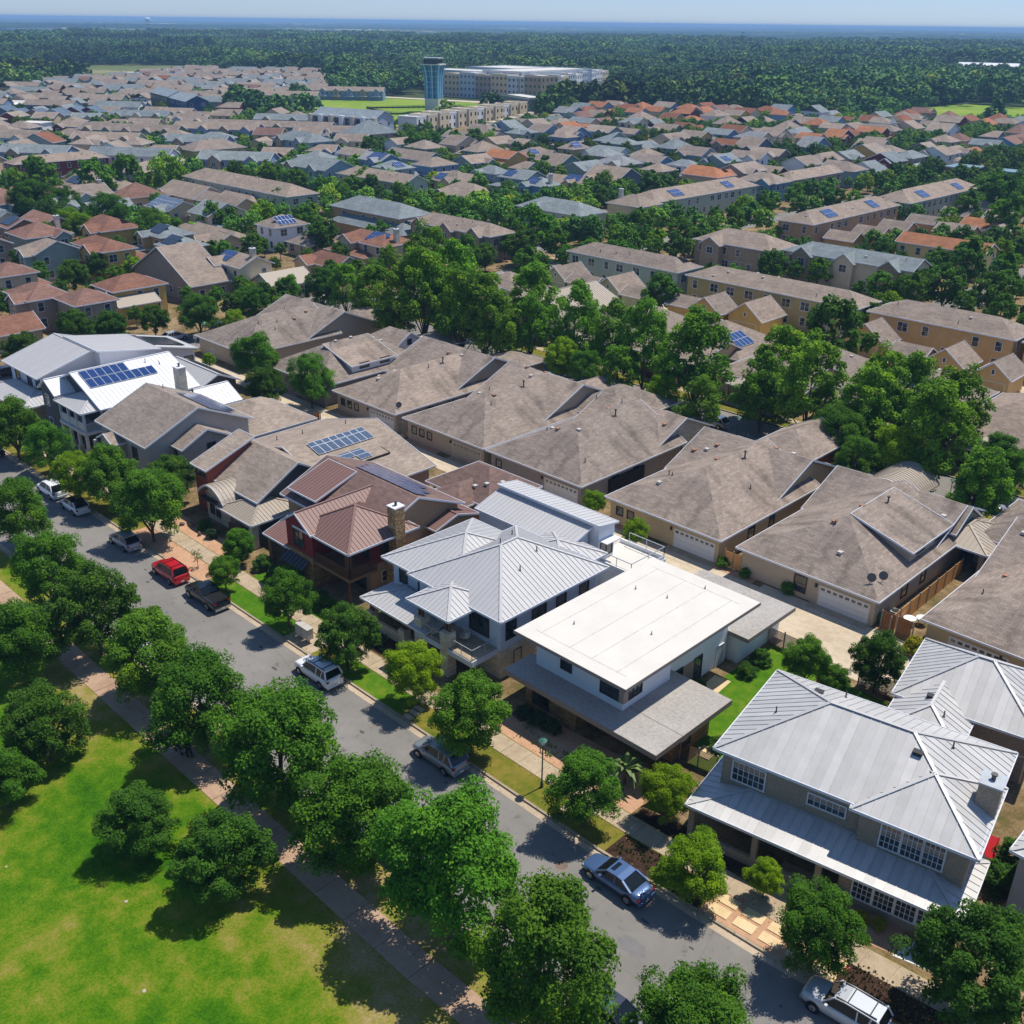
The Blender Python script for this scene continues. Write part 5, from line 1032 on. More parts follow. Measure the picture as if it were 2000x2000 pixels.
def tree(x, y, R_, kind, label, group=None, dist='near', name=None, trunk_h=None, z=.1, cat='tree'):
    i = NTREE[0]; NTREE[0] += 1; rr = random.Random(i*7+3)
    key = {'p': 'plane', 'o': 'oak', 's': 'shrub', 'a': 'sapling'}.get(kind, 'near') if dist == 'near' else ('plane' if dist == 'midp' else 'mid')
    me = CR[key][i % len(CR[key])]; c = LC[kind]; k = rr.uniform(.82, 1.18); hue = rr.uniform(-.1, .16)
    zt = (1.25 if trunk_h is None else trunk_h)-.15
    e = empty(name or {'o': 'oak_tree', 'p': 'plane_tree', 's': 'shrub', 'a': 'sapling'}.get(kind, 'maple_tree'), (x, y, z), rr.uniform(0, 6.28), label, cat, group)
    s = R_*({'p': 1.06, 'o': .88}.get(kind, .86) if group not in ('trees between park path and street', 'trees on the park lawn') else (.88 if R_ > 3.2 or group[0] == 't' and 'lawn' not in group else .84)); cr = inst('crown', me, e, (0, 0, zt), None, (s, s*rr.uniform(.93, 1.07), s*rr.uniform(.92, 1.1)))
    cr.color = (c[0]*k*(1+hue), c[1]*k, c[2]*k, 1)
    if kind != 's': inst('trunk', TK[key], e, (0, 0, zt), None, (s, s, max(s, zt) if key != 'sapling' else s*1.6))
    return e
TREES = {'parkrow': [(-102.3, 32.5, 3.7, 'm'), (-88.3, 29.7, 3.7, 'm'), (-78.0, 29.3, 4.3, 'o'), (-68.7, 29.3, 4.0, 'm'), (-60.0, 28.9, 4.3, 'm'), (-50.4, 29.4, 4.8, 'm'), (-42.3, 29.6, 4.5, 'm'), (-34.1, 30.2, 4.9, 'm'), (-26.0, 29.9, 4.5, 'm'), (-18.5, 32.6, 3.5, 'm')],
 'park': [(-78.9, 23.5, 3.7, 'm'), (-67.3, 20.1, 3.6, 'o'), (-64.2, 15.7, 2.7, 'm'), (-53.9, 20.5, 3.1, 'o'), (-46.8, 22.5, 3.3, 'o')],
 'verge': [(-126.6, 42.1, 4.2, 'm'), (-119.6, 43.0, 3.2, 'm'), (-109.4, 41.9, 2.9, 'y'), (-105.1, 43.7, 3.6, 'm'), (-94.6, 43.1, 4.1, 'm'), (-101.4, 49.0, 3.2, 'o'), (-80.1, 42.8, 1.8, 'm'), (-86.3, 43.4, 0.7, 'a'), (-70.3, 43.3, 2.7, 'm'), (-61.4, 43.1, 3.1, 'o'), (-53.5, 43.9, 2.6, 'y'), (-45.8, 42.7, 3.4, 'm'), (-34.7, 42.9, 2.9, 'm'), (-25.7, 42.8, 2.5, 'y'), (-17.5, 43.3, 2.8, 'm'), (-9.9, 46.5, 4.0, 'o')],
 'yard': [(-83.9, 46.7, 1.9, 'm'), (-78.0, 47.0, 1.5, 's'), (-31.0, 47.3, 2.1, 'y'), (-22.5, 46.2, 1.3, 'y'), (-32.6, 68.3, 2.2, 'm'), (-28.2, 72.0, 2.7, 'o'), (-30.3, 68.5, 1.6, 'm'), (-120.8, 74.3, 3.2, 'o'), (-131.6, 79.9, 4.1, 'm'), (-117.4, 79.5, 3.8, 'm'), (-66.3, 80.8, 1.6, 'y'), (-58.2, 78.2, 1.7, 'y'), (-121.5, 95.2, 1.7, 'y'), (-142.7, 78.1, 1.2, 'y'), (-36.6, 111.5, 3.0, 'm')],
 'streetb': [(-154.0, 113.2, 3.0, 'p'), (-144.2, 112.2, 3.7, 'p'), (-132.7, 107.5, 4.1, 'p'), (-129.6, 111.3, 5.0, 'p'), (-149.1, 129.6, 5.0, 'p'), (-129.3, 117.6, 5.5, 'p'), (-120.3, 111.1, 4.3, 'p'), (-116.7, 112.8, 4.3, 'p'), (-113.2, 112.9, 3.6, 'p'), (-121.4, 128.6, 4.3, 'p'), (-111.1, 117.4, 3.3, 'p'), (-105.4, 121.8, 4.1, 'p'), (-101.4, 114.4, 3.3, 'y'), (-94.8, 112.2, 3.2, 'm'), (-97.0, 120.9, 3.6, 'p'), (-88.9, 112.4, 2.7, 'p'), (-88.8, 118.1, 4.1, 'p'), (-80.4, 111.7, 3.1, 'y'), (-78.7, 117.2, 5.1, 'p'), (-72.3, 109.3, 2.6, 'p'), (-68.1, 117.4, 3.5, 'p'), (-69.7, 124.4, 4.0, 'p'), (-62.0, 118.8, 4.3, 'p'), (-54.8, 114.3, 4.3, 'm'), (-54.0, 119.3, 3.9, 'p'), (-56.3, 127.6, 3.6, 'p'), (-50.5, 123.5, 4.3, 'p'), (-44.0, 115.1, 4.1, 'p'), (-46.1, 126.3, 3.6, 'p'), (-46.7, 113.4, 4.0, 'y'), (-50.0, 109.6, 3.2, 'm'), (-35.4, 108.8, 2.9, 'p'), (-38.3, 121.4, 3.6, 'o'), (-35.5, 120.0, 2.9, 'm')],
 'upper': [(-165.2, 68.0, 3.3, 'o'), (-164.5, 72.9, 3.4, 'o'), (-165.5, 81.2, 3.1, 'o'), (-161.0, 87.2, 4.2, 'o'), (-154.9, 90.3, 2.7, 'y'), (-162.1, 98.6, 3.4, 'o'), (-159.1, 102.3, 2.4, 'y'), (-166.9, 109.8, 2.9, 'm'), (-161.9, 113.6, 3.9, 'o'), (-168.6, 123.4, 2.9, 'm'), (-161.1, 57.3, 3.6, 'o'), (-212.4, 93.5, 2.9, 'o'), (-204.7, 84.9, 3.7, 'o'), (-212.2, 107.4, 2.5, 'o'), (-206.7, 127.1, 3.5, 'o'), (-249.1, 114.7, 6.5, 'o'), (-246.8, 106.3, 4.2, 'y'), (-259.9, 109.3, 3.8, 'y'), (-247.4, 98.0, 3.3, 'm'), (-273.8, 106.8, 7.6, 'o'), (-340.1, 129.0, 4.5, 'y'), (-322.7, 129.4, 6.8, 'm'), (-278.1, 116.4, 5.6, 'o'), (-308.3, 139.7, 7.3, 'm'), (-309.7, 150.1, 6.4, 'm'), (-309.5, 162.5, 6.5, 'y'), (-236.6, 118.9, 5.2, 'm'), (-235.6, 124.3, 3.6, 'm'), (-239.1, 136.5, 4.3, 'm'), (-237.8, 140.5, 4.0, 'm'), (-291.3, 176.7, 5.3, 'o'), (-297.3, 191.2, 5.1, 'm'), (-286.5, 194.7, 4.3, 'm'), (-218.4, 149.7, 4.1, 'm'), (-202.9, 143.3, 4.4, 'o'), (-231.6, 161.4, 3.2, 'y'), (-256.1, 168.2, 3.8, 'o'), (-255.6, 189.9, 3.3, 'm'), (-258.7, 195.2, 4.7, 'm'), (-254.8, 199.1, 4.0, 'o'), (-237.0, 149.7, 3.8, 'y'), (-203.3, 158.0, 2.7, 'm'), (-262.9, 189.6, 4.0, 'm'), (-177.5, 142.9, 2.9, 'y'), (-189.0, 138.1, 2.9, 'o')],
 'mid': [(-165.3, 153.9, 4.2, 'o'), (-164.4, 159.0, 2.9, 'o'), (-149.2, 156.6, 4.1, 'm'), (-168.2, 179.3, 5.9, 'm'), (-163.6, 169.8, 4.2, 'o'), (-162.0, 179.5, 3.8, 'm'), (-183.9, 188.8, 4.1, 'm'), (-115.8, 157.6, 4.1, 'o'), (-130.5, 152.2, 2.5, 'o'), (-75.4, 149.8, 5.9, 'o'), (-163.6, 211.2, 4.2, 'o'), (-150.7, 202.6, 2.9, 'y'), (-141.5, 197.5, 3.8, 'o'), (-153.8, 216.3, 3.6, 'm'), (-176.9, 238.1, 3.1, 'm'), (-162.0, 201.0, 2.7, 'y'), (-153.9, 201.6, 3.4, 'o'), (-142.9, 208.8, 3.4, 'o'), (-153.0, 238.4, 3.8, 'm'), (-122.8, 202.4, 3.0, 'm'), (-106.3, 199.6, 3.1, 'm'), (-112.0, 200.0, 2.2, 'm'), (-79.4, 199.5, 4.7, 'o'), (-83.3, 219.3, 5.4, 'o'), (-71.9, 202.7, 4.5, 'o'), (-91.7, 224.0, 3.5, 'o'), (-76.7, 222.3, 4.4, 'm'), (-198.0, 238.2, 3.5, 'o'), (-203.8, 188.4, 4.3, 'm'), (-212.8, 192.9, 4.2, 'm'), (-225.3, 200.3, 3.4, 'y'), (-200.8, 191.3, 3.7, 'm'), (-203.5, 202.8, 3.6, 'm'), (-236.4, 195.0, 4.1, 'm'), (-270.6, 209.6, 4.6, 'm'), (-334.3, 262.1, 5.7, 'o'), (-333.8, 283.1, 5.4, 'm'), (-332.4, 291.7, 5.0, 'm'), (-327.2, 300.0, 5.5, 'm'), (-327.9, 311.0, 5.6, 'm'), (-321.5, 313.9, 5.1, 'y'), (-299.0, 243.6, 4.4, 'm'), (-99.5, 282.1, 6.2, 'm'), (-118.7, 321.6, 7.1, 'o'), (-117.2, 300.4, 5.0, 'm'), (-158.8, 261.6, 3.5, 'o'), (-162.3, 257.7, 3.5, 'y'), (-161.6, 242.7, 3.0, 'o'), (-165.1, 289.1, 3.8, 'm'), (-179.6, 300.6, 4.3, 'o'), (-152.5, 291.8, 3.4, 'o'), (-139.5, 279.6, 3.9, 'o'), (-214.7, 310.2, 3.5, 'm'), (-189.9, 180.9, 3.0, 'o'), (-205.3, 163.1, 2.5, 'm'), (-232.9, 235.5, 3.1, 'm'), (-242.7, 298.5, 3.6, 'm'), (-265.8, 287.6, 3.2, 'o'), (-261.4, 292.7, 3.2, 'o')]}
KW = {'m': 'bright green maple', 'o': 'dark live oak', 'y': 'yellow-green tree', 'p': 'tall plane tree', 's': 'round clipped shrub', 'a': 'thin staked sapling'}
def size(r): return 'small' if r < 2.3 else 'medium' if r < 3.6 else 'large'
ROWN = {'parkrow': ('in the row between the park path and the street', 'trees between park path and street'), 'park': ('standing on the park lawn', 'trees on the park lawn'), 'verge': ('on the verge before the houses', 'trees on the house side verge'),
        'yard': ('in a yard by the alley or front garden', 'yard trees'), 'streetb': ('in the leafy back street', 'tall trees along the back street'), 'upper': ('among the houses of the upper left', 'trees among the upper left houses'), 'mid': ('among the terraces in the middle distance', 'trees among the terraces')}
SPECIAL = {
 ('parkrow', 7): 'largest maple of the park side row, opposite the steel blue saloon', ('parkrow', 8): 'broad maple of the park side row hiding the navy car by the street lamp', ('parkrow', 9): 'maple cut by the bottom edge, standing at the kerb opposite the silver four wheel drive',
 ('parkrow', 2): 'dark crowned tree of the park side row opposite the red car', ('parkrow', 6): 'open crowned maple hiding a white car, with its trunk showing above the path', ('parkrow', 5): 'maple of the park side row opposite the white off-road wagon',
 ('park', 3): 'small round dark tree alone on the lawn, left of its twin', ('park', 4): 'small round dark tree on the lawn right beside the park path', ('verge', 15): 'big speckled tree filling the lower right corner', ('verge', 14): 'round maple in front of the buff brick house',
 ('verge', 13): 'yellow-green maple beside the steel blue saloon', ('verge', 12): 'maple right of the street lamp by the flat roofed house', ('verge', 11): 'large maple shading the steel grey crossover', ('verge', 10): 'upright yellow-tipped maple in front of the pale blue-grey house',
 ('verge', 9): 'tall dense tree behind the white off-road wagon', ('verge', 8): 'maple in front of the barn red house beside the utility cabinets', ('verge', 7): 'thin sapling in the gravel bed beside the red car', ('verge', 6): 'small grey-green tree beside the black pickup',
 ('yard', 5): 'dark tree between the driveway and the silver garage roof', ('yard', 4): 'bright leafy tree on the side lawn behind the slatted fence', ('yard', 2): 'magnolia-like tree left of the silver porch roof', ('yard', 3): 'upright yellow-green tree beside the brick porch', ('yard', 9): 'round tree beside the white concrete alley, next to the garage of the first alley house',
}
LM = [(-144, 58, 'pale grey metal house'), (-128, 57, 'white metal solar house'), (-112, 56, 'brown solar gable house'), (-93, 58, 'curved porch house'), (-77, 56, 'barn red house'), (-58, 57, 'pale blue-grey house'), (-43, 60, 'white flat roofed house'), (-22, 56, 'buff brick silver house'), (-86, 40, 'red car'), (-62, 40, 'white off-road wagon'), (-30, 40, 'steel blue saloon'),
 (-108, 92, 'first alley house'), (-92, 92, 'tan garage alley house'), (-76, 95, 'limestone gable house'), (-57, 92, 'cream alley house'), (-40, 92, 'double dish alley house'), (-124, 92, 'shed dormer house'), (-146, 92, 'corner alley house'), (-162, 60, 'side street cars'), (-187, 71, 'taupe corner house'), (-182, 86, 'yellow house with red roof'), (-190, 104, 'grey chimney house'), (-222, 90, 'grey-green gable house'), (-216, 113, 'olive solar houses'),
 (-255, 134, 'large solar array house'), (-277, 171, 'long sage terrace'), (-216, 171, 'apricot terrace'), (-184, 171, 'taupe terrace'), (-134, 172, 'sage terrace'), (-99, 171, 'olive terrace'), (-66, 172, 'amber terrace'), (-186, 208, 'cream corner house'), (-128, 205, 'stone dormer house'), (-102, 207, 'cream gabled row'), (-134, 260, 'apricot ridge terrace'), (-134, 310, 'distant sage terrace'), (-181, 260, 'terrace behind the corner house'), (-300, 212, 'blue-grey gabled terrace'), (-263, 210, 'sage gabled terrace'), (-340, 150, 'maroon terrace'), (-380, 280, 'blue-grey hipped terraces'), (-232, 217, 'taupe hipped house'), (-300, 240, 'blue solar house'), (-221, 300, 'white hipped house'), (-95, 235, 'orange roofed house'), (-73, 142, 'back street houses'), (-108, 142, 'four vent house'), (-141, 142, 'corner back street house')]
TL = []
def near_label(R_, k, x, y): 
    lm = min(LM, key=lambda q: (q[0]-x)**2+(q[1]-y)**2)[2]; return f"{size(R_)} {KW[k]} near the {lm}"
def screen(x, y, z=4):
    M = scene.camera.matrix_world.inverted(); p = M @ Vector((x, y, z))
    return (1000+CAM_F*p.x/-p.z, 1000-CAM_F*p.y/-p.z, -p.z) if p.z < -1 else (-9e3, -9e3, 1)
ORD = ['leftmost of them', 'second from the left', 'third from the left', 'fourth from the left', 'fifth from the left', 'sixth from the left', 'seventh from the left', 'eighth from the left', 'ninth from the left', 'tenth from the left'] + [w + ' from the left' for w in 'eleventh twelfth thirteenth fourteenth fifteenth sixteenth seventeenth eighteenth nineteenth twentieth'.split()]
def relabel(items):
    """things that would read alike get their order from the left"""
    by = {}
    for o, base, x, y in items: by.setdefault(base, []).append((screen(x, y)[0], o))
    for base, l in by.items():
        l.sort(key=lambda q: q[0])
        for i, (sx, o) in enumerate(l): o['label'] = base if len(l) == 1 else base + ', ' + (ORD[i] if i < 20 else 'towards the right')
for gname, lst in TREES.items():
    for i, (x, y, R_, k) in enumerate(lst):
        ph, grp = ROWN[gname]; lab = SPECIAL.get((gname, i)); far = gname in ('upper', 'mid') and y > 120
        o = tree(x, y, R_, k, lab or 'x', grp, 'mid' if far else 'near', trunk_h=(.45 if gname == 'park' else 1.2 if gname == 'parkrow' else 1.0 if R_ > 2 else .8) if k != 's' else .1)
        if not lab: TL.append((o, near_label(R_, k, x, y), x, y))
# bushes and bedding plants by the houses
BUSH = [(-85.5, 47.6, 1.5, 's', 'rounded bush in front of the stone column of the curved porch house'), (-76.5, 47.6, 1.6, 'm', 'bush under the dark awning of the red house'), (-81.6, 48.0, 1.1, 's', 'clipped round bush beside the red house steps'), (-71.5, 47.4, 1.3, 's', 'bush below the wooden balcony'),
 (-46.2, 49.0, .8, 'd', 'blue-green shrub at the left of the ledgestone wall'), (-44.8, 49.1, .85, 'd', 'blue-green shrub below the ledgestone window'), (-43.4, 49.3, .8, 'd', 'blue-green shrub right of the ledgestone window'), (-36.9, 66.5, .9, 's', 'dark shrub by the grey door of the flat roofed house'), (-37.2, 69.0, 1.0, 's', 'shrub behind the flat roofed house, nearest the slatted fence'),
 (-38.6, 61.9, .8, 's', 'dark shrub between the paving stones and the white wall'), (-33.0, 56.6, .8, 's', 'shrub under the right corner of the gravel roof'), (-49.6, 81.5, .8, 'm', 'bed of leafy plants beside the wooden gate'), (-46.8, 81.4, .7, 'm', 'leafy plants left of the tan wall'), (-42.0, 81.6, .9, 'm', 'bushy plant below the tall tan house window'),
 (-17.2, 48.9, .55, 'y', 'yellow flowering bush at the left of the gravel bed'), (-16.2, 49.2, .55, 'y', 'yellow flowering bush at the right of the gravel bed'), (-19.1, 48.7, .8, 's', 'low green bush below the brick house windows'), (-12.2, 57.5, 1.4, 's', 'hedge climbing beside the chimney of the brick house'), (-12.4, 60.6, 1.3, 's', 'upper part of the hedge beside the brick house'),
 (-50.5, 67.4, 1.1, 'm', 'creeper growing on the wall beside the white flat roof'), (-49.4, 53.8, .8, 'm', 'plant growing by the limestone wall behind the flat roofed house'), (-33.4, 72.2, 1.0, 'm', 'creeper covered stretch of the slatted fence'), (-28.6, 80.0, 1.2, 'y', 'yellow-green bamboo by the wooden fence'),
 (-91.2, 48.0, .8, 'd', 'dark bush in front of the curved porch'), (-93.5, 48.4, .9, 's', 'hedge below the curved porch windows'), (-121.2, 72.6, .9, 'y', 'bright bush beside the green parasol'), (-27.8, 96.0, .9, 's', 'bush at the end of the wooden fence')]
for i, (x, y, R_, k, lab) in enumerate(BUSH):
    e = empty('bush', (x, y, .1), i*1.3, lab, 'bush'); cr = inst('foliage', CR['shrub'][i % 2], e, (0, 0, -.1), None, (R_, R_, R_)); c = LC[k] if k != 'y' else (.30, .30, .02); cr.color = (*c, 1)
# palms and spiky plants
def spiky(x, y, R_, n, lab, name='yucca', cat='plant', h=0.):
    e = empty(name, (x, y, .1), 0, lab, cat); gm = plain('spiky_leaf', '5d7434', .6); rr = random.Random(int(x*10))
    if h: m = MB(); m.tube((0, 0, 0), (0, 0, h), .14, .12, 8); m.build('trunk', BARK, e)
    for i in range(n):
        a = rr.uniform(0, 6.28); el = rr.uniform(.1, 1.2); m = MB(); L_ = R_*rr.uniform(.8, 1.1); w = .03 if not h else .16
        p0 = Vector((0, 0, h)); d = Vector((math.cos(a)*math.cos(el), math.sin(a)*math.cos(el), math.sin(el))); s_ = Vector((-math.sin(a), math.cos(a), 0))*w
        p1 = p0+d*L_*.6; p2 = p0+d*L_-Vector((0, 0, L_*.28)); m.face([p0-s_*.3, p0+s_*.3, p1+s_, p1-s_]); m.face([p1-s_, p1+s_, p2]); m.build('leaf_blade', gm, e)
spiky(-38.6, 47.0, 1.1, 30, 'spiky yucca beside the lamp post in pink gravel'); spiky(-40.3, 47.6, .8, 24, 'small yucca in the pink gravel bed'); spiky(-37.5, 48.0, 1.0, 26, 'spiky plant at the corner of the lower gravel roof')
spiky(-35.5, 48.4, 1.9, 26, 'fan palm below the projecting corner of the gravel roof', 'palm_tree', 'palm tree', 1.4); spiky(-14.0, 50.0, 1.2, 30, 'spiky yucca by the white gravel below the brick house'); spiky(-41.6, 46.9, .5, 18, 'tiny yellow-green tuft in the pink gravel')
# ground cover nobody could count
def scatter(name, region, n, h, mat, seed):
    R = random.Random(seed); m = MB(); x0, y0, x1, y1 = region
    for _ in range(n):
        x, y = R.uniform(x0, x1), R.uniform(y0, y1); z = .11; a = R.uniform(0, 3.14); s_ = h*R.uniform(.5, 1.2); dx, dy = math.cos(a)*s_*.4, math.sin(a)*s_*.4
        m.face([(x-dx, y-dy, z), (x+dx, y+dy, z), (x+dx*1.4, y+dy*1.4, z+s_), (x-dx*.6, y-dy*.6, z+s_)])
    return tag(m.build(name, mat), kind='stuff')
GC = plain('ground_cover_leaf', '5f7a2c', .8, 0, .3, 8)
scatter('ground_cover', (-32, 42.7, -25, 44.6), 260, .16, GC, 1); scatter('ground_cover', (-15.8, 43.9, -8, 46), 400, .16, plain('brown_green_leaf', '6d6a34', .8, 0, .3, 8), 2); scatter('ground_cover', (-45.5, 46.6, -34, 48.2), 120, .2, GC, 3); scatter('ground_cover', (-66.5, 46.8, -58.5, 49.2), 200, .2, GC, 4)
# ------------------------------------------------------------------ street furniture
LGREEN = plain('lamp_green', '2f4a40', .5)
def lamp(x, y, lab, h=4.3):
    e = empty('street_lamp', (x, y, .1), 0, lab, 'street lamp', 'green street lamps'); m = MB(); m.tube((0, 0, 0), (0, 0, .5), .13, .09, 8); m.tube((0, 0, .5), (0, 0, h-.45), .055, .045, 8); m.build('pole', LGREEN, e)
    m = MB(); m.tube((0, 0, h-.5), (0, 0, h-.15), .13, .22, 12); m.build('lantern', plain('frosted_lantern', 'cfd6d0', .3), e); m = MB(); m.tube((0, 0, h-.15), (0, 0, h), .32, .1, 12); m.tube((0, 0, h), (0, 0, h+.12), .03, .01, 6); m.build('hood', plain('lamp_hood_green', '3c6a5e', .5), e)
lamp(-39.5, 43.9, 'green street lamp on the dry verge in front of the flat roofed house'); lamp(-103.2, 43.5, 'green street lamp among the trees behind the white cars'); lamp(-22.3, 30.4, 'green street lamp standing beside the navy car'); lamp(-39, 110.5, 'street lamp beside the curved metal porch roof'); lamp(-67.1, 110.5, 'street lamp right of the silver car in the back street'); lamp(-164.6, 121.3, 'street lamp by the small lawn at the far street corner'); lamp(-154.6, 84.6, 'street lamp at the corner by the dark parked cars')
def cabinet(x, y, lab):
    e = empty('utility_cabinet', (x, y, .12), 0, lab, 'utility box', 'grey utility cabinets'); gm = plain('cabinet_grey', 'b4b0a8', .6, 0, .04); m = MB(); m.box(-.12, -.12, 0, .12, .12, .5); m.build('pedestal', plain('cabinet_pedestal', '8f8b84', .6), e)
    m = MB(); m.box(-.45, -.3, .45, .45, .3, 1.45); m.build('box', gm, e); m = MB(); m.box(-.49, -.34, 1.45, .49, .34, 1.52); m.build('lid', gm, e); m = MB(); m.box(-.4, -.32, .5, .4, -.3, 1.4); m.build('door', gm, e)
cabinet(-68.2, 43.2, 'grey utility cabinet, left one of the pair behind the kerb'); cabinet(-67.2, 43.2, 'grey utility cabinet, right one of the pair behind the kerb')
e = empty('manhole', (-33.4, 39.3, .006), 0, 'round manhole cover in the asphalt ahead of the steel blue saloon', 'manhole cover'); m = MB(); m.tube((0, 0, -.05), (0, 0, .004), .42, .42, 20); m.build('cover', plain('manhole_iron', '6f5f55', .8), e); m = MB(); m.tube((0, 0, -.05), (0, 0, .002), .52, .52, 20); m.build('ring', plain('manhole_ring', '85786c', .9), e)
def sign(x, y, lab, back=True):
    e = empty('street_sign', (x, y, .1), math.radians(40), lab, 'street sign'); m = MB(); m.bar((0, 0, 0), (0, 0, 2.6), .06, .06); m.build('pole', plain('galvanised', 'a5a8aa', .5, .5), e); m = MB(); m.box(-.3, -.02, 2.0, .3, .02, 2.75); m.build('plate', plain('sign_back_grey', 'a9aeb3', .5), e)
sign(-153.8, 82.2, 'grey backed street sign at the corner by the black solar roof'); sign(-144.6, 79.9, 'street sign beside the bright green bush and the alley')
# text sprayed on the paving
def paint_text(s, x, y, z, size_, rz, h, lab):
    cu = bpy.data.curves.new('sprayed_letters', 'FONT'); cu.body = s; cu.size = size_; cu.extrude = .001; o = bpy.data.objects.new('sprayed_letters', cu); dg = bpy.context.evaluated_depsgraph_get()
    me = bpy.data.meshes.new_from_object(o); o2 = bpy.data.objects.new('sprayed_letters', me); COL.objects.link(o2); me.materials.append(plain('spray_'+h, h, .8)); o2.location = (x, y, z); o2.rotation_euler = (0, 0, rz); tag(o2, lab, 'road marking')
paint_text('G pde', -21.0, 33.6, .008, .55, math.radians(200), 'b8b04a', 'yellow sprayed letters on the asphalt beside the navy car')
paint_text('AC', -23.0, 45.3, .145, .6, math.radians(185), 'c4604c', 'red sprayed letters on the pavement by the flagstones'); paint_text('AC', -15.9, 45.2, .145, .6, math.radians(185), 'c4604c', 'red sprayed letters on the pavement above the silver four wheel drive')
# fences
FW = plain('cedar_board', 'cb9558', .85, 0, .14, 2); FW2 = plain('dark_cedar_board', '8a5a34', .85, 0, .14, 2); FP = plain('fence_post_grey', '8f8a84', .6)
def fence(pts, lab, h=1.8, mat=FW, horizontal=True, step=2.1, name='fence', bw=.17, gap=.02):
    x0, y0 = pts[0]; e = empty(name, (x0, y0, .1), 0, lab, 'fence'); cache = {}
    for (ax, ay), (bx, by) in zip(pts, pts[1:]):
        L_ = math.hypot(bx-ax, by-ay); k = max(1, round(L_/step)); ang = math.atan2(by-ay, bx-ax); w = L_/k
        for i in range(k+1):
            m = MB(); m.box(-.05, -.05, 0, .05, .05, h+.06); inst('post', m.mesh('post', FP), e, (ax-x0+(bx-ax)*i/k, ay-y0+(by-ay)*i/k, 0), (0, 0, ang))
        for i in range(k):
            px_, py_ = ax-x0+(bx-ax)*i/k, ay-y0+(by-ay)*i/k
            if horizontal:
                kk = (round(w, 3), 'h')
                if kk not in cache: m = MB(); m.box(.05, -.015, 0, w-.05, .015, bw); cache[kk] = m.mesh('board', mat)
                for j in range(int((h-.05)/(bw+gap))): inst('board', cache[kk], e, (px_, py_, .05+j*(bw+gap)), (0, 0, ang))
            else:
                if 'v' not in cache: m = MB(); m.box(0, -.015, 0, bw, .015, h); cache['v'] = m.mesh('board', mat)
                for j in range(int(w/(bw+gap))): inst('board', cache['v'], e, (px_+math.cos(ang)*j*(bw+gap), py_+math.sin(ang)*j*(bw+gap), .02), (0, 0, ang))
    return e
fence([(-31.6, 81.6), (-31.8, 97.5)], 'long sunlit cedar fence between the two right-hand alley houses'); fence([(-32.6, 81.9), (-29.6, 81.9)], 'short vertical board fence facing the driveway', 1.9, FW2, False, 1.5); fence([(-49.6, 81.9), (-47.6, 81.9), (-47.6, 83.5)], 'cedar gate and fence beside the cream garage', 1.9, FW, True, 1.0, 'gate')
SL = plain('brown_slat', '5d4632', .8, 0, .1); fence([(-38.6, 72.5), (-33.8, 72.5)], 'dark slatted fence between the lawn and the driveway', 1.7, SL, True, 1.6, 'slatted_fence', .07, .05); fence([(-29.6, 72.0), (-26.3, 72.6)], 'short slatted fence beside the silver garage', 1.7, SL, True, 1.6, 'slatted_fence', .07, .05)
fence([(-34.4, 53.6), (-31.4, 54.0)], 'vine covered slatted gate right of the gravel roof', 1.7, SL, True, 1.5, 'slatted_gate', .06, .06); fence([(-12.9, 50.2), (-14.8, 62.5)], 'grey plank fence along the right side of the brick house', 1.7, FW2, True, 2.0)
fence([(-33.0, 48.2), (-31.0, 48.6)], 'cedar fence behind the yellow-green tree', 1.7, FW, True, 1.0); fence([(-101.2, 81.9), (-99.4, 81.9)], 'metal framed service gate between the first two alley garages', 1.9, plain('gate_grey', '77736d', .6), False, .9, 'gate'); fence([(-119.5, 73.5), (-112, 74.6), (-112, 77)], 'low cedar fence at the alley near the parasol', 1.5, FW2, False, 2)
# parasol, tables, bins, person
e = empty('parasol', (-121.8, 70.6, .1), 0, 'teal garden parasol beside the dark grey garage', 'parasol'); m = MB(); m.tube((0, 0, 0), (0, 0, 2.3), .03, .03, 6); m.build('pole', M_BLK, e)
for i in range(8):
    a, c = math.pi*2*i/8, math.pi*2*(i+1)/8; m = MB(); m.face([(0, 0, 2.45), (1.25*math.cos(a), 1.25*math.sin(a), 1.95), (1.25*math.cos(c), 1.25*math.sin(c), 1.95)]); m.face([(1.25*math.cos(a), 1.25*math.sin(a), 1.95), (1.25*math.cos(a), 1.25*math.sin(a), 1.8), (1.25*math.cos(c), 1.25*math.sin(c), 1.8), (1.25*math.cos(c), 1.25*math.sin(c), 1.95)]); m.build('canopy_panel', plain('teal_canvas', '1f9c84', .8, 0, .05), e)
for i, (x, y) in enumerate([(-31.0, 84.4), (-30.2, 85.3)]):
    e = empty('garden_table', (x, y, .1), .3, ['white oval garden table by the cedar fence, nearer the driveway', 'white oval garden table by the cedar fence, further back'][i], 'table', 'white garden tables'); m = MB(); m.tube((0, 0, .68), (0, 0, .74), .55, .58, 16); m.build('table_top', plain('white_plastic', 'e6e6e4', .5), e)
    for a in (.7, 2.3, 3.9, 5.4): m = MB(); m.bar((.35*math.cos(a), .35*math.sin(a), .7), (.42*math.cos(a), .42*math.sin(a), 0), .05, .05); m.build('leg', plain('white_plastic', 'e6e6e4', .5), e)
e = empty('air_conditioner', (-32.5, 84.6, .1), 0, 'grey air conditioning unit between tan wall and cedar fence', 'air conditioner'); m = MB(); m.box(-.45, -.45, 0, .45, .45, .8); m.build('casing', plain('unit_grey', 'a5a9a8', .5), e); m = MB(); m.tube((0, 0, .8), (0, 0, .84), .36, .36, 16); m.build('fan_grille', M_BLK, e)
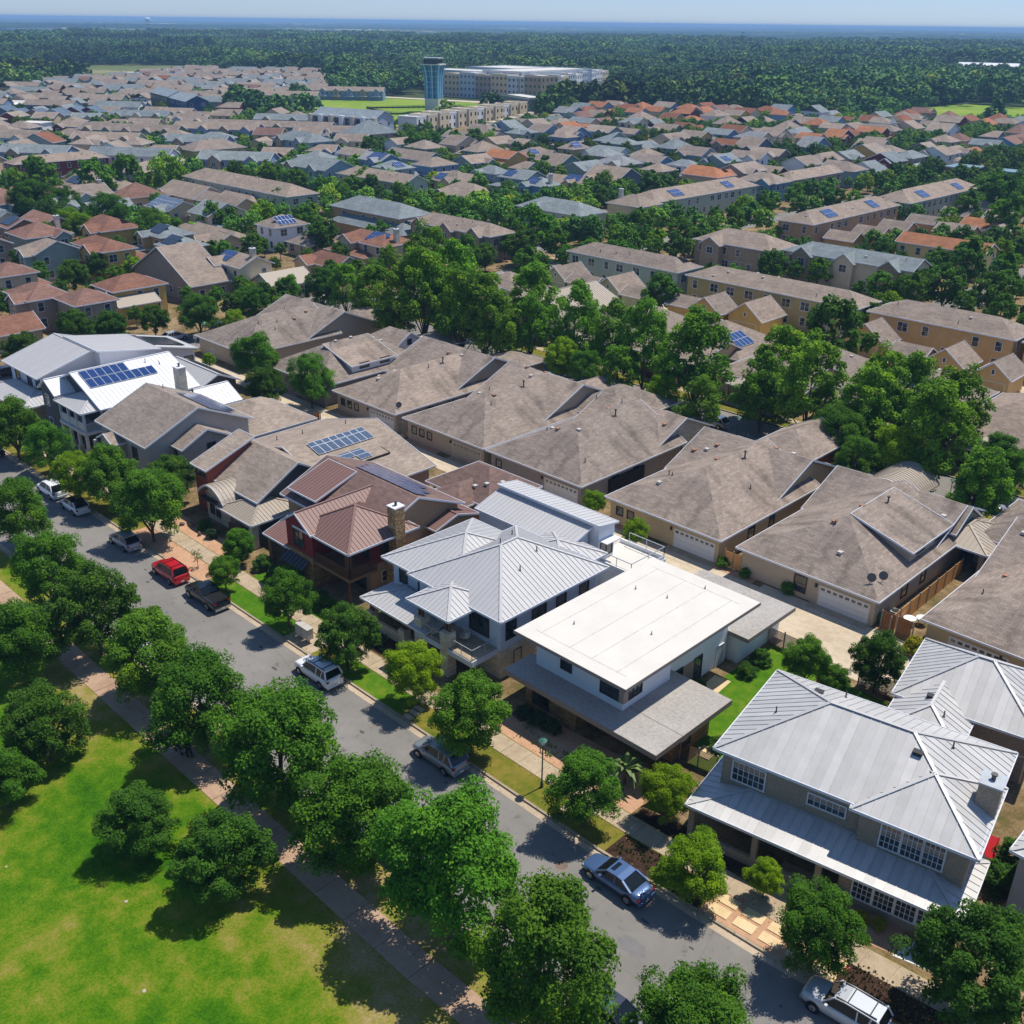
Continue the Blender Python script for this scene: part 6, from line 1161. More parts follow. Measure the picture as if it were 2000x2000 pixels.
e = empty('waste_bin', (-32.9, 82.8, .1), 0, 'green wheeled bin beside the wooden gate', 'bin'); m = MB(); m.box(-.28, -.3, .08, .28, .3, .95); m.build('body', plain('bin_green', '1f6b45', .6), e); m = MB(); m.box(-.31, -.34, .95, .31, .33, 1.03); m.build('lid', plain('bin_green', '1f6b45', .6), e)
for s_ in (-.2, .2): m = MB(); m.tube((s_-.04, .25, .1), (s_+.04, .25, .1), .1, .1, 10); m.build('wheel', M_BLK, e)
for i, (x, y, h, lab) in enumerate([(-13.9, 60.6, 'd02a30', 'red plastic play slide beside the brick house'), (-14.2, 59.3, '9fb6d6', 'pale blue plastic toy tub beside the red slide')]):
    e = empty('garden_toy', (x, y, .1), .2, lab, 'toy'); pm = plain('plastic_'+h, h, .4, 0, .03)
    if i == 0:
        m = MB(); m.face([(-.3, -.8, .08), (.3, -.8, .08), (.3, .4, 1.0), (-.3, .4, 1.0)]); m.bar((-.3, -.8, .15), (-.3, .4, 1.1), .06, .14); m.bar((.3, -.8, .15), (.3, .4, 1.1), .06, .14); m.build('slide', pm, e); m = MB()
        for s_ in (-.28, .28): m.bar((s_, .45, 1.1), (s_, .9, 0), .06, .06)
        for k in range(3): m.bar((-.28, .58+k*.12, .8-k*.27), (.28, .58+k*.12, .8-k*.27), .05, .05)
        m.build('ladder', pm, e)
    else: m = MB(); m.tube((0, 0, 0), (0, 0, .35), .32, .4, 14, caps=False); m.tube((0, 0, .02), (0, 0, .05), .3, .3, 14); m.build('tub', pm, e)
def person(x, y, rz):
    e = empty('person', (x, y, .13), rz, 'person in dark clothes and green shoes pushing a stroller along the shaded park path', 'person')
    J = [(0,0,.98,.13,.11), (0,.01,1.15,.14,.10), (0,.02,1.38,.17,.11), (0,.03,1.5,.07,.07), (0,.05,1.6,.085,.09), (0,.055,1.7,.08,.09),     # 0-5 torso, neck, head
         (-.19,.02,1.42,.06,.06), (-.24,.12,1.2,.045,.045), (-.2,.36,1.06,.036,.036), (.19,.02,1.42,.06,.06), (.24,.12,1.2,.045,.045), (.2,.36,1.06,.036,.036),   # arms
         (-.1,0,.9,.09,.09), (-.11,.12,.5,.06,.065), (-.11,.05,.1,.045,.05), (-.11,.16,.05,.045,.035), (.1,0,.9,.09,.09), (.11,-.02,.5,.06,.065), (.11,-.2,.12,.045,.05), (.11,-.1,.05,.045,.035)]
    E_ = [(0,1),(1,2),(2,3),(3,4),(4,5),(2,6),(6,7),(7,8),(2,9),(9,10),(10,11),(0,12),(12,13),(13,14),(14,15),(0,16),(16,17),(17,18),(18,19)]
    for s_, h0 in ((-1, 8), (1, 11)):
        b0 = J[h0]
        for k in range(5):
            n = len(J); off = (-.03+.015*k); J.append((b0[0]+off, b0[1]+.07, b0[2]-.005, .011, .011)); J.append((b0[0]+off, b0[1]+.10-.006*abs(k-2), b0[2]-.035, .009, .009)); E_ += [(h0, n), (n, n+1)]
    me = bpy.data.meshes.new('body'); me.from_pydata([j[:3] for j in J], E_, []); o = bpy.data.objects.new('body', me); COL.objects.link(o); o.parent = e
    sk = o.modifiers.new('skin', 'SKIN')
    for v, j in zip(me.skin_vertices[0].data, J): v.radius = (j[3], j[4]); 
    me.skin_vertices[0].data[0].use_root = True; sb = o.modifiers.new('sub', 'SUBSURF'); sb.levels = sb.render_levels = 1; me.materials.append(plain('skin', '8a5f48', .6))
    dark = plain('dark_clothes', '17171c', .9); m = MB(); m.tube((0, .015, .9), (0, .025, 1.46), .19, .21, 12); sh = m.build('shirt', dark, e, smooth=True)
    for s_ in (-1, 1): m.v, m.f = [], []
    m = MB(); m.tube((-.1, 0, .95), (-.11, .12, .48), .115, .085, 10); m.tube((-.11, .12, .48), (-.11, .05, .12), .085, .06, 10); m.tube((.1, 0, .95), (.11, -.02, .48), .115, .085, 10); m.tube((.11, -.02, .48), (.11, -.2, .14), .085, .06, 10); m.build('trousers', dark, e)
    m = MB(); m.tube((-.19, .02, 1.44), (-.24, .12, 1.2), .075, .06, 8); m.tube((.19, .02, 1.44), (.24, .12, 1.2), .075, .06, 8); m.build('sleeves', dark, e)
    m = MB(); m.tube((0, .03, 1.6), (0, .04, 1.79), .1, .075, 10); m.build('hair', plain('dark_hair', '120f0e', .8), e)
    for sx, sy in ((-.11, .1), (.11, -.16)): m = MB(); m.box(sx-.05, sy-.1, 0, sx+.05, sy+.17, .1); m.build('shoe', plain('green_shoe', '2f7a3a', .6), e)
    return e
pr = person(-60.2, 27.6, math.radians(95))
e = empty('stroller', (-61.2, 27.5, .13), math.radians(95), 'dark folding stroller pushed by the person on the park path', 'stroller'); dk = plain('stroller_fabric', '1c2236', .9)
m = MB(); m.box(-.22, -.3, .45, .22, .35, .62); m.build('seat', dk, e); m = MB(); m.bar((-.22, -.35, .5), (-.22, -.2, 1.05), .04, .3); m.bar((.22, -.35, .5), (.22, -.2, 1.05), .04, .3); m.box(-.24, -.4, .95, .24, .1, 1.02); m.build('hood', dk, e)
m = MB(); 
for s_ in (-.22, .22): m.bar((s_, -.6, 1.0), (s_, .35, .2), .03, .03); m.bar((s_, .1, .5), (s_, -.35, .18), .03, .03)
m.bar((-.22, -.6, 1.0), (.22, -.6, 1.0), .04, .04); m.build('frame', plain('frame_metal', '55585e', .4, .6), e)
for wx in (-.24, .24):
    for wy in (-.35, .38): m = MB(); m.tube((wx-.02, wy, .15), (wx+.02, wy, .15), .15, .15, 12); m.build('wheel', M_BLK, e)
# garden stones and planters by the curved porch house
for i, (x, y, w, h) in enumerate([(-95.3, 47.9, .9, .45), (-92.6, 47.2, .4, .5), (-96.2, 47.2, .6, .4)]):
    bm = bmesh.new(); bmesh.ops.create_icosphere(bm, subdivisions=2, radius=w/2)
    for v in bm.verts: v.co *= 1+random.uniform(-.12, .12); v.co.z *= h/w*1.4
    me = bpy.data.meshes.new('boulder'); bm.to_mesh(me); bm.free(); me.materials.append(plain('boulder_brown', '6f6052', .95, 0, .15, 4)); o = bpy.data.objects.new('boulder', me); COL.objects.link(o); o.location = (x, y, .1+h*.3); tag(o, ['larger brown boulder in the gravel by the curved porch house', 'small squat boulder right of the big one in the gravel', 'flat brown stone left of the big boulder'][i], 'boulder')
for k, (x, y, s_) in enumerate([(-50.4, 17.6, .13), (-58.6, 13.5, .09), (-43.5, 15.2, .13)]):
    bm = bmesh.new(); bmesh.ops.create_icosphere(bm, subdivisions=1, radius=s_)
    for v in bm.verts: v.co.z *= .35; v.co.x *= random.uniform(.8, 1.3)
    me = bpy.data.meshes.new('pale_stone'); bm.to_mesh(me); bm.free(); me.materials.append(plain('chalky_stone', 'b3a68f', .9)); o = bpy.data.objects.new('pale_stone', me); COL.objects.link(o); o.location = (x, y, .13); tag(o, ['small pale stone alone in the middle of the park lawn', 'small pale stone on the lawn below the left twin tree', 'pale flat stone on the dry patch of lawn'][k], 'stone')

# ------------------------------------------------------------------ middle distance: terraces, garages and houses
# kind, centre x, y, width, depth, turn, eave height, roof form, wall, roof
MID = [
 ('townhouse_row', -133.7, 171.9, 29.4, 8.6, 0, 6, 'x:hh', 'sage', 'brown'),
 ('townhouse_row', -98.8, 171.5, 36.5, 8.3, 0, 6, 'x:hh', 'olive', 'brown'),
 ('townhouse_row', -216.3, 171.7, 28.5, 11.5, 0, 6, 'x:hh', 'apricot', 'greyblue'),
 ('townhouse_row', -184.4, 170.6, 28.5, 9.1, 0, 6, 'x:hh', 'taupe', 'brown'),
 ('townhouse_row', -277.1, 170.8, 56.4, 11.1, 0, 6, 'x:hh', 'sage', 'brown'),
 ('townhouse_row', -133.7, 259.0, 10.3, 46.6, 0, 6, 'y:hh', 'apricot', 'brown'),
 ('townhouse_row', -133.6, 310.6, 11.7, 47.9, 0, 6, 'y:hh', 'sage', 'brown'),
 ('townhouse_row', -180.9, 259.7, 10.8, 51.8, 0, 6, 'y:hh', 'sage', 'brown'),
 ('townhouse_row', -178.7, 319.2, 6.8, 31.9, 0, 6, 'y:hg', 'brick', 'brown'),
 ('corner_house', -186.2, 207.7, 23.0, 10.9, 0, 6, 'x:hh', 'cream', 'greyblue'),
 ('dormer_house', -127.8, 204.6, 20.5, 11.0, 0, 6, 'x:hh', 'stone', 'brown'),
 ('gabled_row', -102.3, 207.3, 29.4, 8.0, 0, 6, 'x:hg', 'cream', 'greyblue'),
 ('orange_house', -95.0, 235.2, 20.5, 8.0, 0, 6, 'x:gg', 'lemon', 'orange'),
 ('garage', -52.6, 159.2, 6.0, 7.0, 0, 3, 'y:gg', 'amber', 'brown'),
 ('garage', -60.3, 159.6, 6.9, 6.7, 0, 3, 'y:gg', 'amber', 'brown'),
 ('garage', -75.3, 162.3, 7.9, 5.7, 0, 3, 'y:gg', 'amber', 'brown'),
 ('garage', -104.6, 159.2, 7.1, 6.3, 0, 3, 'y:gg', 'yellow', 'brown'),
 ('garage', -96.9, 161.3, 7.6, 8.0, 0, 3, 'y:gg', 'yellow', 'brown'),
 ('garage', -141.2, 160.0, 6.3, 8.0, 0, 3, 'y:gg', 'sagel', 'brown'),
 ('garage', -127.4, 160.1, 6.7, 8.0, 0, 3, 'y:gg', 'sagel', 'brown'),
 ('garage', -183.1, 156.7, 5.8, 8.0, 0, 3, 'y:gg', 'olive', 'brown'),
 ('garage_wing', -66.4, 159.1, 6.1, 6.0, 0, 3, 'x:gg', 'amber', 'brown'),
 ('garage_wing', -110.4, 159.1, 5.9, 6.0, 0, 3, 'x:gg', 'yellow', 'brown'),
 ('garage_wing', -134.3, 158.6, 7.4, 6.0, 0, 3, 'x:gg', 'sagel', 'brown'),
 ('garage_wing', -120.8, 158.4, 5.9, 6.0, 0, 3, 'x:gg', 'sagel', 'brown'),
 ('garage', -121.3, 252.8, 8.0, 7.0, 0, 3, 'x:gg', 'amber', 'brown'),
 ('garage', -120.7, 265.6, 8.0, 7.0, 0, 3, 'x:gg', 'amber', 'brown'),
 ('garage', -119.8, 279.4, 8.0, 7.0, 0, 3, 'x:gg', 'amber', 'brown'),
 ('garage', -119.1, 298.6, 8.0, 7.0, 0, 3, 'x:gg', 'amber', 'brown'),
 ('garage', -121.0, 316.6, 8.0, 7.0, 0, 3, 'x:gg', 'amber', 'brown'),
 ('garage', -120.0, 328.5, 8.0, 7.0, 0, 3, 'x:gg', 'amber', 'brown'),
 ('garage', -122.6, 241.2, 8.0, 7.0, 0, 3, 'x:gg', 'amber', 'brown'),
 ('hip_garage', -212.2, 166.9, 30.0, 8.0, 0, 3, 'x:hh', 'apricot', 'greyblue'),
 ('house', -187.5, 146.8, 17.4, 8.0, 0, 5.5, 'x:hh', 'tan', 'red'),
 ('house', -183.0, 147.0, 8.5, 10.0, 0, 5.5, 'y:hh', 'tan', 'red'),
 ('house', -206.1, 142.2, 3.2, 8.0, 0, 3, 'x:hh', 'tan', 'brown'),
 ('white_house', -216.4, 141.9, 7.5, 10.2, 0, 5.8, 'x:hh', 'white', 'brown'),
 ('house', -186.8, 70.8, 10.5, 8.0, 0, 5.8, 'x:hh', 'taupe', 'redbrown'),
 ('house', -177.2, 75.2, 4.5, 5.6, 0, 5.8, 'y:hh', 'taupe', 'redbrown'),
 ('house', -182.4, 85.8, 6.6, 10.8, 0, 5.8, 'y:hh', 'yellow', 'red'),
 ('wing', -180.1, 84.2, 2.5, 7.1, 0, 3.5, 'y:gg', 'yellow', 'tanmetal'),
 ('house', -193.3, 101.9, 23.5, 8.9, 0, 3.5, 'y:gg', 'taupe', 'brown'),
 ('house', -185.3, 111.0, 12.0, 5.5, 0, 6, 'x:hg', 'cream', 'brown'),
 ('wing', -176.4, 114.6, 5.1, 10.2, 0, 3, 'y:gg', 'cream', 'tanmetal'),
 ('house', -222.9, 88.3, 10.0, 10.0, 0, 6, 'x:hg', 'greygreen', 'brown'),
 ('house', -218.6, 98.4, 14.7, 6.8, 0, 6, 'x:hh', 'yellow', 'red'),
 ('house', -222.4, 115.4, 9.3, 8.8, 0, 6, 'x:hh', 'olive', 'greyblue'),
 ('house', -210.4, 112.0, 7.9, 8.5, 0, 5.6, 'x:hh', 'olive', 'greyblue'),
 ('house', -225.9, 126.2, 33.0, 2.1, 0, 3.5, 'x:hg', 'tan', 'brown'),
 ('house', -254.9, 95.0, 7.2, 4.5, 0, 6, 'x:hg', 'ruddy', 'redbrown'),
 ('house', -255.6, 102.1, 13.3, 2.2, 0, 6, 'x:gg', 'ruddy', 'redbrown'),
 ('solar_house', -255.0, 134.3, 12.7, 9.1, 0, 6, 'x:hg', 'tan', 'greyblue'),
 ('house', -289.9, 159.9, 21.0, 12.0, 0, 3, 'x:gg', 'tan', 'brown'),
 ('house', -268.9, 158.6, 20.4, 8.9, 0, 3, 'x:gg', 'tan', 'brown'),
 ('house', -291.1, 143.2, 7.2, 14.5, 0, 4, 'x:hh', 'tan', 'redbrown'),
 ('house', -306.5, 144.2, 4.2, 17.3, 0, 4, 'x:gh', 'tan', 'brown'),
 ('house', -322.5, 142.8, 7.5, 12.4, 0, 4, 'x:gh', 'tan', 'brown'),
 ('townhouse_row', -368.3, 213.2, 19.0, 22.5, 0, 6, 'y:hh', 'olive', 'brown'),
 ('townhouse_row', -368.4, 154.4, 2.7, 32.9, 0, 6, 'y:hh', 'maroon', 'brown'),
 ('house', -206.5, 73.8, -1.0, 5.9, 0, 6, 'x:hh', 'tan', 'redbrown'),
 ('house', -207.5, 71.6, 11.2, 6.7, 0, 3.5, 'x:hh', 'tan', 'red'),
 ('house', -177.8, 62.0, 2.2, 5.4, 0, 3, 'y:gg', 'tan', 'red'),
 ('house', -185.0, 132.6, 13.7, 3.9, 0, 3, 'x:hg', 'tan', 'red'),
 ('townhouse_row', -372.7, 257.4, 26.2, 24.5, 0, 6, 'x:hh', 'bluegrey', 'greyblue'),
 ('townhouse_row', -377.3, 295.1, 20.1, 23.9, 0, 6, 'x:hh', 'taupe', 'greyblue'),
 ('townhouse_row', -299.7, 212.1, 25.6, 14.5, 0, 6, 'x:hg', 'bluegrey', 'greyblue'),
 ('townhouse_row', -263.5, 210.2, 33.8, 9.9, 0, 6, 'x:hg', 'sage', 'brown'),
 ('house', -300.1, 238.8, 12.8, 9.6, 0, 6, 'x:gg', 'blue', 'grey'),
 ('house', -303.1, 257.2, 26.1, 10.3, 0, 5, 'x:gg', 'bluegrey', 'brown'),
 ('house', -231.9, 216.9, 18.8, 12.2, 0, 4, 'x:hh', 'taupe', 'brown'),
 ('house', -258.2, 236.4, 14.0, 11.6, 0, 3.5, 'x:hh', 'tan', 'brown'),
 ('house', -301.5, 290.6, 8.3, 21.1, 0, 5.5, 'x:hh', 'greygreen', 'brown'),
 ('house', -256.0, 251.1, 10.8, 8.1, 0, 5, 'x:hh', 'bluegrey', 'greyblue'),
 ('house', -220.8, 237.1, 9.8, 9.0, 0, 6, 'x:hh', 'blue', 'greyblue'),
 ('house', -313.2, 349.7, 10.4, 8.8, 0, 6, 'x:hh', 'blue', 'brown'),
 ('house', -283.8, 323.3, 6.7, 11.4, 0, 5.5, 'x:hh', 'olive', 'brown'),
 ('house', -294.4, 358.6, 5.5, 16.9, 0, 5.5, 'x:hg', 'greygreen', 'greyblue'),
 ('house', -272.7, 329.4, 19.6, 11.4, 0, 4, 'x:hg', 'white', 'greyblue'),
 ('house', -250.6, 326.5, 7.6, 11.7, 0, 5.5, 'x:hh', 'greygreen', 'brown'),
 ('house', -260.3, 357.8, 7.8, 14.7, 0, 5.5, 'x:hh', 'blue', 'greyblue'),
 ('house', -243.2, 348.0, 12.6, 10.8, 0, 5, 'x:gg', 'bluegrey', 'brown'),
 ('house', -221.4, 332.7, 10.8, 10.9, 0, 5.5, 'y:gg', 'greygreen', 'greyblue'),
 ('house', -221.2, 310.8, 11.2, 6.7, 0, 5.8, 'x:hh', 'white', 'greyblue'),
 ('house', -221.2, 295.6, 9.8, 9.3, 0, 5.5, 'x:hh', 'tan', 'brown'),
 ('house', -222.0, 272.6, 14.6, 21.6, 0, 4.5, 'x:gg', 'slate', 'brown'),
 ('house', -228.0, 257.9, 16.8, 0.5, 0, 4, 'x:gg', 'tan', 'brown'),
 ('house', -263.8, 291.2, 14.3, 13.9, 0, 4, 'x:gg', 'greygreen', 'brown'),
 ('house', -262.0, 273.1, 9.0, 8.9, 0, 4, 'x:hg', 'bluegrey', 'brown'),
 ('house', -345.0, 403.2, 16.2, 7.5, 0, 4, 'x:gg', 'cream', 'orange'),
 ('house', -322.4, 402.4, 18.1, 6.8, 0, 4, 'x:gg', 'lilac', 'brown'),
 ('house', -366.7, 471.3, 11.6, 16.2, 0, 4, 'x:hh', 'tan', 'brown'),
 ('house', -347.7, 472.9, 10.2, 33.6, 0, 4, 'x:gg', 'yellow', 'rust'),
 ('house', -345.4, 488.2, 11.3, 5.2, 0, 4, 'x:hh', 'tan', 'orange'),
 ('house', -316.5, 478.0, 7.8, 15.1, 0, 4.5, 'x:hh', 'yellow', 'brown'),
 ('house', -254.0, 388.7, 16.2, 2.2, 0, 5, 'x:gg', 'taupe', 'rust'),
 ('house', -242.7, 387.9, 10.8, 15.1, 0, 5, 'x:gg', 'slate', 'brown'),
 ('house', -239.6, 348.8, -78.9, 8.0, 0, 4, 'x:gg', 'maroon', 'brown'),
 ('house', -282.4, 479.6, 9.4, 17.3, 0, 4.5, 'x:hh', 'yellow', 'brown'),
 ('house', -295.4, 522.7, 16.6, 11.1, 0, 4, 'x:gg', 'slate', 'brown'),
 ('house', -286.8, 542.2, 13.4, 8.6, 0, 4.5, 'x:gg', 'cream', 'rust'),
 ('house', -276.4, 553.7, 10.7, 11.4, 0, 4.5, 'x:gg', 'blue', 'rust'),
 ('house', -246.5, 472.0, 10.2, 13.6, 0, 4.5, 'x:hh', 'olive', 'rust'),
 ('house', -231.1, 414.8, 8.9, 17.1, 0, 4.5, 'x:gg', 'blue', 'grey'),
 ('house', -211.2, 427.9, 12.3, 31.6, 0, 4, 'x:gg', 'greygreen', 'brown'),
 ('house', -239.7, 544.4, 8.2, 11.7, 0, 4.5, 'x:gg', 'blue', 'brown'),
 ('house', -259.3, 611.0, 10.0, 15.6, 0, 4.5, 'x:hh', 'tan', 'redbrown'),
 ('house', -202.5, 492.0, 9.8, 11.9, 0, 4.5, 'x:hh', 'tan', 'redbrown'),
 ('house', -196.3, 514.3, 8.9, 9.9, 0, 5, 'x:hg', 'slate', 'brown'),
 ('house', -233.9, 616.9, 12.2, 15.8, 0, 4.5, 'x:hh', 'yellow', 'rust'),
 ('house', -196.5, 546.7, 5.7, 18.0, 0, 5, 'x:hh', 'tan', 'redbrown'),
 ('house', -273.5, 585.4, 9.7, 17.4, 0, 4.5, 'x:hh', 'tan', 'brown'),
 ('pavilion', -160.3, 400.4, 10.8, 11.5, 0, 4, 'f', 'stone', 'tealmetal'),
 ('pavilion', -143.6, 401.0, 12.1, 8.0, 0, 4, 'f', 'stone', 'tealmetal'),
 ('house', -106.4, 268.1, 9.6, 8.0, 0, 3.5, 'x:gg', 'tan', 'brown'),
 ('house', -103.4, 294.2, 12.1, 8.0, 0, 4, 'x:gg', 'slate', 'brown'),
 ('house', -98.4, 277.0, 8.5, 8.0, 0, 3.5, 'y:gg', 'tan', 'brown'),
 ('house', -106.9, 284.2, 8.2, 8.0, 0, 3, 'x:gg', 'yellow', 'orange'),
 ('house', -94.8, 279.2, 13.9, 8.0, 0, 3.5, 'x:gg', 'olive', 'orange'),
 ('townhouse_row', -450.6, 223.7, 46.0, 11.0, 33, 6, 'x:gg', 'greenbrown', 'brown'),
 ('townhouse_row', -434.9, 256.3, 40.0, 11.0, 33, 6, 'x:gg', 'bluebrown', 'brown'),
 ('olive_row', -602.0, 324.5, 46.0, 13.0, -15, 9.5, 'x:gg', 'darkolive', 'slategrey'),
 ('olive_row', -561.0, 313.5, 37.0, 13.0, -15, 9.2, 'x:gg', 'navy', 'slategrey'),
 ('house', -584.1, 221.7, 14.0, 10.0, 33, 5.5, 'y:gg', 'slate', 'bluegrey'),
 ('house', -563.8, 221.0, 12.0, 10.0, 33, 5.5, 'y:gg', 'yellowg', 'bluegrey'),
 ('house', -557.9, 228.0, 12.0, 9.0, 33, 5.5, 'y:gg', 'saffron', 'bluegrey'),
 ('house', -553.0, 235.7, 13.0, 10.0, 33, 5.5, 'y:gg', 'mint', 'bluegrey'),
 ('house', -562.2, 249.8, 12.0, 9.0, 33, 5.5, 'y:gg', 'maroon', 'bluegrey'),
 ('house', -557.6, 256.0, 12.0, 9.0, 33, 5.5, 'y:gg', 'maroon', 'bluegrey'),
 ('house', -483.5, 211.6, 14.0, 10.0, 33, 6, 'x:hg', 'maroon', 'brown'),
 ('house', -471.1, 217.9, 16.0, 10.0, 33, 6, 'x:hh', 'blue', 'brown'),
 ('house', -498.3, 241.3, 16.0, 10.0, 33, 4, 'x:hh', 'tan', 'brown'),
 ('house', -488.7, 249.7, 16.0, 10.0, 33, 4.5, 'x:gg', 'tan', 'brown'),
 ('house', -496.2, 276.4, 14.0, 10.0, 33, 5, 'x:gg', 'paleblue', 'brown'),
 ('house', -468.5, 206.7, 20.0, 12.0, 33, 3.2, 'x:hh', 'maroon', 'brown'),
 ('house', -452.6, 174.2, 30.0, 12.0, 33, 6, 'x:gg', 'white', 'brown'),
 ('house', -505.9, 204.5, 12.0, 10.0, 33, 6.5, 'f', 'white', 'white'),
 ('house', -524.7, 200.1, 12.0, 9.0, 33, 4, 'f', 'cream', 'white'),
 ('house', -558.6, 266.7, 12.0, 10.0, 33, 5, 'x:gg', 'tan', 'brown'),
 ('house', -584.3, 294.0, 14.0, 10.0, 33, 5, 'x:gg', 'bluegrey', 'grey'),
 ('house', -544.6, 285.3, 12.0, 10.0, 33, 5, 'x:gg', 'slate', 'brown'),
 ('house', -531.5, 290.2, 18.0, 10.0, 33, 5, 'x:gg', 'yellow', 'brown'),
 ('house', -513.8, 294.3, 18.0, 10.0, 33, 4, 'x:gg', 'tan', 'brown'),
 ('house', -520.7, 312.4, 18.0, 10.0, 33, 4, 'x:hg', 'greygreen', 'brown'),
 ('house', -642.1, 255.8, 14.0, 10.0, 33, 4, 'x:gg', 'white', 'white'),
 ('house', -554.0, 238.8, 12.0, 9.0, 33, 4, 'x:gg', 'saffron', 'tan'),
 ('house', -617.2, 291.8, 20.0, 10.0, 33, 4, 'x:gg', 'tan', 'brown'),
 ('townhouse_row', -430.3, 280.2, 60.0, 10.0, 35, 6, 'x:gg', 'greenbrown', 'brown'),
 ('townhouse_row', -612.2, 401.1, 62.0, 11.0, 41, 6, 'x:gg', 'greenbrown', 'brown'),
 ('townhouse_row', -623.6, 468.0, 56.0, 11.0, 41, 6, 'x:gg', 'bluebrown', 'brown'),
 ('townhouse_row', -647.5, 403.6, 40.0, 11.0, 41, 6, 'x:gg', 'bluegrey', 'brown'),
 ('condo', -409.6, 311.3, 38.0, 14.0, 12, 10, 'x:gg', 'condo', 'slategrey'),
]

WN = {'sage': 'sage green', 'sagel': 'light sage', 'olive': 'olive', 'amber': 'amber yellow', 'apricot': 'apricot', 'taupe': 'taupe', 'yellow': 'yellow', 'cream': 'cream', 'stone': 'stone', 'lemon': 'lemon yellow', 'brick': 'brick', 'tan': 'tan', 'white': 'white', 'greygreen': 'grey-green', 'ruddy': 'ruddy brown', 'maroon': 'maroon', 'bluegrey': 'blue-grey', 'blue': 'blue', 'slate': 'slate grey', 'lilac': 'lilac', 'mint': 'mint green', 'saffron': 'saffron', 'yellowg': 'yellow-green', 'paleblue': 'pale blue', 'greenbrown': 'green and stone', 'bluebrown': 'blue and stone', 'darkolive': 'dark olive', 'navy': 'navy blue', 'condo': 'grey panelled'}
RN = {'brown': 'brown', 'greyblue': 'blue-grey', 'red': 'red', 'redbrown': 'red-brown', 'orange': 'orange', 'rust': 'rust', 'tanmetal': 'tan metal', 'grey': 'grey', 'tealmetal': 'teal metal', 'slategrey': 'pale slate', 'bluegrey': 'slate blue', 'white': 'white', 'tan': 'tan'}
NN = {'townhouse_row': ('terrace', 'terrace'), 'corner_house': ('corner_house', 'house'), 'dormer_house': ('house', 'house'), 'gabled_row': ('terrace', 'terrace'), 'orange_house': ('house', 'house'), 'garage_wing': ('garage', 'garage'), 'garage': ('garage', 'garage'), 'hip_garage': ('garage', 'garage'), 'wing': ('house', 'house'), 'white_house': ('house', 'house'), 'house': ('house', 'house'), 'solar_house': ('solar_house', 'house'), 'pavilion': ('pavilion', 'pavilion'), 'olive_row': ('terrace', 'terrace'), 'condo': ('apartment_block', 'apartments')}
LABS = {}
def mk_label(kind, wall, rc, roof, x, y, z):
    sx, sy, d = screen(x, y, z); side = 'left' if sx < 640 else 'right' if sx > 1360 else 'centre'
    band = 'nearer' if d < 230 else 'mid-distance' if d < 400 else 'distant'
    form = 'flat' if roof == 'f' else 'hipped' if 'h' in roof else 'gabled'
    base = f"{band} {WN.get(wall, wall)} {NN[kind][1]} with {RN.get(rc, rc)} {form} roof, {side} side"
    return base, sx
recs = []
for k, x, y, w, d, a, z, roof, wall, rc in MID:
    if rc == 'tan': rc = 'brown'
    if k in ('townhouse_row', 'gabled_row'):
        w, d = (max(w, 12), min(max(d, 8.5), 13)) if abs(w) >= d else (min(max(w, 9), 13), d)
    elif k in ('house', 'solar_house', 'white_house', 'corner_house', 'dormer_house', 'orange_house', 'wing'): w, d = min(max(abs(w), 8.5), 24), min(max(d, 8), 15)
    recs.append((k, x, y, w, d, a, z, roof, wall, rc))
lab_n = {}
for rec in recs:
    b, sx = mk_label(rec[0], rec[8], rec[9], rec[7], rec[1], rec[2], rec[6]); lab_n.setdefault(b, []).append((sx, rec))
final = {}
for b, l in lab_n.items():
    l.sort(key=lambda q: q[0])
    for i, (sx, rec) in enumerate(l): final[rec[:3]] = b if len(l) == 1 else b + (', ' + ORD[i] if i < 8 else ', at the right end')
HB = []
SOLD = {(-222, 115): ('front', 2, 1.2, 5, 2, 1., 1.65, 'dark'), (-210, 112): ('front', 1.5, 1, 5, 2, 1., 1.65, 'dark'), (-255, 134): ('front', 1, .5, 11, 3, 1.05, 1.6, 'grid'), (-222, 88): ('right', 2, 1, 4, 2, 1., 1.65, 'dark'), (-216, 141): ('right', 2, .8, 5, 2, 1., 1.6, 'blue'), (-187, 146): ('front', 9, 1.2, 6, 2, 1., 1.6, 'blue'), (-300, 238): ('front', 4, 1, 7, 3, 1.05, 1.4, 'blue'), (-254, 95): ('front', 2, 1, 5, 2, 1., 1.6, 'dark'), (-322, 142): ('front', 1, 1.5, 8, 2, 1., 1.6, 'dark'), (-221, 272): ('right', 6, 3, 6, 2, 1., 1.6, 'blue'), (-228, 257): ('front', 8, 2, 6, 2, 1., 1.6, 'blue'), (-283, 323): ('right', 2, 1, 5, 2, 1., 1.6, 'blue')}
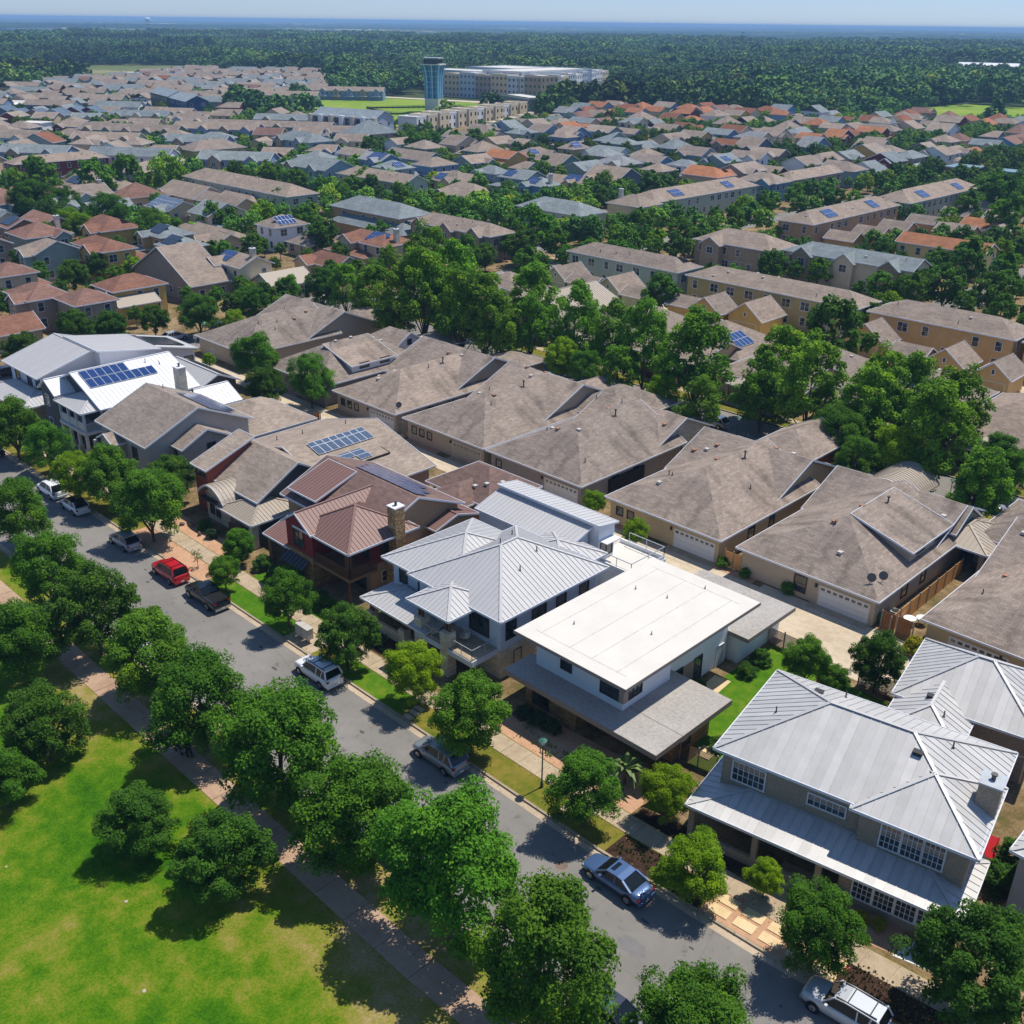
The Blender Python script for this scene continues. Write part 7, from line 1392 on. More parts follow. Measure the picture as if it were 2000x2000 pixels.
def mid_house(rec, label, group=None, detail=True):
    k, x, y, w, d, a, z, roof, wall, rc = rec
    b1 = blk(-w/2, -d/2, w/2, d/2, z, roof, .45 if z > 5 else .5, wall, rc, o=.45); bl = [b1]; rr = random.Random(int(x*13+y*7))
    if k == 'garage' and 'y:' in roof: b1['p'] = .75
    row = k in ('townhouse_row', 'gabled_row')
    if row and wall in ('greenbrown', 'bluebrown', 'brick', 'cream', 'bluegrey', 'taupe') or k == 'gabled_row':
        n = max(2, int(w/9)) if w > d else 0
        for i in range(n):
            cx = -w/2+w*(i+.5)/n; bl.append(blk(cx-2.5, -d/2-1.2, cx+2.5, -d/2+4, z-.3, 'y:gg', .75, ['stone', wall][i % 2] if wall != 'brick' else 'brick', rc, o=.35))
    elif k in ('house', 'solar_house', 'dormer_house', 'corner_house') and w > 9 and roof != 'f':
        s = rr.choice((-1, 1)); cx = s*w*.22; ww = min(w*.4, 5.5)
        if rr.random() < .75: bl.append(blk(cx-ww/2, -d/2-1.8, cx+ww/2, -d/2+4, z-.25 if z > 4.2 else z-.1, 'y:g'+('h' if rr.random() < .2 else 'g'), .6, wall, rc, o=.35))
        if z > 5 and rr.random() < .6: bl.append(blk(-w/2-.8, -d/2-3.2, w/2-rr.uniform(2, 5), -d/2+3, 3, 'x:hh', .3, wall, rc, o=.7))
        if rr.random() < .6: bl.append(blk(-w/2+1, d/2-3, w/2-2, d/2+5, 3, 'x:gh', .45, wall, rc))
    t = house(NN[k][0], label, NN[k][1], bl, origin=(x, y), ang=a, group=group); HB.append((x, y, math.hypot(w, d)/2+1.5))
    trim = TRIM
    if k in ('garage', 'garage_wing', 'hip_garage'):
        if 'y:' in roof: garage_door(t, 'f', b1, (w-.9)/2, min(4.9, w-2), 2.2, WM(wall), 0); window(t, 'f', b1, (w-.9)/2, 3.35, .4, .7, 1, 1, trim, False)
        else: garage_door(t, 'r', b1, (d-.9)/2, 3.2, 2.2, WM(wall), 0)
        return t
    if roof == 'f': 
        posts(t, [(-w/2+.6, -d/2+.6), (w/2-.6, -d/2+.6)], 0, z, .35, WM('stone')); return t
    dist = math.hypot(x, y); auto_windows(t, b1, trim, far=False, every=3.6 if row else 3.2, ww=1.0, wh=1.5) if dist < 420 else auto_windows(t, b1, trim, far=True, every=4.5, ww=1.3, wh=1.5)
    for b in bl[1:]:
        if b['z'] > 4 and 'y:' in b['roof']: window(t, 'f', b, (b['x1']-b['x0']-.7)/2, b['z']-1.9, 1.5, 1.4, 2, 2, trim, False)
    if row and wall in ('greenbrown', 'bluebrown'):
        n = max(2, int(w/9))
        for i in range(n): cx = -w/2+w*(i+.5)/n; m = MB(); m.box(cx-3, -d/2-3.0, 2.6, cx+3, -d/2-.6, 2.75); m.build('porch_canopy', TRIM, t)
    if k == 'condo':
        n = 6
        for i in range(n+1): cx = -w/2+w*i/n; m = MB(); m.box(cx-1.0, -d/2-1.6, 0, cx+1.0, -d/2+.5, z+.6); m.build('pier', WM('white' if i % 2 else 'limestone'), t)
        for f in (3.2, 6.4): m = MB(); m.box(-w/2, -d/2-1.4, f, w/2, -d/2+.4, f+.25); m.build('balcony', WM('slate'), t)
        for f in (1, 4.2, 7.4):
            for i in range(n): window(t, 'f', b1, w*(i+.5)/n-.45, f, 3.6, 1.9, 2, 1, TRIMD, False)
    if row and not wall in ('greenbrown', 'bluebrown'):
        for q in range(int(w/5)+int(d/6)): xx, yy = rr.uniform(-w/2+1.5, w/2-1.5), rr.uniform(-d/2+1, d/2-1); vent(t, b1, xx, yy, rr.choice(['box', 'pipe']))
    if dist < 420 and rr.random() < .22 and k in ('house', 'townhouse_row', 'solar_house') and w > 9:
        solar(t, b1, rr.choice(['front', 'right', 'back']), 2, 1.0, 4, 2, 1.0, 1.6, 'blue')
    sol = SOLD.get((int(x), int(y)))
    if sol: solar(t, b1, *sol)
    if k == 'townhouse_row' and d > 40: solar(t, b1, 'right', d*.2, 1.2, 5, 2, 1., 1.65, 'blue'); solar(t, b1, 'right', d*.7, 1.2, 4, 2, 1., 1.65, 'blue')
    if z > 5 and k == 'house' and rr.random() < .3 and dist < 330: chimney(t, w/2-1.2, 0, 1, 1, z, z+3.2, WM('limestone'))
    return t
for rec in recs: mid_house(rec, final[rec[:3]])
mid_house(('townhouse_row', -66.5, 171.8, 25, 9.2, 0, 6, 'x:hh', 'amber', 'brown'), 'long amber yellow terrace cut by the right edge, left part, behind the amber garages')
mid_house(('townhouse_row', -38, 171.8, 30, 9.2, 0, 6, 'x:hh', 'amber', 'brown'), 'amber yellow terrace at the very right edge behind the last amber garage')
# solar arrays seen on particular roofs
# ------------------------------------------------------------------ landmarks
def tower():
    x, y = -508, 448; e = empty('control_tower', (x, y, 0), math.radians(30), 'old airport control tower with blue finned flaring shaft on a white base', 'tower'); HB.append((x, y, 14))
    m = MB(); m.box(-4.3, -4.3, 0, 4.3, 4.3, 7.6); m.build('base', plain('tower_white', 'cfcac6', .8), e)
    blues = [plain('tower_blue', '4f8fc0', .6), plain('tower_light_blue', '9cc4dc', .6), plain('tower_deep_blue', '2f6a9a', .6)]
    prof = [(7.6, 4.2), (12, 4.05), (17, 4.1), (21, 4.5), (24, 5.1), (26.2, 5.9)]
    m = MB()
    for (z0, r0), (z1, r1) in zip(prof, prof[1:]):
        for i in range(4):
            c = [(-1, -1), (1, -1), (1, 1), (-1, 1)]; a, b = c[i], c[(i+1) % 4]; r0_, r1_ = r0-.35, r1-.35
            m.face([(a[0]*r0_, a[1]*r0_, z0), (b[0]*r0_, b[1]*r0_, z0), (b[0]*r1_, b[1]*r1_, z1), (a[0]*r1_, a[1]*r1_, z1)])
    m.build('shaft', plain('tower_shaft_blue', '2c5c86', .5), e)
    for s_ in range(4):
        rz = s_*math.pi/2
        for i in range(8):
            f = -1+2*i/7; m = MB()
            for (z0, r0), (z1, r1) in zip(prof, prof[1:]): m.bar((f*r0*.97, -r0, z0), (f*r1*.97, -r1, z1), .7, .5, up=(0, 1, 0))
            o = m.build('fin', blues[i % 3], e); o.rotation_euler = (0, 0, rz)
    for z in (10.5, 13.5, 16.5, 19.5, 22.5):
        r_ = float(np.interp(z, [p[0] for p in prof], [p[1] for p in prof]))-.2; m = MB(); m.box(-r_, -r_, z, r_, r_, z+.8); m.build('spandrel', blues[1], e)
    m = MB(); m.box(-6.2, -6.2, 26.2, 6.2, 6.2, 26.8); m.build('gallery', plain('tower_white', 'cfcac6', .8), e); m = MB(); m.box(-4.4, -4.4, 26.8, 4.4, 4.4, 29.6); m.build('cab', GLASS, e); m = MB(); m.box(-5.1, -5.1, 29.6, 5.1, 5.1, 30.3); m.build('roof', plain('tower_grey', '9aa4aa', .7), e)
    m = MB(); 
    for q in ((-3, 2), (0, 0), (3, -2), (2, 3), (-1.5, -3)): m.bar((q[0], q[1], 30.2), (q[0], q[1], 31.6+abs(q[0])*.3), .12, .12)
    m.build('antenna', plain('tower_grey', '9aa4aa', .7), e)
tower()
UL = []
def flat_unit(x, y, ang, w, d, h, wall, label, group, nwin=2, floors=2, roofm='white', name='row_house', cat='row house', par=True):
    b = blk(-w/2, -d/2, w/2, d/2, h, 'f', 0, wall, roofm, o=.05, th=.5, trim=0); t = house(name, label, cat, [b], origin=(x, y), ang=ang, group=group); HB.append((x, y, max(w, d)/2+1))
    if group: UL.append((t, label, x, y))
    m = MB(); m.box(-w/2, -d/2, h, w/2, -d/2+.3, h+(.5 if par else .1)); m.box(w/2-.3, -d/2+.3, h, w/2, d/2, h+.5); m.box(-w/2, d/2-.3, h, w/2-.3, d/2, h+.5); m.box(-w/2, -d/2+.3, h, -w/2+.3, d/2-.3, h+.5); m.build('parapet', WM(wall), t)
    for f in range(floors):
        for i in range(nwin): window(t, 'f', b, w*(i+.5)/nwin, 1+f*(h/floors), 1.3, 1.5, 1, 1, TRIMD, False)
        for i in range(max(1, int(d/5))): window(t, 'r', b, d*(i+.5)/max(1, int(d/5)), 1+f*(h/floors), 1.2, 1.5, 1, 1, TRIMD, False)
    return t
A0_ = math.atan2(462-349, -450+415)     # axis of the flat roofed row
for i in range(12):
    x, y = -415+(-450+415)*(i+.5)/12, 349+(462-349)*(i+.5)/12; fl = (i*7) % 3
    flat_unit(x+(fl-1)*.9, y, math.degrees(A0_), 9.3, 11, 7.2+.5*fl, ['white', 'cream', 'cream'][fl], ['white', 'cream', 'cream'][fl]+' flat roofed row house below the control tower', 'flat roofed row houses below the tower')
for i in range(6):
    x, y = -397+(-438+395)*(i+.5)/6, 380+(466-380)*(i+.5)/6; flat_unit(x, y, math.degrees(A0_), 11, 6, 2.8, 'cream', 'low white garage block before the row houses', 'low garages below the row houses', 0, 0, name='garage_block', cat='garage')
aw = [('cream', 0), ('brick', 1), ('condo', 2)]
AX = math.degrees(math.atan2(560-549, 87)); AY = math.degrees(math.atan2(699-560, -583+524))
n_ = 0
for i in range(6):
    f = (i+.5)/6; x, y = -611+87*f, 549+11*f+9; flat_unit(x, y, AX, 14.6, 20, 15.5+(i % 2), ['tan', 'condo', 'brick', 'tan', 'condo', 'brick'][i], ['tan', 'grey', 'brick', 'tan', 'grey', 'brick'][i]+' apartment block section behind the control tower', 'apartment block sections, long front', 4, 4, name='apartment_block', cat='apartments')
for i in range(9):
    f = (i+.5)/9; x, y = -524-59*f-9, 560+139*f; flat_unit(x, y, AY, 16.6, 20, 15.2+(i % 2)*1.2, ['brick', 'condo', 'cream', 'condo', 'white', 'condo', 'white', 'white', 'cream'][i], ['brick', 'grey', 'cream', 'grey', 'white', 'grey', 'white', 'white', 'cream'][i]+' apartment block section on the avenue', 'apartment block sections, avenue front', 4, 4, name='apartment_block', cat='apartments', par=False)
for i, (x, y, w, d) in enumerate([(-612, 583, 74, 30), (-625, 640, 60, 50), (-575, 612, 36, 90)]): flat_unit(x, y, AX, w, d, 16.6+i*.7, 'condo', ['white roofed rear wing of the apartment block, left', 'white roofed rear wing of the apartment block, furthest', 'white roofed rear wing of the apartment block, inner'][i], None, 0, 0, name='apartment_block', cat='apartments')
flat_unit(-478, 497, -21, 42, 14, 8.5, 'slate', 'dark slate blue building with white end wall, right of the row houses', None, 9, 2, name='commercial_building', cat='building')
for i, (lx, hh) in enumerate([(-600, 9), (-570, 9)]): pass
t = house('community_hall', 'white metal roofed hall at the edge of the woods behind the tower field', 'hall', [blk(-30, -10, 30, 10, 5, 'x:hh', .5, 'blue', 'lightmetal'), blk(0, -16, 20, 0, 5, 'y:hh', .5, 'blue', 'lightmetal')], origin=(-946, 771), ang=44); HB.append((-946, 771, 36))
t = house('metal_barn', 'large white roofed metal barn among the trees at the upper right', 'barn', [blk(-32, -18, 32, 18, 11, 'x:gg', .18, 'white', 'whitemetal')], origin=(-512, 1291), ang=15); HB.append((-512, 1291, 45))
for i, (x, y, w, d, h, a, lab) in enumerate([(-1760, 1097, 60, 30, 14, 40, 'pale three storey office building at the far left green'), (-1800, 1000, 90, 25, 7, 40, 'low grey store beside the pale office building'), (-1480, 560+120, 90, 14, 4, 20, 'low tan wall-like substation building by the pylons'), (-610, 1111, 40, 20, 6, 20, 'white roofed warehouse among the right hand woods'), (-560, 1180, 26, 16, 6, 20, 'smaller white roofed shed right of the warehouse'), (-700, 1000, 30, 14, 5, 10, 'white topped trailer building beyond the avenue'), (-600, 905, 50, 12, 4, 30, 'long white roofed building beyond the avenue trees'), (-520, 870, 40, 12, 4, 30, 'white roofed building right of the long one beyond the avenue'), (-3546, 1469, 160, 60, 14, 30, 'pale roofed complex far off at the upper left'), (-3900, 2200, 220, 60, 16, 40, 'dark stadium-like building on the far left skyline'), (-2400, 1250, 120, 40, 9, 40, 'long pale building in the left woods'), (-2300, 2900, 160, 60, 12, 40, 'cluster of pale far buildings, left one'), (-2100, 3050, 120, 60, 14, 40, 'cluster of pale far buildings, right one'), (-1500, 3900, 300, 80, 12, 60, 'pink quarry-like works far off on the right')]):
    flat_unit(x, y, a, w, d, h, ['condo', 'tan', 'cream', 'white'][i % 4], lab, None, 0 if i > 3 else 8, 1 if i > 3 else 3, name='distant_building', cat='building')
R9 = random.Random(5)
for i in range(30):
    dd = R9.uniform(900, 4200); br = math.radians(134.3+R9.uniform(-25, 25)); x, y = dd*math.cos(br), dd*math.sin(br)
    if dd > 1500 or (x > -700): flat_unit(x, y, R9.uniform(0, 90), R9.uniform(14, 40)*dd/1500, R9.uniform(8, 14)*dd/1500, 5+9*dd/3000, R9.choice(['white', 'cream', 'tan']), f"tiny {['pale', 'cream', 'tan'][i % 3]} building {'just beyond the estate' if dd < 1700 else 'deep in the woods' if dd < 2800 else 'near the horizon'}", 'far white roofed buildings in the woods', 0, 0, name='distant_building', cat='building')
def mast(x, y, h, lab, kind, grp=None, s=.5):
    e = empty(kind, (x, y, 0), .5, lab, kind.replace('_', ' '), grp); gm = plain('mast_grey', '8d959c', .6, .3); m = MB(); m.tube((0, 0, 0), (0, 0, h), s, s*.5, 6); m.build('pole', gm, e)
    if kind == 'pylon':
        for z in (.75, .86, .97): m = MB(); m.bar((-s*9, 0, h*z), (s*9, 0, h*z), s*.5, s*.5); m.build('crossarm', gm, e)
    elif kind == 'cell_mast':
        m = MB(); m.bar((-2.4, 0, h), (2.4, 0, h), .4, .4); m.build('headframe', gm, e)
        for i in (-2.2, -.8, .8, 2.2): m = MB(); m.box(i-.2, -.3, h-1.2, i+.2, .3, h+1.2); m.build('antenna', TRIM, e)
for i, (x, y, h) in enumerate([(-1319, 615, 38), (-1267, 612, 42), (-1259, 663, 44), (-1251, 690, 40), (-1180, 760, 38), (-1130, 790, 38)]): mast(x, y, h, 'tall grey power pylon at the far left field edge, '+ORD[i], 'pylon', 'power pylons', .55)
mast(-740, 1133, 42, 'phone mast rising from the woods right of the apartments', 'cell_mast'); mast(-511, 990, 40, 'phone mast rising from the woods at the upper right', 'cell_mast')
e = empty('water_tower', (-4414, 2322, 0), 0, 'white water tower on legs near the left skyline', 'water tower'); wm_ = plain('tank_white', 'e8e8e8', .6); m = MB(); m.tube((0, 0, 34), (0, 0, 38), 6, 12, 12); m.tube((0, 0, 38), (0, 0, 46), 12, 12, 12); m.tube((0, 0, 46), (0, 0, 50), 12, 4, 12); m.build('tank', wm_, e); m = MB()
for a in range(5): m.bar((11*math.cos(a*1.256), 11*math.sin(a*1.256), 0), (9*math.cos(a*1.256), 9*math.sin(a*1.256), 38), 1, 1)
m.build('leg_frame', wm_, e)
# fence round the tower
fe = empty('meadow_fence', (-508, 448, 0), 0, 'dark mesh fence around the foot of the control tower', 'fence'); m = MB(); FP4 = [(-545, 425), (-500, 408), (-476, 462), (-520, 480), (-545, 425)]
for (ax, ay), (bx, by) in zip(FP4, FP4[1:]):
    m.bar((ax+508, ay-448, 1.9), (bx+508, by-448, 1.9), .12, .12); m.bar((ax+508, ay-448, 1.0), (bx+508, by-448, 1.0), .06, .9)
    for k in range(18): xx, yy = ax+508+(bx-ax)*k/18, ay-448+(by-ay)*k/18; m.bar((xx, yy, 0), (xx, yy, 2), .15, .15)
m.build('mesh_panel', plain('dark_mesh', '2e3a34', .8), fe)
# ------------------------------------------------------------------ neighbourhood beyond, street grid of further houses
def inpoly(x, y, P):
    c = False; j = len(P)-1
    for i in range(len(P)):
        if (P[i][1] > y) != (P[j][1] > y) and x < (P[j][0]-P[i][0])*(y-P[i][1])/(P[j][1]-P[i][1])+P[i][0]: c = not c
        j = i
    return c
HZ1 = [(-335, 215), (-165, 215), (-165, 470), (-205, 620), (-262, 640), (-325, 590), (-440, 520), (-390, 400), (-345, 310)]
HZ2 = [(-430, 120), (-330, 118), (-325, 235), (-400, 330), (-545, 330), (-600, 360), (-650, 480), (-760, 560), (-900, 660), (-1010, 560), (-880, 380), (-700, 230), (-560, 150)]
GAP = [[(-600, 368), (-440, 352), (-462, 462), (-548, 520), (-642, 496)], [(-640, 490), (-546, 514), (-455, 458), (-440, 610), (-490, 655), (-640, 650)], [(-1300, 480), (-1150, 720), (-1000, 560), (-900, 420), (-1060, 300)], [(-1560, 780), (-1180, 740), (-960, 760), (-1000, 900), (-1500, 980)], [(-330, 650), (-270, 618), (-215, 670), (-225, 790), (-320, 790)], [(-470, 700), (-400, 690), (-390, 740), (-460, 760)], [(-560, 900), (-470, 900), (-470, 980), (-560, 990)], [(-430, 1000), (-330, 960), (-320, 1040), (-420, 1060)], [(-425, 340), (-380, 345), (-435, 480), (-460, 470)]]
def near_any(x, y, r): return any((x-a)**2+(y-b)**2 < (r+c*.8)**2 for a, b, c in HB)
R8 = random.Random(11); FILL = []
def try_house(x, y, ang, zone):
    sx, sy, d = screen(x, y)
    if not (-120 < sx < 2120): return
    if near_any(x, y, 6.2) or any(inpoly(x, y, P) for P in GAP): return
    if abs(x+210.5) < 9 and y < 560 and zone == 1 or abs(x+159.5) < 9 or abs(x+296) < 8 and zone == 1: return
    FILL.append((d, x, y, ang, zone)); HB.append((x, y, 8))
for ix in range(-440, -160, 20):
    for iy in range(212, 640, 17):
        x, y = ix+R8.uniform(-2, 2), iy+R8.uniform(-2, 2)
        if inpoly(x, y, HZ1): try_house(x, y, R8.choice((0, 90, 180)), 1)
for i in range(-1100, 0, 19):
    for j in range(-1100, 1300, 17):
        if (j//17) % 3 == 0 and (i//19) % 2: continue
        a = math.radians(36); x, y = i*math.cos(a)-j*math.sin(a)+R8.uniform(-2, 2), i*math.sin(a)+j*math.cos(a)+R8.uniform(-2, 2)
        if inpoly(x, y, HZ2): try_house(x, y, 36+(0 if (j//17) % 3 == 0 else R8.choice((0, 0, 90))), 4 if (j//17) % 3 == 0 else 2)
for ix in range(-310, -225, 17):
    for iy in range(66, 150, 15):
        if not near_any(ix, iy, 7): try_house(ix+R8.uniform(-2, 2), iy+R8.uniform(-2, 2), R8.choice((0, 90)), 3)
FILL.sort()
W1 = ['greygreen', 'tan', 'bluegrey', 'cream', 'blue', 'white', 'tan', 'yellow', 'maroon', 'taupe', 'cream', 'white']; 
def fill_rec(x, y, ang, zone):
    rc = R8.choices(['brown', 'tanroof', 'greyblue', 'orange', 'rust', 'redbrown', 'grey'], [7, 4, 2, 0, .3, .5, .6] if zone != 1 else ([6, 3, 2, .5, .4, .4, .6] if y < 420 else [3, 2, 2, 3, 2.5, 1.2, .6]))[0]
    if zone == 4: return ('townhouse_row', round(x, 1), round(y, 1), R8.uniform(25, 31), 10.5, ang, 6, 'x:gg', R8.choice(['greenbrown', 'bluebrown', 'greenbrown', 'cream', 'bluegrey', 'white']), R8.choice(['brown', 'tanroof', 'greyblue']))
    if zone == 3: rc = R8.choice(['red', 'redbrown', 'brown', 'greyblue'])
    return ('house', round(x, 1), round(y, 1), R8.uniform(11, 15), R8.uniform(9, 11.5), ang, R8.choice((3.4, 5.4, 5.8, 5.8)), R8.choice(['x:hh', 'x:gg', 'x:hg', 'y:gg', 'x:gg']), R8.choice(W1), rc)
RN['tanroof'] = 'light brown'
HL = []; LM2 = LM+[(-508, 448, 'control tower'), (-430, 400, 'cream row houses'), (-409, 311, 'grey condo block'), (-560, 333, 'olive and navy terrace'), (-440, 235, 'green and blue stone terraces'), (-470, 190, 'white modern house'), (-160, 400, 'pavilions'), (-640, 430, 'meadow terraces'), (-900, 500, 'far left field'), (-270, 560, 'far right park'), (-330, 420, 'central tree belt'), (-230, 400, 'orange roofs'), (-560, 230, 'little coloured houses')]
NIND = max(0, 290-len(recs)); far_stuff = FILL[NIND:]
for d, x, y, ang, zone in FILL[:NIND]:
    rec = fill_rec(x, y, ang, zone); lm = min(LM2, key=lambda q: (q[0]-x)**2+(q[1]-y)**2)[2]
    HL.append((mid_house(rec, 'x', 'further neighbourhood houses'), f"{WN[rec[8]]} house, {RN[rec[9]]} roof, near the {lm}", x, y))
relabel(HL); relabel([(o, b, x, y) for o, b, x, y in UL])
sw = {}; sr = {}
for d, x, y, ang, zone in far_stuff:       # the rest, past the limit, joined by roof and wall colour
    rec = fill_rec(x, y, ang, zone); _, x, y, w, dd, a, z, roof, wall, rc = rec; ca, sa = math.cos(math.radians(a)), math.sin(math.radians(a))
    F, h = roof_faces(dict(x0=-w/2, y0=-dd/2, x1=w/2, y1=dd/2, z=z, p=.5, roof=roof)); m = sr.setdefault(rc, MB()); W = lambda p: (x+p[0]*ca-p[1]*sa, y+p[0]*sa+p[1]*ca, p[2])
    for q, k in F: m.face([W(p) for p in q])
    q = [(-w/2+.4, -dd/2+.4), (w/2-.4, -dd/2+.4), (w/2-.4, dd/2-.4), (-w/2+.4, dd/2-.4)]; m = sw.setdefault(wall, MB())
    for i in range(4): a_, b_ = q[i], q[(i+1) % 4]; m.face([W((*a_, 0)), W((*b_, 0)), W((*b_, z+.15)), W((*a_, z+.15))])
    if 'g' in roof and roof[0] == 'x':
        for s_ in (-1, 1): m.face([W(p) for p in [(s_*(w/2-.4), -dd/2+.4, z+.15), (s_*(w/2-.4), dd/2-.4, z+.15), (s_*(w/2-.4), 0, h-.1)][::s_]])
    for i in range(3): cx = -w/2+w*(i+.5)/3; gm_ = sw.setdefault('_g', MB()); gm_.face([W(p) for p in [(cx-.6, -dd/2+.36, z-2), (cx+.6, -dd/2+.36, z-2), (cx+.6, -dd/2+.36, z-.7), (cx-.6, -dd/2+.36, z-.7)]])
for k, m in sr.items(): tag(m.build('far_house_roofs', RM(k)), kind='stuff')
for k, m in sw.items(): tag(m.build('far_house_walls', GLASS if k == '_g' else WM(k)), kind='stuff')
# ------------------------------------------------------------------ further trees: individuals first, then woods
LEN_T = NTREE[0]; cand = []
R7 = random.Random(23); NEARH = [(h[0], h[1], h[2]) for h in HB]; TP = [(x, y, r) for l in TREES.values() for x, y, r, k in l]
NR = [(o[0], o[1], max(o[2], o[3])*.85) for o in OCC if math.hypot(o[0], o[1]) < 200]
grid = {}
for a, b, c in NEARH+TP+NR: grid.setdefault((int(a//20), int(b//20)), []).append((a, b, c))
def clear(x, y, r):
    for i in (-1, 0, 1):
        for j in (-1, 0, 1):
            for a, b, c in grid.get((int(x//20)+i, int(y//20)+j), ()):
                if (x-a)**2+(y-b)**2 < (r*.75+c*.72)**2: return False
    return True
def road(x, y): return (y > 183 and y < 193.5) or (113 < y < 122 and x > -155) or (-164 < x < -155) or (-85 < x < -75 and 195 < y < 330) or (150 < y < 157 and x > -155)
for y in (181.5, 194.5):
    for x in range(-330, 40, 8): cand.append((x+R7.uniform(-1.5, 1.5), y+R7.uniform(-.6, .6), R7.uniform(2.6, 3.8)))
for x in (-86.5, -73.5, -166, -152.5, -216, -205):
    for y in range(198, 560, 8): cand.append((x+R7.uniform(-.6, .6), y+R7.uniform(-1.5, 1.5), R7.uniform(2.4, 3.8)))
for _ in range(9000):
    dd = math.sqrt(R7.uniform(120**2, 800**2)); br = math.radians(134.3+R7.uniform(-29, 29)); cand.append((dd*math.cos(br), dd*math.sin(br), R7.uniform(1.5, 3.1)))
HOOD = lambda x, y: inpoly(x, y, HZ1) or inpoly(x, y, HZ2) or (y < 215 and x > -340)
keep = []
for x, y, r_ in cand:
    sx, sy, d = screen(x, y)
    if not (-60 < sx < 2060) or y < 160 and x > -154 or y < 46: continue
    if road(x, y) or any(inpoly(x, y, P) for P in GAP) or not clear(x, y, r_): continue
    keep.append((d, x, y, r_)); grid.setdefault((int(x//20), int(y//20)), []).append((x, y, r_))
keep.sort(); NI = max(0, 285-LEN_T)
for i, (d, x, y, r_) in enumerate(keep[:NI]):
    k = R7.choices('moyp', [4, 4, 1.2, 0])[0]; o = tree(x, y, r_, k, 'x', 'filler trees between the further houses', 'mid' if d > 140 else 'near'); TL.append((o, near_label(r_, k, x, y), x, y))
relabel(TL)
def far_leaf():
    t = NT('far_foliage', .7, 0, .1); oi = t.n('ShaderNodeObjectInfo'); at = t.n('ShaderNodeAttribute', attribute_name='leafvar'); nz = t.noise(.004, t.world(), 3)
    c = t.ramp(oi.outputs['Random'], [(0, (.026, .075, .022, 1)), (.5, (.055, .130, .026, 1)), (.85, (.090, .170, .026, 1)), (1, (.15, .20, .02, 1))])
    c = t.mix(1., c, t.ramp(at.outputs['Fac'], [(0, g(.65)), (1, g(1.5))]), 'MULTIPLY'); c = t.mix(1., c, t.ramp(nz, [(.38, g(.45)), (.60, g(1.5))]), 'MULTIPLY'); t.color(c); return t.m
CLR = []; R6 = random.Random(77)
for i in range(46):      # clearings, yards and tracks in the woods
    dd = 850+2100*R6.random()**1.2; br = math.radians(134.3+R6.uniform(-27, 27)); x, y = dd*math.cos(br), dd*math.sin(br)
    if inpoly(x, y, HZ2) or near_any(x, y, 40): continue
    rx, ry = R6.uniform(20, 75)*dd/1400, R6.uniform(14, 45)*dd/1400; CLR.append((x, y, rx*.9, ry*.9)); blob('clearing', x, y, rx, ry, .07+.004*i, [M_FIELD, M_OLIVE, M_FIELD, M_SAND][i % 4], i)
def in_clr(x, y): return any(((x-a)/b)**2+((y-c)/d)**2 < 1 for a, c, b, d in CLR)
FL = far_leaf(); fc = []
for s_ in (61, 62, 63):
    me = crown_mesh('far_crown', s_, 20, 14, .23, .95, .34); me.materials.clear(); me.materials.append(FL); o = bpy.data.objects.new('far_crown', me); fc.append(o)
mc = []
FLB = FL.copy()
for nd in FLB.node_tree.nodes:
    if nd.type == 'VALTORGB' and len(nd.color_ramp.elements) == 4:
        for el in nd.color_ramp.elements: el.color = (el.color[0]*1.7, el.color[1]*1.7, el.color[2]*.9, 1)
for me in CR['mid'][:2]: me2 = me.copy(); me2.materials.clear(); me2.materials.append(FLB); mc.append(bpy.data.objects.new('mid_crown', me2))
def gn_scatter(name, pts, objs):
    """one 'stuff' object: crowns instanced on points by geometry nodes"""
    me = bpy.data.meshes.new(name); me.from_pydata([p[:3] for p in pts], [], [])
    for an, ix in (('scl', 3), ('rot', 4)): at = me.attributes.new(an, 'FLOAT', 'POINT'); at.data.foreach_set('value', np.array([p[ix] for p in pts], dtype=np.float32))
    ob = bpy.data.objects.new(name, me); COL.objects.link(ob); ng = bpy.data.node_groups.new(name, 'GeometryNodeTree')
    ng.interface.new_socket('Geometry', in_out='INPUT', socket_type='NodeSocketGeometry'); ng.interface.new_socket('Geometry', in_out='OUTPUT', socket_type='NodeSocketGeometry')
    N, L_ = ng.nodes, ng.links; gi = N.new('NodeGroupInput'); go = N.new('NodeGroupOutput'); iop = N.new('GeometryNodeInstanceOnPoints'); jn = N.new('GeometryNodeJoinGeometry')
    for o in objs:
        oi = N.new('GeometryNodeObjectInfo'); oi.inputs['Object'].default_value = o; oi.inputs['As Instance'].default_value = True; L_.new(oi.outputs['Geometry'], jn.inputs[0])
    L_.new(gi.outputs[0], iop.inputs['Points']); L_.new(jn.outputs[0], iop.inputs['Instance']); iop.inputs['Pick Instance'].default_value = True
    rv = N.new('FunctionNodeRandomValue'); rv.data_type = 'INT'; rv.inputs[4].default_value = 0; rv.inputs[5].default_value = len(objs)-1; L_.new(rv.outputs[2], iop.inputs['Instance Index'])
    for an, so_ in (('scl', 'Scale'), ('rot', 'Rotation')):
        na = N.new('GeometryNodeInputNamedAttribute'); na.data_type = 'FLOAT'; na.inputs['Name'].default_value = an; cx = N.new('ShaderNodeCombineXYZ')
        for k in ((0, 1, 2) if an == 'scl' else (2,)): L_.new(na.outputs[0], cx.inputs[k])
        L_.new(cx.outputs[0], iop.inputs[so_])
    L_.new(iop.outputs[0], go.inputs[0]); md = ob.modifiers.new('scatter', 'NODES'); md.node_group = ng; return tag(ob, kind='stuff')
gn_scatter('neighbourhood_trees', [(x, y, R7.uniform(.3, 1.2), r_*1.05, R7.uniform(0, 6.28)) for d, x, y, r_ in keep[NI:]], mc)
wood = []; 
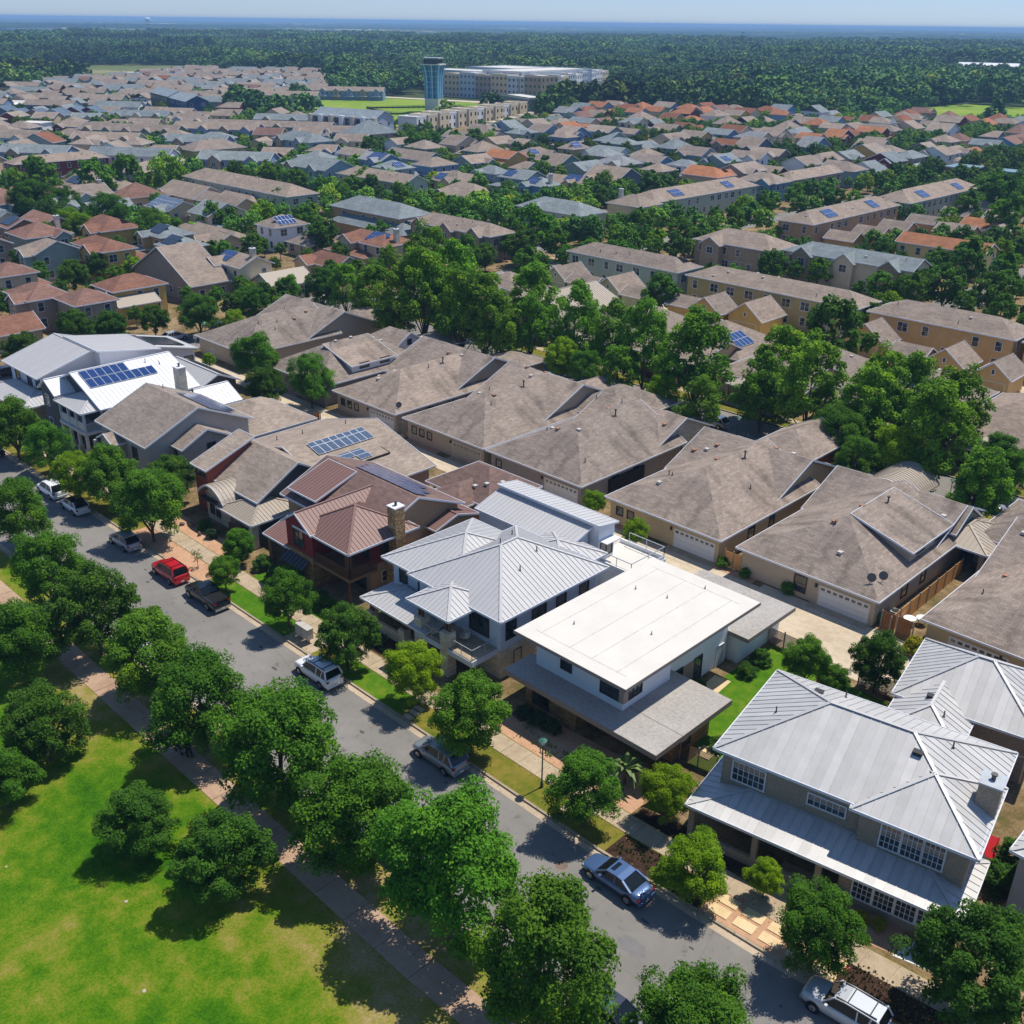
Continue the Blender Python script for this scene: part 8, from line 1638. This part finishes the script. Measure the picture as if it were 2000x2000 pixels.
for _ in range(105000):
    dd = math.sqrt(R7.uniform(640**2, 3100**2))*R7.uniform(.93, 1.07); br = math.radians(134.3+R7.uniform(-29, 29)); x, y = dd*math.cos(br), dd*math.sin(br)
    if R7.random() > min(1, (700/dd)**.5+.28): continue
    if HOOD(x, y) or any(inpoly(x, y, P) for P in GAP) or near_any(x, y, 1) or in_clr(x, y): continue
    dn = math.sin(x/61+2*math.sin(y/97))*math.sin(y/73+1.7*math.sin(x/111)); 
    if R7.random() < .55*max(0, dn): continue
    if dd < 640 and y < 640 and x > -430 and R7.random() < .5: continue
    if inpoly(x, y, [(-340, 610), (-200, 600), (-190, 850), (-330, 850)]) and R7.random() < .75: continue
    wood.append((x, y, R7.uniform(0, 2), R7.uniform(2.8, 6.2)**1.06*(1 if dd < 1500 else 1.35)*(1.35 if dn < -.3 else 1), R7.uniform(0, 6.28)))
for i in range(26):
    f = i/25; x, y = -505-62*f, 556+140*f; wood.append((x+9, y-1, .5, 4.2, i)); 
gn_scatter('woodland', wood, fc)
def canopy():
    nr, na_ = 230, 330; rs = 2500*np.exp(np.linspace(0, math.log(26000/2500), nr)); an = np.radians(134.3+np.linspace(-32, 32, na_)); Rr, Aa = np.meshgrid(rs, an, indexing='ij')
    X = Rr*np.cos(Aa); Y = Rr*np.sin(Aa); rg = np.random.default_rng(3); Z = 4+rg.uniform(0, 7, X.shape)*np.minimum(1.6, Rr/4000)+9*np.sin(X/900+1)*np.sin(Y/1300)
    Z += 0*Rr; Z = np.clip(Z, 1, 40)
    V = np.stack([X, Y, Z], -1).reshape(-1, 3); F = [(i*na_+j, (i+1)*na_+j, (i+1)*na_+j+1, i*na_+j+1) for i in range(nr-1) for j in range(na_-1)]
    me = bpy.data.meshes.new('far_woods'); me.from_pydata(V.tolist(), [], F); t = NT('far_woods', .95, 0, .05); P = t.world()
    a = t.noise(.0011, P, 5, .65); b_ = t.noise(.012, P, 3, .7); c = t.ramp(a, [(.36, (.008, .025, .015, 1)), (.48, (.018, .050, .022, 1)), (.56, (.05, .09, .03, 1)), (.64, (.2, .2, .14, 1)), (.68, (.5, .46, .38, 1))]); t.color(t.mix(1., c, t.ramp(b_, [(.3, g(.4)), (.7, g(1.5))]), 'MULTIPLY'))
    me.materials.append(t.m); o = bpy.data.objects.new('far_woods', me); COL.objects.link(o); return tag(o, kind='stuff')
canopy()
# ------------------------------------------------------------------ haze
m = MB(); m.box(-71000, -71000, -1.05, 71000, 71000, 56); hz = m.build('haze', [bpy.data.materials.new('haze')]); hm = hz.data.materials[0]; hm.use_nodes = True; hm.node_tree.nodes.clear()
pv = hm.node_tree.nodes.new('ShaderNodeVolumePrincipled'); mo = hm.node_tree.nodes.new('ShaderNodeOutputMaterial'); pv.inputs['Color'].default_value = (.38, .65, 1., 1); pv.inputs['Density'].default_value = 1.55e-4; pv.inputs['Anisotropy'].default_value = .0
hm.node_tree.links.new(pv.outputs[0], mo.inputs['Volume']); tag(hz, kind='stuff')
